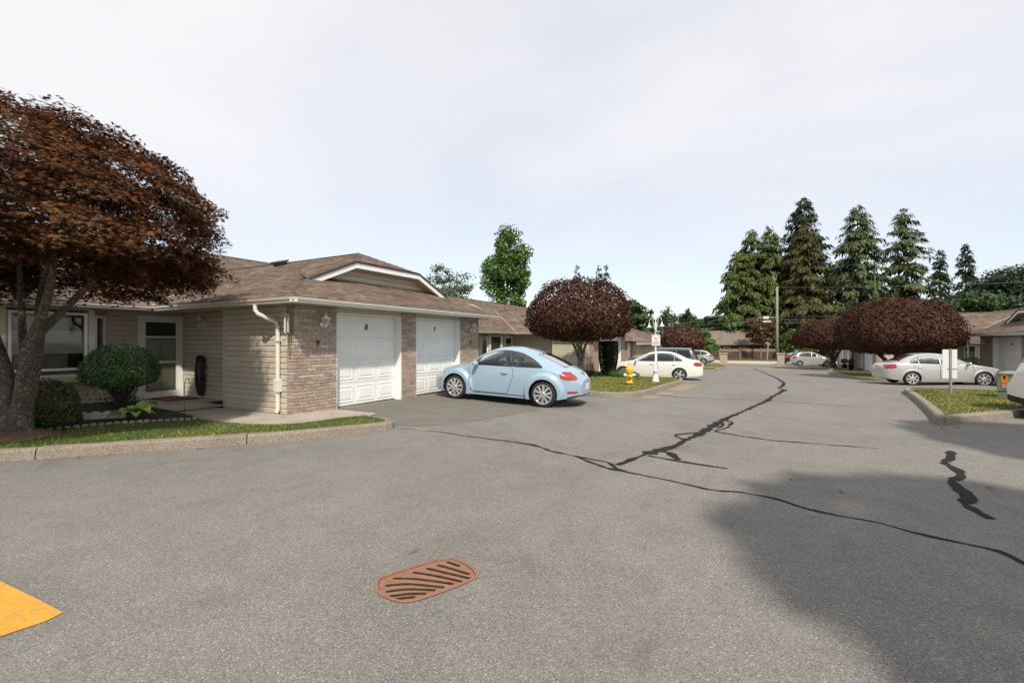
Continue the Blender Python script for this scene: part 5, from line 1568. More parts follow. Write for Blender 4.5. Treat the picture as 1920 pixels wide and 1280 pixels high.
def cross(paint, **k):
    d = dict(nose=2.30, tail=-2.32, axles=(1.40, -1.36), wr=0.365, rim=0.245, arch=0.40, paint=paint,
    top=[(2.3, .72), (2.22, .85), (1.9, .97), (1.3, 1.05), (1.05, 1.09), (.7, 1.28), (.35, 1.48), (.05, 1.58), (-.4, 1.625), (-1.1, 1.60), (-1.55, 1.53), (-1.85, 1.40), (-2.05, 1.22), (-2.2, 1.06), (-2.30, .90), (-2.32, .75)],
    belt=[(2.3, .62), (2.1, .80), (1.6, .93), (1.0, 1.0), (.5, 1.02), (-1.2, 1.07), (-1.8, 1.08), (-2.15, .98), (-2.32, .70)],
    width=[(2.3, .50), (2.2, .70), (2.0, .80), (1.6, .88), (1.2, .91), (-1.3, .92), (-1.8, .88), (-2.15, .78), (-2.32, .62)],
    roofw=[(2.3, .40), (2.0, .62), (1.2, .74), (.6, .68), (0, .62), (-1.2, .61), (-1.7, .60), (-2.0, .62), (-2.32, .48)],
    crown=[(2.3, .05), (1.1, .06), (.2, .08), (-1.5, .08), (-2.0, .06), (-2.32, .06)],
    sill=[(2.3, .32), (1.9, .25), (-1.8, .25), (-2.32, .36)], fender=(0.47, .025, .07), tuck=.05,
    windows=[[(.86, 1.06), (.5, 1.28), (.2, 1.42), (-.2, 1.50), (-.22, 1.07)], [(-.29, 1.07), (-.27, 1.505), (-.7, 1.51), (-1.0, 1.485), (-1.02, 1.10)], [(-1.09, 1.10), (-1.07, 1.475), (-1.4, 1.40), (-1.75, 1.24), (-1.78, 1.16)]],
    screens=[(1.06, .22, (.70, .58), 1.08, 'windscreen'), (-2.15, -1.62, (.60, .55), 1.10, 'rear_window')],
    lamps=[([(2.25, .70), (2.1, .86), (1.8, .92), (1.8, .82), (2.05, .70)], 'headlight', 'lamp_clear', .004), ([(-1.88, 1.0), (-1.92, 1.12), (-2.16, 1.05), (-2.26, .92), (-2.1, .90)], 'tail_light', 'lamp_red', .005)],
    trims=[([(-2.5, .30), (-2.5, .52), (-2.1, .46), (-1.78, .40), (-1.78, .20)], 'bumper_cladding', 'dark_plastic', 0.0)],
    doors=[[(.95, .38), (1.0, 1.03), (-.22, 1.05), (-.22, .38)], [(-.29, .38), (-.29, 1.055), (-1.15, 1.08), (-1.2, .85), (-.9, .38)]],
    cabin=(-1.7, 1.05, .38, 1.04), mirror=(.76, 1.10), spokes=(5, False), spoke_w=(.03, .05), handle_z=.92, rear_glass='dark_car_glass', glass='dark_car_glass', plates=[(-2.35, .62, -1)])
    d.update(k); return d
car(cross('paint_silver'), (-6.95, 55.0, zf(-6.9, 55)), PI + R(2), 'pale silver crossover parked near the gate pillar at the far end')
HATCH = sedan('paint_champagne', nose=1.80, tail=-1.92, axles=(1.20, -1.26), wr=.30, rim=.20, arch=.333,
    top=[(1.8, .68), (1.74, .78), (1.55, .88), (1.15, .98), (.95, 1.05), (.6, 1.26), (.25, 1.44), (0, 1.505), (-.4, 1.53), (-1.0, 1.51), (-1.45, 1.44), (-1.62, 1.30), (-1.76, 1.10), (-1.88, .95), (-1.92, .80)],
    belt=[(1.8, .60), (1.5, .80), (1.0, .92), (.5, .95), (-1.2, .99), (-1.6, 1.0), (-1.92, .75)],
    width=[(1.8, .50), (1.7, .66), (1.5, .78), (1.1, .835), (-1.2, .845), (-1.6, .80), (-1.82, .72), (-1.92, .60)],
    roofw=[(1.8, .4), (1.5, .58), (1.0, .70), (.6, .64), (0, .57), (-1.2, .57), (-1.6, .60), (-1.92, .5)],
    crown=[(1.8, .05), (1.0, .06), (.2, .08), (-1.4, .08), (-1.92, .06)], sill=[(1.8, .28), (1.4, .2), (-1.4, .2), (-1.92, .32)],
    windows=[[(.82, 1.0), (.5, 1.2), (.2, 1.345), (-.12, 1.41), (-.14, 1.0)], [(-.20, 1.0), (-.18, 1.415), (-.6, 1.425), (-1.0, 1.40), (-1.30, 1.20), (-1.33, 1.05)]],
    screens=[(.96, .12, (.66, .54), 1.04, 'windscreen'), (-1.74, -1.50, (.58, .54), 1.06, 'rear_window')],
    lamps=[([(1.76, .66), (1.6, .82), (1.35, .88), (1.35, .78), (1.6, .66)], 'headlight', 'lamp_clear', .004), ([(-1.62, .82), (-1.60, 1.02), (-1.74, 1.06), (-1.90, .92), (-1.90, .80)], 'tail_light', 'lamp_red', .005)],
    trims=[([(-2.0, .34), (-1.8, .30), (-1.58, .25), (-1.58, .18), (-2.0, .18)], 'rear_lip', 'dark_plastic', 0.0)],
    doors=[[(.84, .3), (.88, .95), (-.14, .98), (-.14, .3)], [(-.20, .3), (-.20, .98), (-1.05, 1.0), (-1.1, .75), (-.8, .3)]],
    cabin=(-1.35, .95, .3, .97), mirror=(.72, 1.02), plates=[(-1.95, .80, -1)])
car(HATCH, (4.75, 58.5, zf(5.1, 58.4)), R(9), 'small silver hatchback parked beyond the lane under the far maple')
car(sedan('paint_black', lamps=WHITE_SEDAN['lamps']), (3.9, 63.2, zf(2.4, 62)), R(40), 'black car behind the stone pillar and the silver hatchback')
SUV = cross('paint_white', glass='dark_car_glass',
    top=[(2.3, .80), (2.22, .95), (1.9, 1.06), (1.3, 1.13), (1.05, 1.16), (.7, 1.38), (.35, 1.60), (.05, 1.70), (-.4, 1.74), (-1.3, 1.73), (-1.8, 1.66), (-2.0, 1.50), (-2.12, 1.28), (-2.2, 1.10), (-2.28, .80), (-2.32, .70)], rear_glass='dark_car_glass',
    lamps=[([(2.25, .70), (2.1, .86), (1.8, .92), (1.8, .82), (2.05, .70)], 'headlight', 'lamp_clear', .004), ([(-1.92, 1.22), (-1.92, 1.42), (-2.0, 1.42), (-2.1, 1.22)], 'tail_light', 'lamp_red', .005)])
white_suv = car(SUV, (7.03, 13.33, zf(7.0, 13.3)), R(-40.5), 'white sport utility vehicle cut off by the right edge, rear over the kerb', name='parked_utility_vehicle', cat='utility vehicle')

# ------------------------------------------------------------------ vegetation
def rand_dirs(n):
    v = RNG.normal(0, 1, (n, 3)); return v / np.linalg.norm(v, axis=1)[:, None]
def norm(v): return v / np.maximum(1e-9, np.linalg.norm(v, axis=1))[:, None]

TM = {}
TM['quad'] = (np.array([(0, -.5, 0), (.42, 0, .10), (0, .5, 0), (-.42, 0, .10)]), np.array([(0, 1, 2), (0, 2, 3)]))
TM['needle'] = (np.array([(-.16, 0, 0), (.16, 0, 0), (.10, 1, -.16), (-.10, 1, -.16)]), np.array([(0, 1, 2), (0, 2, 3)]))
def _star():
    ang = [90, 68, 42, 20, -8, -90, 188, 160, 138, 112]
    rad = [1.05, .34, .95, .33, .78, .16, .78, .33, .95, .34]
    P = [(0, 0, 0.05)] + [(r * math.cos(R(a)) * .55, r * math.sin(R(a)) * .55, -0.10 * r * r) for a, r in zip(ang, rad)]
    n = len(ang)
    return np.array(P), np.array([(0, 1 + i, 1 + (i + 1) % n) for i in range(n)])
TM['maple'] = _star()
_lf = [(0, -.5, 0), (.20, -.22, .05), (.27, .06, .06), (.17, .32, .02), (0, .56, -.06), (-.17, .32, .02), (-.27, .06, .06), (-.20, -.22, .05), (0, .0, -.02)]
TM['oval'] = (np.array(_lf), np.array([(8, i, (i + 1) % 8) for i in range(8)]))

def leaf_arrays(P, Nrm, size, tm, up=None):
    """one template leaf at each P, its normal Nrm, its +y along 'up' (projected)"""
    n = len(P); V0, F0 = TM[tm]
    Nrm = norm(Nrm)
    U = rand_dirs(n) if up is None else norm(up)
    U = norm(U - Nrm * (U * Nrm).sum(1)[:, None])
    X = np.cross(U, Nrm)
    B = np.stack([X, U, Nrm], 1)                       # n,3(local axes),3
    V = P[:, None, :] + np.einsum('kj,njc->nkc', V0, B) * np.asarray(size).reshape(-1, 1, 1)
    k = len(V0)
    T = (F0[None] + (np.arange(n) * k)[:, None, None]).reshape(-1, 3)
    return V.reshape(-1, 3), T

def foliage(name, P, Nrm, size, tm, mat, parent=None, up=None, kind=None, origin=(0, 0, 0)):
    V, T = leaf_arrays(np.asarray(P) - np.asarray(origin), Nrm, size, tm, up)
    return mesh_np(name, V, T, mat, parent, kind=kind)

def dome_points(c, rx, ry, zt, zb, n, flat=2.4, lump=0.07, shell=0.75, phase=0.0):
    """points in a clipped-umbrella crown: ellipsoid cap above, shallow underside. returns P, outward normals"""
    out, nor = [], []
    u = RNG.uniform(0, 2 * PI, n); s = RNG.uniform(-1, 1, n)
    zm = zb + (zt - zb) * 0.30                       # widest level
    el = np.where(s > -0.30, np.arcsin(np.clip((s + 0.30) / 1.30, 0, 1)), -np.arcsin(np.clip((-0.30 - s) / 0.70, 0, 1)))
    ce, se = np.abs(np.cos(el)) ** (2 / flat), np.sign(np.sin(el)) * np.abs(np.sin(el)) ** (2 / flat)
    ce = np.abs(np.cos(el)) ** 0.85
    se = np.sin(el)
    lum = 1 + lump * (np.sin(3 * u + phase) * np.cos(4 * el) + 0.8 * np.sin(7 * u + 2.3 * phase + 3 * el) + 0.6 * np.sin(13 * u - 5 * el + phase))
    inn = RNG.uniform(0, 1, n) < shell
    hf = 0.022 * np.sin(23 * u + 9 * el + phase) * np.sin(17 * el + 5 * u) + 0.02 * np.sin(41 * u - 19 * el)
    dep = np.where(inn, 1 - np.abs(RNG.normal(0, 0.05, n)), RNG.uniform(0.25, 1, n) ** 0.6) * (lum + hf * (lump > 0.02))
    dep = np.where(RNG.uniform(0, 1, n) < 0.012, dep + RNG.uniform(0, 0.07, n), dep)
    vz = np.where(se > 0, (zt - zm), (zm - zb))
    P = np.stack([c[0] + rx * ce * np.cos(u) * dep, c[1] + ry * ce * np.sin(u) * dep, zm + vz * se * dep], 1)
    Nn = np.stack([ce * np.cos(u), ce * np.sin(u), se * 1.1], 1)
    return P, norm(Nn)

def branchy(parent, base, stems, mat, name='trunk'):
    mb = MB()
    for pts, rad in stems:
        pts = chaikin(pts, 2); r = np.interp(np.linspace(0, 1, len(pts)), np.linspace(0, 1, len(rad)), rad)
        mb.tube([tuple(np.asarray(p) - base) for p in pts], [float(x) for x in r], 9)
    return mb.build(name, mat, parent, True)

# ---- the near red maple, left
def near_maple():
    base = np.array([-9.98, 2.46, 0.15])
    t = empty('maple_tree', tuple(base), 0, 'large bronze red maple in the left foreground with lichen-spotted trunk', 'tree')
    stems = [
        ([(-9.90, 2.49, 0.10), (-9.92, 2.49, 0.35), (-9.82, 2.5, 0.79), (-9.64, 2.49, 1.28), (-9.45, 2.48, 1.58), (-9.30, 2.50, 1.75), (-8.97, 2.5, 2.1), (-8.62, 2.48, 2.5), (-8.30, 2.43, 3.0)], [.20, .15, .125, .115, .10, .085, .07, .055, .03]),
        ([(-9.35, 2.52, 1.70), (-9.32, 2.76, 2.02), (-9.34, 3.09, 2.48), (-9.11, 3.45, 2.99), (-8.9, 3.7, 3.4)], [.075, .06, .05, .04, .025]),
        ([(-9.62, 2.46, 1.40), (-10.2, 2.58, 1.75), (-10.65, 2.68, 2.36), (-11.1, 2.76, 3.15), (-11.3, 2.8, 3.7)], [.07, .055, .045, .035, .02]),
        ([(-10.14, 2.43, 0.10), (-10.18, 2.41, 0.45), (-10.10, 2.44, 0.72), (-10.22, 2.39, 1.16), (-10.05, 2.25, 1.6), (-9.8, 2.04, 2.21), (-9.76, 1.84, 2.86), (-9.7, 1.5, 3.6)], [.20, .135, .13, .12, .10, .085, .06, .03]),
        ([(-9.92, 2.55, 0.60), (-9.92, 2.63, 1.18), (-10.2, 2.78, 1.7), (-10.6, 2.89, 2.51), (-10.8, 3.2, 3.5)], [.12, .10, .085, .06, .03]),
        ([(-10.02, 2.40, 0.0), (-10.03, 2.44, 0.28), (-10.0, 2.47, 0.62)], [.30, .215, .15]),
        ([(-9.75, 2.30, 0.06), (-9.9, 2.42, 0.22), (-9.93, 2.47, 0.5)], [.10, .12, .10]),
        ([(-10.3, 2.25, 0.06), (-10.15, 2.38, 0.22), (-10.1, 2.43, 0.5)], [.10, .12, .10]),
    ]
    rg = np.random.default_rng(3)
    ends = [(-8.4, 2.45, 2.8), (-9.2, 3.3, 2.8), (-11.0, 2.75, 3.1), (-9.75, 1.8, 2.9), (-10.7, 3.0, 3.0)]
    for e in ends:
        for k in range(7):
            a = rg.uniform(0, 2 * PI); L = rg.uniform(0.6, 1.3)
            m = np.array(e) + np.array([math.cos(a) * L * .4, math.sin(a) * L * .4, rg.uniform(.1, .3)])
            q = np.array(e) + np.array([math.cos(a) * L, math.sin(a) * L, rg.uniform(.1, .9)])
            stems.append(([e, tuple(m), tuple(q)], [.028, .018, .008]))
    stems = [(p, [r * (0.86 if p[0][2] < 2 else 1) for r in rr]) for p, rr in stems]
    branchy(t, base, stems, 'maple_bark')
    return t, base
def near_maple_crown(t, base):
    nc = 1150
    C, Nc = dome_points((-9.85, 2.5), 2.46, 2.52, 5.02, 2.28, nc, lump=0.05, shell=0.72, phase=1.0)
    keep = ~((C[:, 2] < 3.1) & (np.hypot(C[:, 0] + 9.85, C[:, 1] - 2.5) < 1.35))
    C, Nc = C[keep], Nc[keep]
    nc = len(C); per = 96
    rad = RNG.uniform(0.20, 0.42, nc)
    idx = np.repeat(np.arange(nc), per); n = len(idx)
    a = RNG.uniform(0, 2 * PI, n); rr = np.sqrt(RNG.uniform(0, 1, n)) * rad[idx]
    tilt = norm(np.c_[Nc[:, :2] * 0.42, 0.85 + 0.15 * Nc[:, 2:3]])[idx]           # spray plane normal: up and outwards
    e1 = norm(np.cross(tilt, np.tile((0.0, 0.0, 1.0), (n, 1)) + RNG.normal(0, .01, (n, 3)))); e2 = np.cross(tilt, e1)
    P = C[idx] + e1 * (rr * np.cos(a))[:, None] + e2 * (rr * np.sin(a))[:, None] + tilt * RNG.normal(0, 0.035, n)[:, None]
    P[:, 2] -= 0.35 * rr ** 2
    Nn = norm(tilt + RNG.normal(0, 0.36, (n, 3)))
    outd = norm(np.c_[P[:, 0] + 9.85, P[:, 1] - 2.5, np.full(n, -0.9)] + RNG.normal(0, 0.7, (n, 3)))
    size = RNG.uniform(0.066, 0.112, n)
    # largest in view: nearest leaves become single objects
    dist = np.linalg.norm(P - np.array([0, 0, 1.6]), axis=1)
    r_ = P[:, 0] * 0.877 + P[:, 1] * 0.480; d_ = -P[:, 0] * 0.480 + P[:, 1] * 0.877
    inview = (r_ / d_ > -1.1)
    score = np.where(inview, dist, 99) - size * 4
    order = np.argsort(score)
    crown = None
    rest = order[300:]
    crown = foliage('crown', P[rest], Nn[rest], size[rest], 'maple', 'near_maple_leaf', t, outd[rest], 'stuff', base)
    V0, F0 = TM['maple']
    me = bpy.data.meshes.new('leaf'); me.from_pydata([tuple(v) for v in V0.tolist()], [], [tuple(f) for f in F0.tolist()]); me.materials.append(MAT['near_maple_leaf_single'])
    for i in order[:300]:
        o = link('leaf', me, crown)
        nz = Vector(Nn[i]); u = Vector(outd[i]); u = (u - nz * u.dot(nz)).normalized(); x = u.cross(nz)
        M = Matrix((x, u, nz)).transposed().to_4x4(); M.translation = Vector(P[i] - base)
        o.matrix_local = M @ Matrix.Scale(float(size[i]), 4)
    return crown
def single_leaf_mat():
    t = NT('near_maple_leaf_single')
    cols = [(0.045, 0.015, 0.010), (0.08, 0.026, 0.013), (0.065, 0.048, 0.017), (0.13, 0.042, 0.015), (0.085, 0.070, 0.023), (0.17, 0.066, 0.02)]
    t.base(t.ramp(t.objrand(), [(i / 5, c) for i, c in enumerate(cols)])); t.set(Roughness=0.7); t.b.inputs['Specular IOR Level'].default_value = 0.12
    MAT['near_maple_leaf_single'] = t.m
single_leaf_mat()
nm_root, nm_base = near_maple()
nm_crown = near_maple_crown(nm_root, nm_base)
def tree_copy(root, loc, rz, label, group=None, leaves=False):
    r = root.copy(); COL.objects.link(r); r.location = loc; r.rotation_euler = (0, 0, rz); r['label'] = label
    if group: r['group'] = group
    for ch in root.children:
        c = ch.copy(); COL.objects.link(c); c.parent = r
    return r

# ---- clipped umbrella maples along the lane
def umbrella_maple(base, c, rx, ry, zt, zb, n, size, mat, label, stems, bark='grey_bark', lump=0.035, red=None, group='umbrella maples along the lane'):
    base = np.asarray(base, float)
    t = empty('maple_tree', tuple(base), 0, label, 'tree', group)
    branchy(t, base, stems, bark)
    P, Nn = dome_points(c, rx, ry, zt, zb, n, lump=lump, shell=0.72, phase=float(c[0]))
    Nn = norm(Nn + RNG.normal(0, 0.55, (n, 3)))
    size = RNG.uniform(0.75, 1.3, n) * size
    if red is not None:
        k = np.zeros(n, bool)
        for q, rr in red: k |= (np.linalg.norm(P - np.array(q), axis=1) < rr) & (RNG.uniform(0, 1, n) < 0.75)
        cr = foliage('crown', P[~k], Nn[~k], size[~k], 'oval', mat, t, None, 'stuff', base)
        foliage('red_leaves', P[k], Nn[k], size[k], 'oval', 'maple_leaf_red', cr, None, 'stuff', base)
    else: foliage('crown', P, Nn, size, 'oval', mat, t, None, 'stuff', base)
    return t
def multi_stem(b, top, n, spread, r0, fork=0.35):
    out = []
    b = np.asarray(b, float); rg = np.random.default_rng(int(abs(b[0] * 37 + b[1] * 11)))
    H = top - b[2]
    f = b + np.array([0, 0, H * fork])
    out.append(([tuple(b - (0, 0, .1)), tuple(b + (f - b) * .5 + rg.normal(0, .03, 3)), tuple(f)], [r0 * 1.25, r0, r0 * .9]))
    for k in range(n):
        a = 2 * PI * k / n + rg.uniform(-.4, .4); s = spread * rg.uniform(.6, 1.1)
        e = np.array([b[0] + math.cos(a) * s, b[1] + math.sin(a) * s, top + rg.uniform(-.1, .3)])
        m = f * .55 + e * .45 + np.array([math.cos(a), math.sin(a), 0]) * s * -.08
        out.append(([tuple(f - (0, 0, .12)), tuple(m), tuple(e), tuple(e + (e - m) * .5)], [r0 * .62, r0 * .45, r0 * .3, r0 * .15]))
    return out
z2 = zf(-7.5, 20.6) - .1 + .14
umbrella_maple((-7.56, 20.6, z2), (-7.65, 20.7), 2.5, 2.5, 4.58, 1.62, 21000, 0.115, 'maple_leaf', 'round dark red maple behind the blue car',
    multi_stem((-7.56, 20.6, z2), 1.9, 4, .8, .13, .42), lump=0.05, red=[((-8.3, 18.6, 3.2), .55), ((-8.8, 18.5, 2.7), .4), ((-5.7, 19.5, 3.3), .35)])
z3 = zf(5, 33.5) + .14
umbrella_maple((6.85, 33.5, z3), (6.78, 33.6), 2.92, 3.2, 4.05, 0.84, 30000, 0.115, 'maple_leaf', 'widest dark red umbrella maple behind the silver sedan',
    multi_stem((6.85, 33.5, z3), 1.15, 7, 1.5, .17, .12), 'dark_bark', lump=0.045)
z4 = zf(4, 49.8) + .14
umbrella_maple((5.7, 49.8, z4), (5.6, 49.9), 3.05, 2.9, 3.65, 0.85, 19000, 0.14, 'maple_leaf', 'smaller dark red umbrella maple at the far right above the hatchback',
    multi_stem((5.7, 49.8, z4), 0.9, 5, 1.0, .22, .3), 'dark_bark', lump=0.03)
z5 = zf(-4, 47.6) + .14
umbrella_maple((-6.8, 47.6, z5), (-6.8, 47.6), 2.05, 2.05, 3.05, 0.75, 7000, 0.17, 'maple_leaf_bronze', 'small russet maple in front of the pale crossover, far left side',
    multi_stem((-6.8, 47.6, z5), 0.9, 5, .9, .10, .2), 'dark_bark', lump=0.07)

# two taller trees stand outside the picture behind and right of the viewer; only their shade on the asphalt shows
for (bx_, by_), (cx_, cy_), rr_, lab in (((6.4, -0.6), (6.30, -0.50), 2.42, 'tree outside the picture whose round shade lies on the near asphalt'), ((8.9, 5.6), (8.75, 5.65), 2.1, 'tree outside the picture that shades the asphalt before the right kerb')):
    umbrella_maple((bx_, by_, 0), (cx_, cy_), rr_, rr_, 9.0, 6.1, 15000, 0.15, 'maple_leaf', lab, multi_stem((bx_, by_, 0), 6.6, 6, 1.2, .16, .6), lump=0.05, group='trees outside the picture')

# ---- conifers and other trees beyond the far street
def conifer(x, y, top, rmax, label, mat, n=15000, nb=380, leaf=0.72, droop=0.30, zbase=-1.1, low=0.04, power=0.60, gap=0.0, name='conifer_tree', group='tall conifers beyond the far street', seed=1):
    rg = np.random.default_rng(seed)
    base = np.array([x, y, zbase]); H = top - zbase
    t = empty(name, tuple(base), 0, label, 'tree', group)
    MB().tube([(0, 0, -.2), (0.05, 0, H * .5), (0, 0.03, H * .97)], [H * .012 + .06, H * .007 + .03, 0.02], 8).build('trunk', 'dark_bark', t, True)
    ub = low + (1 - low) * np.concatenate([rg.uniform(0, 1, nb - nb // 5) ** 1.1, rg.uniform(0.7, 1, nb // 5)])
    ph = rg.uniform(0, 2 * PI, nb)
    Lb = rmax * np.clip((1 - ub), 0, 1) ** power * rg.uniform(0.70, 1.12, nb) + 0.35
    if gap: Lb *= np.where(rg.uniform(0, 1, nb) < gap, 0.55, 1)
    w = Lb ** 1.15; bi = rg.choice(nb, n, p=w / w.sum())
    tt = rg.uniform(0.12, 1, n) ** 0.75
    L = Lb[bi]; d = np.stack([np.cos(ph[bi]), np.sin(ph[bi]), np.zeros(n)], 1); s = np.stack([-d[:, 1], d[:, 0], np.zeros(n)], 1)
    P = d * (L * tt)[:, None] + s * (rg.normal(0, .13, n) * L * (1.1 - .6 * tt))[:, None]
    P[:, 2] = ub[bi] * H + 0.10 * L * tt - droop * L * tt ** 2 + rg.normal(0, .12, n) - np.abs(rg.normal(0, .16, n)) * (0.4 + .4 * L * (1 - .5 * tt)) * 0.6
    P[:, 2] = np.clip(P[:, 2], 0.3, H)
    up = norm(d * 0.7 + s * rg.normal(0, .5, n)[:, None] + np.c_[np.zeros((n, 2)), -0.75 - rg.uniform(0, .5, n)])
    Nn = norm(d * 0.8 + np.array([0, 0, 0.7]) + rg.normal(0, .4, (n, 3)))
    V, T = leaf_arrays(P, Nn, leaf * rg.uniform(.55, 1.15, n) * np.clip(.45 + L / rmax, .5, 1.1), 'needle', up)
    mesh_np('crown', V, T, mat, t, kind='stuff')
    return t
CON = [
 (-3.6, 88.5, 17.4, 5.4, 'leftmost cedar of the tall group, lower and bright green', 'cedar_leaf', {}),
 (-1.6, 90.5, 21.4, 5.0, 'slender pointed cedar left of the tall group', 'cedar_leaf', {}),
 (1.3, 91.8, 21.9, 5.4, 'broad drooping cedar directly left of the utility pole', 'cedar_leaf', {}),
 (7.2, 104.5, 29.6, 7.6, 'tallest dark fir rising behind the brownish cedar', 'fir_leaf', dict(gap=.3, leaf=1.0, droop=.15)),
 (6.4, 90.0, 21.4, 6.4, 'brownish olive cedar in front of the tallest fir', 'cedar_leaf_brown', {}),
 (15.6, 104.3, 26.8, 7.8, 'wide grey-green hemlock right of the tall fir', 'hemlock_leaf', dict(gap=.2, leaf=.95)),
 (23.7, 111.0, 26.8, 7.4, 'airy grey-green hemlock with open branches, right of the wide one', 'hemlock_leaf', dict(gap=.35, leaf=.9, n=11000, nb=300)),
 (32.8, 126.3, 20.8, 3.2, 'narrow dark spruce, left one of the thin pair', 'fir_leaf', dict(n=5000, nb=220)),
 (38.6, 132.8, 22.6, 3.2, 'narrow dark spruce, right one of the thin pair', 'fir_leaf', dict(n=5000, nb=220)),
 (-42.4, 113.5, 22.0, 2.2, 'single thin spruce tip above the round maple', 'fir_leaf', dict(n=1500, nb=90)),
 (-37.5, 116.3, 21.8, 2.2, 'left of two thin spruce tips above the round maple', 'fir_leaf', dict(n=1500, nb=90)),
 (-35.8, 117.2, 22.0, 2.3, 'right of two thin spruce tips above the round maple', 'fir_leaf', dict(n=1500, nb=90)),
 (-22.2, 106.0, 9.2, 2.0, 'tiny spruce tip right of the twin lamp post', 'fir_leaf', dict(n=1200, nb=70)),
]
for k, (x, y, top, r, lab, mat, kw) in enumerate(CON): conifer(x, y, top, r, lab, mat, seed=20 + k, **kw)

def broadleaf(x, y, ztop, zbot, rx, label, mat, n=6000, leaf=0.35, clumps=26, name='leafy_tree', group=None, zbase=-1.1, wisp=False, trunk=True, seed=1, elong=1.0):
    rg = np.random.default_rng(seed)
    base = np.array([x, y, zbase])
    t = empty(name, tuple(base), 0, label, 'tree', group)
    zc, hz = (ztop + zbot) / 2, (ztop - zbot) / 2
    st = []
    st.append(([(x, y, zbase - .2), (x + .1, y, zbase * .5 + zc * .5), (x, y, zc + hz * .5)], [.035 * (ztop - zbase) * .5, .05 * hz * .5 + .05, .03]))
    cl = rand_dirs(clumps) * (rg.uniform(0.25, 0.86, clumps) ** 0.7)[:, None]
    C = np.c_[x + cl[:, 0] * rx, y + cl[:, 1] * rx, zc + cl[:, 2] * hz]
    cr = rx * rg.uniform(.24, .44, clumps)
    for c in C[:10]: st.append(([(x, y, zbot), tuple((np.array([x, y, zc]) + c) / 2), tuple(c)], [.06, .05, .02]))
    branchy(t, base, st, 'dark_bark')
    bi = rg.integers(0, clumps, n)
    d = rand_dirs(n)
    rr = (rg.uniform(.0, 1, n) ** (.5 if not wisp else 1.0))
    P = C[bi] + d * (cr[bi] * rr)[:, None] * np.array([1, 1, 0.8 * elong * max(.6, hz / rx * .7)])
    Nn = norm(d + np.array([0, 0, .5]) + rg.normal(0, .5, (n, 3)))
    foliage('crown', P, Nn, leaf * rg.uniform(.6, 1.3, n), 'quad', mat, t, None, 'stuff', base)
    return t
broadleaf(-29.4, 52.3, 16.6, 4.4, 3.2, 'tall bright green columnar tree behind the second roof', 'bright_leaf', 13000, .34, 60, seed=4, elong=1.0)
broadleaf(-27.0, 36.5, 9.6, 4.2, 2.6, 'wispy pale tree just behind the near gable', 'pale_leaf', 3600, .20, 60, wisp=True, seed=5)
broadleaf(-28.6, 41.0, 7.4, 4.0, 1.6, 'low wispy shrub top right of the wispy pale tree', 'pale_leaf', 420, .24, 12, wisp=True, seed=6)
broadleaf(-15.5, 63.0, 7.6, 1.0, 3.0, 'dark green tree right behind the round maple', 'mid_leaf', 6000, .42, 30, seed=7)
far = [(-31, 112, 8.0, 5.5, 'dark_leaf'), (-26, 108, 6.6, 5.0, 'mid_leaf'), (-19, 108, 8.2, 5.5, 'dark_leaf'), (-13, 104, 7.4, 5.0, 'mid_leaf'), (-8, 99, 7.0, 4.5, 'dark_leaf'),
       (9, 96, 9.0, 6.0, 'mid_leaf'), (14, 94, 8.5, 5.5, 'dark_leaf'), (19, 98, 9.5, 6.0, 'mid_leaf'), (24, 100, 10, 6.0, 'dark_leaf'), (30, 105, 10.5, 6.5, 'mid_leaf'), (3.5, 94, 9.0, 5.0, 'dark_leaf'), (-2, 95, 7, 5.0, 'dark_leaf'), (36, 110, 11, 6.5, 'dark_leaf')]
FLAB = ['far dark tree at the left end of the skyline treeline', 'far mid-green tree above the brown far roof', 'far dark tree behind the twin lamp post', 'far mid-green tree right of the lamp post', 'far dark tree behind the light shrub',
        'mid-green tree under the wide hemlock', 'dark tree behind the smaller umbrella maple', 'mid-green tree above the smaller umbrella maple', 'dark tree between the two umbrella maples', 'mid-green tree above the widest umbrella maple', 'dark tree at the foot of the brownish cedar', 'dark tree at the foot of the left cedars', 'dark tree behind the thin spruces']
for k, ((x, y, zt_, r, m), lab) in enumerate(zip(far, FLAB)): broadleaf(x, y, zt_, -0.6, r, lab, m, 6500, .45, 30, seed=40 + k, group='trees along the skyline', name='leafy_tree')
broadleaf(-17.0, 96, 9.0, 0, 1.9, 'left of two thin feathery trees before the mountain', 'pale_leaf', 1500, .42, 22, seed=60, wisp=True)
broadleaf(-12.6, 97, 9.2, 0, 2.1, 'right of two thin feathery trees near the cedars', 'hemlock_leaf', 2200, .42, 22, seed=61, wisp=True)
broadleaf(-6.4, 62.5, 3.4, -0.9, 1.75, 'bright green leafy shrub beside the russet maple', 'bright_leaf', 3800, .30, 24, seed=62, name='tall_shrub')
broadleaf(4.7, 76.5, 3.6, -0.9, 1.5, 'small bright green tree beside the utility pole', 'bright_leaf', 2600, .34, 18, seed=63)
broadleaf(0.3, 79.5, 5.8, 1.0, 2.3, 'orange-brown tree left of the utility pole', 'orange_leaf', 2600, .34, 22, seed=64)
broadleaf(2.4, 79.8, 2.6, -1.0, 1.2, 'dark ivy-like shrub at the foot of the utility pole', 'mid_leaf', 1800, .3, 14, seed=67, name='tall_shrub')
broadleaf(44.2, 126.5, 17.2, -1, 9.5, 'big dark broad-leaved tree at the right edge skyline', 'dark_leaf', 30000, .5, 110, seed=65)
broadleaf(55, 132.0, 19.5, -1, 9.5, 'dark broad-leaved tree cut by the right edge', 'dark_leaf', 18000, .6, 80, seed=66)

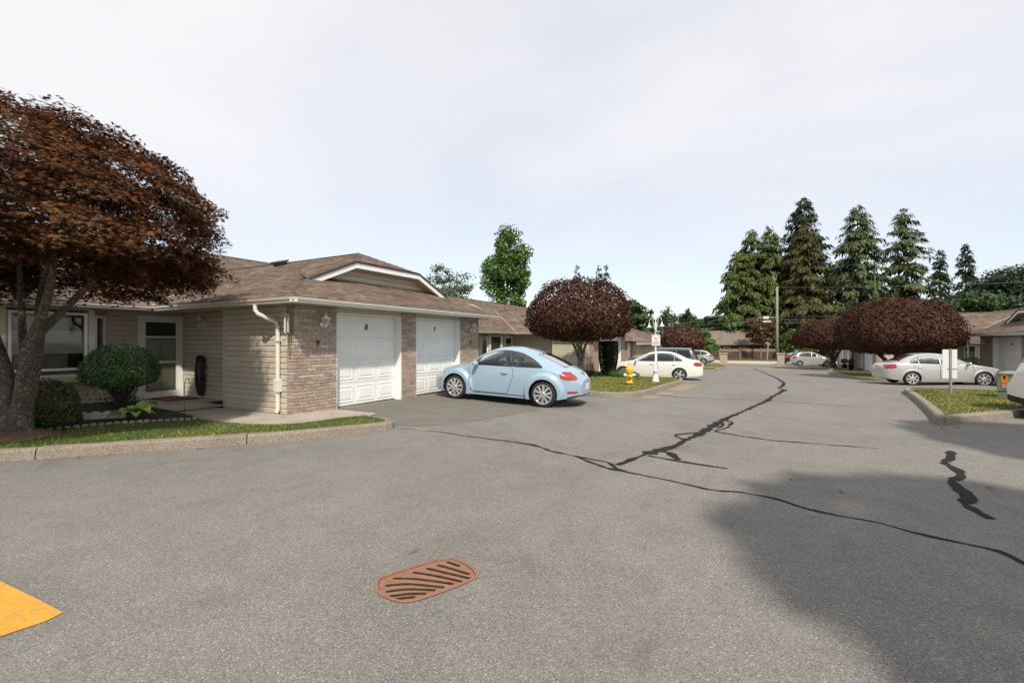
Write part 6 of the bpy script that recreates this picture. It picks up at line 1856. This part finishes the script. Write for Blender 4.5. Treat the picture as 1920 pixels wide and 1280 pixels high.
# ---- clipped yew column, ground cover, hedge
def yew(x, y, label):
    z0 = zf(x, y) * 0 + float(zl(x, y)) + .15
    t = empty('yew_column', (x, y, z0), 0, label, 'shrub')
    MB().tube([(0, 0, -.1), (0, 0, 1.2)], [.06, .03], 6).build('trunk', 'dark_bark', t)
    n = 14000
    zz = RNG.uniform(0.05, 1.72, n); u = RNG.uniform(0, 2 * PI, n); top = RNG.uniform(0, 1, n) < .18
    w = 0.30 + 0.15 * np.clip(zz / 0.9, 0, 1)
    sq = 1 / np.maximum(np.abs(np.cos(u)), np.abs(np.sin(u))) ** .55
    rr = w * sq * (1 - np.abs(RNG.normal(0, .06, n)))
    rr = np.where(top, rr * np.sqrt(RNG.uniform(0, 1, n)), rr); zz = np.where(top, 1.70 + RNG.normal(0, .015, n), zz)
    P = np.stack([np.cos(u) * rr, np.sin(u) * rr, zz], 1)
    Nn = np.stack([np.cos(u), np.sin(u), np.where(top, 3.0, .2)], 1) + RNG.normal(0, .6, (n, 3))
    V, T = leaf_arrays(P, Nn, RNG.uniform(.03, .055, n), 'quad'); mesh_np('foliage', V, T, 'yew_leaf', t, kind='stuff')
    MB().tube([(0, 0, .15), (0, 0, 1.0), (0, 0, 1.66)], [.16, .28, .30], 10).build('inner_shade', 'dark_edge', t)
yew(-6.62, 22.0, 'dark clipped columnar yew in front of the white sedan')
def mound(x, y, rx, ry, h, label, mat, n, leaf, name='low_shrub', rz=0, cat='shrub', group=None, z0=None, tm='quad', shell=.8):
    z0 = float(zl(x, y)) + .15 if z0 is None else z0
    t = empty(name, (x, y, z0), rz, label, cat, group)
    P, Nn = dome_points((0, 0), rx, ry, h, 0.02, n, lump=0.05, shell=shell, phase=x)
    V, T = leaf_arrays(P, norm(Nn + RNG.normal(0, .6, (n, 3))), RNG.uniform(.7, 1.3, n) * leaf, tm); mesh_np('foliage', V, T, mat, t, kind='stuff')
    mb = MB()
    for k in range(6):
        a = 2 * PI * k / 6; mb.tube([(0, 0, -.02), (math.cos(a) * rx * .4, math.sin(a) * ry * .4, h * .55)], [.015, .006], 5)
    mb.build('stems', 'dark_bark', t, kind='stuff')
    return t
mound(-7.5, 20.9, .95, .45, .30, 'low dark ground cover under the round maple', 'dark_leaf', 2500, .05)
mound(-5.75, 21.6, .70, .42, .34, 'low green ground cover right of the clipped yew', 'box_leaf', 2200, .05)
mound(12.0, 40.0, .9, 1.6, 1.25, 'bright yellow-green hedge below the right house window', 'bright_leaf', 3000, .09, 'hedge', z0=zf(12, 40) - .05)
mound(-9.3, 35.6, .6, .8, 1.5, 'yellow-green shrub behind the dark green vehicle', 'bright_leaf', 1800, .09, z0=zf(-9, 35.6))

# ---- near garden
def boxwood():
    x, y = -11.70, 4.40; z0 = 0.18
    t = empty('boxwood_shrub', (x, y, z0), 0, 'rounded glossy green boxwood on dark stems before the bay window', 'shrub')
    stems = []
    rg = np.random.default_rng(9)
    for k in range(9):
        a = 2 * PI * k / 9
        stems.append(([(rg.normal(0, .06), rg.normal(0, .06), 0), (math.cos(a) * .13, math.sin(a) * .13, .3), (math.cos(a) * .35, math.sin(a) * .35, .75)], [.03, .022, .01]))
    branchy(t, np.zeros(3), stems, 'dark_bark', 'stems')
    n = 9000
    P, Nn = dome_points((0, 0), .60, .66, 1.36, .45, n, lump=0.03, shell=.75)
    V, T = leaf_arrays(P, norm(Nn + RNG.normal(0, .5, (n, 3))), RNG.uniform(.032, .058, n), 'oval'); mesh_np('foliage', V, T, 'box_leaf', t, kind='stuff')
    n = 1600
    P = np.c_[RNG.normal(0, .16, n), RNG.normal(0, .16, n), RNG.uniform(.05, .6, n)]
    V, T = leaf_arrays(P, rand_dirs(n), RNG.uniform(.03, .05, n), 'oval'); mesh_np('lower_foliage', V, T, 'dark_leaf', t, kind='stuff')
boxwood()
mound(-10.62, 2.95, .48, .46, .78, 'bushy olive-green azalea beside the maple trunk', 'azalea_leaf', 5200, .045, 'azalea_shrub', tm='oval', z0=.17)
mound(-10.45, 3.02, .40, .36, .30, 'low grey-green ground cover in front of the azalea', 'mid_leaf', 2600, .035, 'low_shrub', z0=.17)
mound(-11.1, 2.0, .55, .5, .55, 'dark bush left of the maple trunk', 'dark_leaf', 2600, .05, 'low_shrub', z0=.17)

def hosta():
    x, y, z0 = -10.25, 4.08, .175
    t = empty('hosta_plant', (x, y, z0), 0, 'lime green broad-leaved hosta in the flower bed', 'plant')
    rg = np.random.default_rng(5)
    for k in range(13):
        a = 2 * PI * k / 13 + rg.uniform(-.2, .2); L = rg.uniform(.26, .40); w = L * .36; lift = rg.uniform(.14, .30)
        V, Fs = [], []
        ns = 7
        for i in range(ns):
            s = i / (ns - 1); ww = w * math.sin(PI * min(1, .12 + .88 * s) ** 0.8) * (1 if i < ns - 1 else 0.02)
            cx_ = .05 + L * s; cz = lift * math.sin(PI * .62 * (.25 + .75 * s)) - .10 * s * s
            for j, q in enumerate((-1, -.5, 0, .5, 1)):
                V.append((cx_, q * ww, cz + abs(q) * ww * .35 + (.006 if j % 2 else 0)))
        for i in range(ns - 1):
            for j in range(4): Fs.append((i * 5 + j, i * 5 + j + 1, (i + 1) * 5 + j + 1, (i + 1) * 5 + j))
        o = mesh_np('leaf', V, Fs, 'hosta_leaf', t, True)
        o.rotation_euler = (0, 0, a)
        MB().tube([(0, 0, 0), (.05 * math.cos(a), .05 * math.sin(a), lift * .4)], .008, 5).build('leaf_stalk', 'hosta_leaf', o).rotation_euler = (0, 0, -a)
hosta()
mound(-9.72, 1.75, .20, .20, .30, 'pale grey leaved plant left of the maple roots', 'pale_leaf', 60, .16, 'low_shrub', tm='oval', z0=.16)

# ------------------------------------------------------------------ street furniture and small things
def ground_z(x, y, lawn=False): return (float(zl(x, y)) + .148) if lawn else zf(x, y)

def hydrant():
    x, y = -4.25, 16.74; z = ground_z(x, y, True)
    t = empty('fire_hydrant', (x, y, z), R(30), 'yellow fire hydrant on the lawn in front of the white sedan', 'fire hydrant')
    MB().lathe([(0.0, .0), (.10, .0), (.10, .06), (.15, .065), (.15, .10), (.105, .105), (.100, .40), (.108, .42), (.135, .43), (.14, .47), (.135, .50)], 20).build('barrel', 'hydrant_yellow', t, True)
    MB().lathe([(.145, .50), (.15, .52), (.148, .56), (.135, .62), (.105, .69), (.06, .735), (.0, .75)], 20).build('bonnet', 'hydrant_yellow', t, True)
    MB().lathe([(.03, .74), (.032, .80), (.025, .825), (.0, .83)], 5).build('operating_nut', 'hydrant_yellow', t)
    for a in (0, PI):
        MB().lathe([(.05, .08), (.052, .15), (.062, .155), (.062, .19), (.04, .21), (.0, .215)], 14, 'x').xf(Matrix.Translation((0, 0, .36)) @ Matrix.Rotation(a, 4, 'Z')).build('hose_cap', 'white_paint', t, True)
    MB().lathe([(.065, .08), (.068, .15), (.08, .155), (.08, .19), (.05, .21), (.0, .215)], 16, 'x').xf(Matrix.Translation((0, 0, .33)) @ Matrix.Rotation(-PI / 2, 4, 'Z')).build('pumper_cap', 'hydrant_yellow', t, True)
    for k in range(8):
        a = 2 * PI * k / 8; MB().lathe([(.0, .115), (.012, .115), (.012, .10)], 6, 'z', (.13 * math.cos(a), .13 * math.sin(a), 0)).build('bolt', 'metal_grey', t)
hydrant()

def lamp_post():
    x, y = -3.81, 19.25; z = ground_z(x, y, True)
    t = empty('lamp_post', (x, y, z), R(28.7), 'white lamp post with twin gooseneck bell shades on the hydrant lawn', 'lamp post')
    MB().lathe([(.17, 0), (.17, .02), (.125, .05), (.105, .30), (.085, .40), (.10, .41), (.10, .45), (.065, .46), (.055, .60), (.034, .62), (.029, 2.05)], 16).build('post', 'sign_white', t, True)
    MB().lathe([(.029, 2.05), (.045, 2.06), (.05, 2.10), (.05, 2.38), (.045, 2.40), (.02, 2.45), (.012, 2.60), (.0, 2.62)], 14).build('head', 'sign_white', t, True)
    for s, zz in ((1, 2.30), (-1, 2.25)):
        a = [(0.04 * s, 0, zz - .12), (.09 * s, 0, zz + .02), (.09 * s, 0, zz + .20), (.12 * s, 0, zz + .33), (.18 * s, 0, zz + .36), (.24 * s, 0, zz + .31), (.26 * s, 0, zz + .18), (.26 * s, 0, zz + .08)]
        arm = MB().tube([tuple(p) for p in chaikin(a, 2)], .010, 8).build('arm', 'sign_white', t, True)
        MB().lathe([(.0, .10), (.022, .095), (.03, .03), (.055, -.02), (.105, -.065), (.118, -.085), (.112, -.085), (.05, -.03), (.0, .0)], 18, 'z', (.26 * s, 0, zz + .05)).build('shade', 'sign_white', arm, True)
        MB().lathe([(.0, -.005), (.03, -.02), (.036, -.05), (.02, -.075), (.0, -.08)], 12, 'z', (.26 * s, 0, zz + .05)).build('bulb', 'plate_white', arm, True)
    return t
lamp_post()
def post_sign():
    x, y = -3.81, 19.25; z = ground_z(x, y, True)
    f = Vector((0.48, -0.877, 0))
    t = empty('notice_sign', (x + f.x * .05, y + f.y * .05, z + 1.70), R(28.7), 'small white notice plate strapped to the white lamp post', 'sign')
    MB().box(-.17, .17, -.008, .0, -.22, .22).build('plate', 'sign_white', t)
    for sx in (-.11, .11): MB().lathe([(.0, .0), (.018, 0)], 8, 'y', (sx, -.011, .17)).build('bolt', 'black_paint', t)
    MB().prism([(-.045, .045), (.05, .02), (.0, .0), (.03, -.04), (-.03, -.01)], 0, .002).xf(Matrix.Translation((0, -.009, .06)) @ Matrix.Rotation(PI / 2, 4, 'X')).build('arrow_mark', 'black_paint', t)
    for k, w in enumerate((.10, .13, .13)):
        zz = -.045 - k * .055; u = -w
        while u < w - .012:
            L = random.uniform(.014, .034)
            MB().box(u, min(w, u + L), -.0105, -.0085, zz - .010, zz + .010).build('lettering', 'black_paint', t); u += L + .010
post_sign()

def square_sign():
    x, y = 5.15, 18.9; z = ground_z(x, y, True)
    t = empty('square_sign', (x, y, z), R(28.7 + 6), 'blank back of a square white sign on a galvanised post', 'sign')
    MB().box(-.028, .028, -.02, .02, -.1, 1.41).build('post', 'galvanised', t)
    MB().box(-.255, .255, .022, .028, .50, 1.39).build('panel', 'sign_white', t)
    MB().box(-.10, .24, .010, .021, .78, .80).build('bracket', 'metal_grey', t)
    for zz in (.55, .79, 1.33): MB().lathe([(.0, -.028), (.012, -.028), (.012, -.02)], 6, 'y', (0, 0, zz)).build('bolt', 'metal_grey', t)
square_sign()

def transformer():
    x, y = 6.58, 18.5; z = ground_z(x, y, True)
    t = empty('transformer_box', (x, y, z), R(-33), 'green electrical transformer box with orange and red warning stickers', 'transformer')
    t.scale = (.76, .76, .76)
    MB().box(-.52, .52, -.50, .50, .0, .26).build('plinth', 'transformer_green', t)
    MB().add([(-.55, -.52, .27), (.55, -.52, .27), (.55, .52, .27), (-.55, .52, .27), (-.55, -.52, .92), (.55, -.52, .92), (.55, .52, 1.0), (-.55, .52, 1.0)],
             [(0, 3, 2, 1), (4, 5, 6, 7), (0, 1, 5, 4), (1, 2, 6, 5), (2, 3, 7, 6), (3, 0, 4, 7)]).build('cabinet', 'transformer_green', t, bevel=.02)
    MB().box(-.57, .57, -.55, .54, .905, .94).build('lid', 'transformer_green', t, bevel=.01)
    MB().box(-.10, .02, -.56, -.50, .18, .27).build('hasp', 'transformer_green', t)
    # stickers on the face towards the lane
    s = MB().prism([(-.09, -.16), (.09, -.16), (.10, .10), (.07, .16), (-.07, .16), (-.10, .10)], 0, .003).xf(Matrix.Translation((-.34, -.524, .74)) @ Matrix.Rotation(PI / 2, 4, 'X')).build('warning_sticker', 'sticker_orange', t)
    MB().prism([(-.05, .06), (-.01, .09), (.05, .05), (.02, .01), (.05, -.07), (.0, -.03), (-.05, -.06), (-.03, .0)], .003, .005).xf(Matrix.Translation((-.34, -.524, .76)) @ Matrix.Rotation(PI / 2, 4, 'X')).build('pictogram', 'black_paint', s)
    s2 = MB().box(-.43, -.25, -.528, -.523, .37, .565).build('warning_sticker', 'sticker_red', t)
    for zz in (.40, .455, .51): MB().box(-.41, -.27, -.531, -.528, zz, zz + .022).build('lettering', 'plate_white', s2)
    s3 = MB().box(-.10, .17, -.528, -.523, .46, .83).build('label_sticker', 'plate_white', t)
    MB().box(-.09, .16, -.531, -.528, .78, .82).build('lettering', 'sticker_red', s3)
    MB().box(-.09, .16, -.531, -.528, .60, .65).build('lettering', 'sticker_blue', s3)
    for zz in (.49, .53, .69, .73): MB().box(-.08, .15, -.531, -.528, zz, zz + .015).build('lettering', 'galvanised', s3)
    MB().box(-.53, -.40, -.531, -.524, .29, .35).build('number_label', 'galvanised', t)
transformer()

# ---- garden small things by the first porch
def hose():
    t = empty('garden_hose', (-12.85, 6.58, 1.12), 0, 'black coiled hose hanging on the porch wall', 'hose')
    MB().box(-.14, .14, -.10, .0, -.05, .05).build('hanger', 'dark_plastic', t, bevel=.03)
    for k in range(6):
        a = (k - 2.5) * .035; L = .78 + .05 * (k % 3)
        pts = chaikin([(-.10 + a, -.05 - .015 * k, .04), (-.17 + a, -.06 - .012 * k, -.3), (-.13 + a, -.05, -L), (-.02 + a, -.06, -L - .05), (.06 + a, -.05, -L + .05), (.12 + a, -.06 - .012 * k, -.3), (.08 + a, -.05 - .015 * k, .06), (-.01 + a, -.06, .12), (-.10 + a, -.05 - .015 * k, .04)], 2)
        MB().tube([tuple(p) for p in pts], .022, 7).build('coil', 'hose_black', t, True)
hose()
lantern((-12.75, 6.575, 2.10), (0, -1), 'white wall lantern on the shaded porch wall above the hose')
lantern((-8.288, 6.62, 2.02), (1, 0), 'white wall lantern on the brick pier left of garage door 8')
lantern((-8.288, 12.35, 2.02), (1, 0), 'white wall lantern on the brick pier right of garage door 7')
lantern((-8.288, 25.3, 1.70), (1, 0), 'white wall lantern on the far brick pier near the clipped yew')
lantern((10.488, 33.4, 1.56), (-1, 0), 'white wall lantern on the brick pier beside garage door 36')
for nm, sz, loc, rz, mat, lab in (('door_mat', (.95, .62), (-13.15, 6.02, .150), .02, 'red_mat', 'rust red door mat at the front door'),
                                  ('door_mat', (.62, .5), (-13.0, 5.15, .150), .05, 'black_mat', 'black mat on the porch edge next to the red mat'),
                                  ('door_mat', (.75, .45), (-11.1, 6.28, .150), 0, 'black_mat', 'dark mat by the white corner board of the porch')):
    t = empty(nm, loc, rz, lab, 'mat')
    MB().box(-sz[0] / 2, sz[0] / 2, -sz[1] / 2, sz[1] / 2, 0, .014).build('pile', mat, t)
    MB().box(-sz[0] / 2 - .03, sz[0] / 2 + .03, -sz[1] / 2 - .03, sz[1] / 2 + .03, -.002, .008).build('border', 'black_mat', t)
def wind_chime():
    t = empty('wind_chime', (-8.27, 5.78, 2.18), 0, 'white tube wind chime hanging at the brick corner', 'wind chime')
    MB().lathe([(.0, .0), (.05, .0), (.05, .015), (.0, .015)], 12, 'z', (0, 0, -.06)).build('disc', 'sign_white', t)
    MB().tube([(0, 0, .07), (0, 0, -.52)], .003, 5).build('cord', 'cable', t)
    for k in range(5):
        a = 2 * PI * k / 5; L = .30 + .03 * (k % 3)
        MB().tube([(.04 * math.cos(a), .04 * math.sin(a), -.09), (.04 * math.cos(a), .04 * math.sin(a), -.09 - L)], .009, 8).build('chime_tube', 'sign_white', t)
    MB().box(-.012, .012, -.003, .003, -.66, -.52).build('sail', 'sign_white', t)
wind_chime()
def hook():
    t = empty('garden_hook', (-9.66, 4.62, .17), 0, 'thin black shepherd hook standing at the end of the flower bed', 'garden hook')
    pts = [(0, 0, -.05), (0, 0, .62), (.02, .01, .70), (.06, .03, .72), (.09, .045, .68), (.085, .04, .63)]
    MB().tube([tuple(p) for p in chaikin(pts, 2)], .007, 6).build('rod', 'cable', t, True)
hook()
def picket_edging():
    a, b = np.array([-10.95, 3.30]), np.array([-10.45, 4.02])
    n = 5
    for k in range(n):
        p = a + (b - a) * k / n; q = a + (b - a) * (k + .97) / n
        L = float(np.hypot(*(q - p))); rz = math.atan2(q[1] - p[1], q[0] - p[0])
        t = empty('picket_edging', (p[0], p[1], .175), rz, ['first', 'second', 'third', 'fourth', 'last'][k] + ' white scalloped picket edging panel counted from the maple trunk', 'garden edging', 'white picket edging panels')
        m = 7
        for i in range(m):
            x0 = L * i / m; w = L / m * .72; h = .12 + .035 * math.sin(PI * (i + .5) / m)
            MB().prism([(x0, 0), (x0 + w, 0), (x0 + w, h - .02), (x0 + w / 2, h), (x0, h - .02)], 0, .008).xf(Matrix.Rotation(PI / 2, 4, 'X')).build('picket', 'sign_white', t)
        MB().box(0, L, .0005, .008, .03, .045).build('rail', 'sign_white', t)
        MB().box(0, L, .0005, .008, .08, .095).build('rail', 'sign_white', t)
picket_edging()
# scalloped stones along the bed
P = chaikin([(-10.62, 2.1), (-10.28, 2.78), (-10.15, 3.27), (-9.82, 3.88), (-9.36, 4.36), (-9.20, 4.58), (-9.4, 4.74), (-9.9, 4.80)], 2)
d = np.r_[0, np.cumsum(np.hypot(*np.diff(P, axis=0).T))]
edge = tag(empty('stone_edging', (0, 0, 0)), 'row of small scalloped stones edging the flower bed', 'garden edging')
stone_me = None
for s in np.arange(.05, d[-1], .105):
    x, y = float(np.interp(s, d, P[:, 0])), float(np.interp(s, d, P[:, 1])); x2, y2 = float(np.interp(s + .05, d, P[:, 0])), float(np.interp(s + .05, d, P[:, 1]))
    if stone_me is None:
        o = MB().lathe([(.0, .045), (.032, .04), (.045, .025), (.048, .0)], 8).build('edging_stone', 'kerb_concrete', edge, True); stone_me = o.data
    else: o = link('edging_stone', stone_me, edge)
    o.location = (x, y, .155); o.rotation_euler = (0, 0, math.atan2(y2 - y, x2 - x)); o.scale = (1, .7, random.uniform(.85, 1.2))

# fallen leaves by the kerb and on the asphalt
lf = None
FL = [(-7.35, 3.70, 'kerb'), (-8.22, 2.62, 'kerb'), (-8.05, 2.9, ''), (0.75, 5.95, ''), (0.3, 6.2, ''), (2.2, 6.9, ''), (-7.55, 6.25, ''), (3.0, 11.45, ''), (3.3, 11.75, ''), (-6.4, 4.75, '')]
LB = ['brown fallen leaf against the near kerb, right one', 'brown fallen leaf at the kerb joint', 'small fallen leaf near the kerb joint on asphalt', 'fallen leaf at the top of the tree shade', 'pale fallen leaf above the long tar seam', 'fallen leaf near the zigzag tar seam', 'dark fallen leaf on the concrete walk by the brick pier', 'dark leaf litter at the corner of the right kerb', 'leaf litter beside the right kerb corner', 'fallen leaf below the middle of the near kerb']
for (x, y, w), lab in zip(FL, LB):
    V0, F0 = TM['maple']
    if lf is None:
        lf = bpy.data.meshes.new('fallen_leaf'); lf.from_pydata([tuple(v * np.array([1, 1, 1.6])) for v in V0], [], [tuple(f) for f in F0.tolist()]); lf.materials.append(MAT['dead_leaf'])
    o = link('fallen_leaf', lf); s = random.uniform(.06, .10); o.scale = (s, s, s); zz = zf(x, y)
    o.location = (x, y, zz + .016 + (.13 if abs(x + 7.55) < .01 else 0)); o.rotation_euler = (.15, .1, random.uniform(0, 6)); tag(o, lab, 'leaf', 'fallen leaves')

# ------------------------------------------------------------------ far end of the lane
def pillar(x, y, label):
    z = zf(x, y); t = empty('gate_pillar', (x, y, z), 0, label, 'pillar', 'stone gate pillars')
    rows = 9
    for r in range(rows):
        o = .004 * (r % 2); n = 2
        for i in range(n):
            for j in range(n):
                MB().box(-.36 + .36 * i + .004 + o, -.36 + .36 * (i + 1) - .004 + o, -.36 + .36 * j + .004, -.36 + .36 * (j + 1) - .004, r * .135 + .004, (r + 1) * .135 - .002).build('stone', 'stone_pillar', t)
    MB().box(-.43, .43, -.43, .43, rows * .135, rows * .135 + .10).build('cap', 'pale_concrete', t, bevel=.01)
pillar(-3.75, 57.2, 'stone gate pillar left of the lane end beside the pale crossover')
pillar(1.95, 60.0, 'stone gate pillar right of the lane end beside the utility pole')

def utility_pole():
    x, y = 1.96, 74.0; z = zf(x, y)
    t = empty('utility_pole', (x, y, z), 0, 'tall wooden utility pole at the far end of the lane', 'utility pole')
    MB().tube([(0, 0, -.3), (0, 0, 5), (0, 0, 10.3)], [.20, .17, .14], 12).build('pole', 'pole_wood', t, True)
    MB().lathe([(.0, .12), (.04, .1), (.05, .0), (.0, 0)], 8, 'z', (0, 0, 10.3)).build('insulator', 'metal_grey', t)
    MB().box(-2.3, .2, -.06, .06, 6.0, 6.12).build('cable_arm', 'metal_grey', t)
    MB().box(-1.75, -.75, -.1, .1, 5.38, 5.58).build('equipment_case', 'sign_white', t)
    MB().box(-1.7, -1.0, -.1, .1, 5.85, 6.2).build('equipment_case', 'sign_white', t)
    MB().tube([(-1.3, 0, -.9), (-1.15, 0, 1.2), (-1.1, 0, 2.2)], .10, 8).build('guard_tube', 'galvanised', t)
    return t
utility_pole()
def cable(a, b, sag, label, rad=.03):
    a, b = Vector(a), Vector(b); t = empty('overhead_cable', tuple(a), 0, label, 'cable', 'overhead cables')
    pts = [tuple((b - a) * k / 24 + Vector((0, 0, -4 * sag * (k / 24) * (1 - k / 24)))) for k in range(25)]
    MB().tube(pts, rad, 5).build('wire', 'cable', t)
L_ = (-60, 86, 0); R_ = (64, 60, 0)
for h1, h2, sg, rd, lab in ((9.2, 9.5, 1.2, .025, 'highest overhead cable, to the right of the pole'),):
    cable((1.96, 74, h1), (64, 68, h2), sg, lab, rd)
for k, (h, sg, rd) in enumerate(((5.1, .7, .02), (4.7, .8, .028), (4.25, .9, .02))):
    cable((1.96, 74, h), (64, 68, h + .5), sg, ['upper', 'middle', 'lower'][k] + ' of three cables right of the utility pole', rd)
    cable((1.96, 74, h), (-58, 80, h - .5 - .4 * k), sg, ['upper', 'middle', 'lower'][k] + ' of three cables left of the utility pole', rd)

def fence():
    t = empty('board_fence', (-5.6, 76.2, zf(0, 76)), math.atan2(3.0, 8.2), 'brown board fence with pale rail in front of the far grey-roofed house', 'fence')
    L = 9.0
    for k in range(4):
        MB().box(k * 2.95 - .08, k * 2.95 + .08, -.1, .06, 0, 1.62).build('post', 'fence_rail', t)
    for s in range(3):
        MB().box(s * 2.95 + .08, s * 2.95 + 2.87, -.05, .02, 1.12, 1.50).build('rail', 'fence_rail', t)
        MB().box(s * 2.95 + .08, s * 2.95 + 2.87, -.06, .03, 1.50, 1.54).build('rail', 'fence_rail', t)
        for i in range(13):
            x0 = s * 2.95 + .09 + i * .213
            MB().box(x0, x0 + .195, -.02, .01, .02, 1.10).build('fence_board', 'wood_fence', t)
fence()
sheet('pavement', [(-14, 72.2), (40, 78), (40, 79.5), (-14, 73.7)], .05, 'pale_concrete', 3, kind='structure')

def plain_house(name, loc, rz, w, dep, ze, zr, label, wall_mat, roof_mat, windows=(), ov=.5, doors=(), hip=.8):
    """ridge along local x; front faces local -y"""
    t = empty(name, loc, rz, label, 'house')
    MB().box(0, w, 0, dep, -.3, ze).build('wall', wall_mat, t)
    p = (zr - ze) / (dep / 2 + ov)
    h = hip
    A = [(-ov, -ov), (w + ov, -ov), (w + ov - h, dep / 2), (-ov + h, dep / 2)]
    Bk = [(-ov, dep + ov), (w + ov, dep + ov), (w + ov - h, dep / 2), (-ov + h, dep / 2)]
    z = lambda q: ze + p * (min(q[1], dep - q[1]) + ov)
    mb = MB()
    for poly in (A, Bk): mb.add([(q[0], q[1], z(q)) for q in poly], [(0, 1, 2, 3)])
    mb.add([(-ov, -ov, ze), (-ov + h, dep / 2, zr), (-ov, dep + ov, ze)], [(0, 1, 2)]).add([(w + ov, -ov, ze), (w + ov - h, dep / 2, zr), (w + ov, dep + ov, ze)], [(0, 1, 2)])
    ro = mb.build('roof', 'vent_brown', t)
    tabs = []
    plane_shingles(A, np.array([-ov, -ov]), (0, 1), ze + .01, p, tabs, e=.2, wmin=.3, wmax=.6)
    sb = MB()
    for V, Fs in tabs: sb.add(V, Fs)
    ridge_caps((-ov + h, dep / 2, zr), (w + ov - h, dep / 2, zr), tabs2 := [])
    for V, Fs in tabs2: sb.add(V, Fs)
    sb.build('shingles', roof_mat, ro, kind='stuff')
    MB().box(-ov, w + ov, -ov - .08, -ov, ze - .10, ze + .0).build('gutter', 'gutter_white' if roof_mat == 'shingle' else 'vent_brown', t)
    MB().quad((-ov, -ov, ze - .04), (w + ov, -ov, ze - .04), (w + ov, 0, ze - .04), (-ov, 0, ze - .04)).build('soffit', 'soffit', t)
    for cx_, cz, ww, hh in windows: window(t, (cx_, 0, cz), ww, hh, (0, -1), None, fr=.07, mull=1)
    return t
plain_house('far_house', (-8.2, 79.5, -1.0), math.atan2(3.0, 8.2), 9.5, 7.5, 2.05, 4.4, 'small grey-roofed house behind the board fence at the far end', 'wood_fence', 'grey_shingle',
            [(3.6, 1.1, 1.0, 1.3), (6.2, 1.25, 1.5, .9)], hip=.4)
# third house of the left row: long brown roof seen past the lamp post (local x runs along the lane)
h3 = plain_house('row_house', (-10.6, 36.8, -0.95), PI / 2, 30.0, 10.0, 2.36, 4.55, 'long brown-roofed row house beyond the lamp post on the left', 'siding', 'shingle',
            [(5, 1.3, 1.6, 1.3), (12, 1.3, 1.6, 1.3), (20, 1.3, 1.6, 1.3)], hip=.3)
h3['group'] = 'row houses along the lane'
MB().box(7.0, 7.5, 2.4, 2.8, 3.5, 3.85).build('roof_vent', 'vent_brown', h3)
# single lower garage at the end of the second house
def annex():
    t = empty('garage_annex', (-8.3, 31.85, -0.62), 0, 'lower single garage bay at the end of the second house', 'garage')
    MB().box(-4.0, -.25, 0, 2.9, -.3, 2.25).build('wall', 'siding', t)
    MB().box(-.25, 0, 0, .35, -.3, 2.25).build('brick_pier', 'brick_wall', t); MB().box(-.25, 0, 1.95, 2.9, -.3, 2.25).build('brick_pier', 'brick_wall', t)
    garage_door(t, .36, 1.94, 2.1, -.20, cols=2)
    MB().add([(.6, -.05, 2.36), (.6, 3.3, 2.36), (-4, 3.3, 4.0), (-4, -.05, 4.0), (.6, -.05, 2.26), (.6, 3.3, 2.26)], [(0, 1, 2, 3), (0, 4, 5, 1)]).build('roof', 'shingle', t)
    gutter(t, (.62, -.05), (.62, 3.3), 2.36, (1, 0))
annex()
# flue on the right house, street sign, pots
t = empty('flue_pipe', (20.5, 36.6, 4.2), 0, 'white flue pipe rising from the right house roof', 'flue')
MB().tube([(0, 0, -1.0), (0, 0, .75)], .14, 12).build('pipe', 'sign_white', t, True)
MB().lathe([(.0, .98), (.2, .95), (.22, .86), (.12, .84), (.12, .74)], 12).build('cowl', 'sign_white', t, True)
t = empty('street_sign', (3.25, 57.0, zf(3, 57)), R(28), 'small grey-green sign on a thin post left of the hatchback', 'sign')
MB().tube([(0, 0, 0), (0, 0, 1.75)], .035, 8).build('post', 'galvanised', t); MB().box(-.16, .16, -.03, -.01, 1.2, 1.75).build('panel', 'transformer_green', t)
def pot(x, y, label, flower):
    z = zf(x, y); t = empty('potted_plant', (x, y, z), 0, label, 'potted plant')
    MB().lathe([(.0, 0), (.16, 0), (.24, .42), (.26, .44), (.22, .44), (.20, .38), (.0, .38)], 14).build('pot', 'dark_plastic', t, True)
    n = 260; P = rand_dirs(n) * RNG.uniform(.3, 1, n)[:, None] * .32 + np.array([0, 0, .72])
    V, T = leaf_arrays(P, rand_dirs(n), RNG.uniform(.07, .12, n), 'quad'); mesh_np('foliage', V, T, flower, t, kind='stuff')
pot(6.7, 51.2, 'dark pot with dark plant before the far garage doors', 'dark_leaf'); pot(7.0, 49.8, 'pot with orange flowers before the far garage doors', 'orange_leaf')
# second flue behind the second roof
t = empty('roof_cowl', (-19.6, 35.2, 4.9), 0, 'pale roof vent cowl above the second roof', 'flue')
MB().tube([(0, 0, -.5), (0, 0, .35)], .10, 10).build('pipe', 'galvanised', t); MB().lathe([(.0, .55), (.22, .5), (.22, .42), (.1, .35)], 12).build('cowl', 'galvanised', t, True)
text_mesh('lettering', 'R O', .13, 'chrome', white_suv, Matrix.Translation((-2.335, .40, .93)) @ Matrix.Rotation(-PI / 2, 4, 'Z') @ Matrix.Rotation(PI / 2, 4, 'X'), 0, .006, .004)
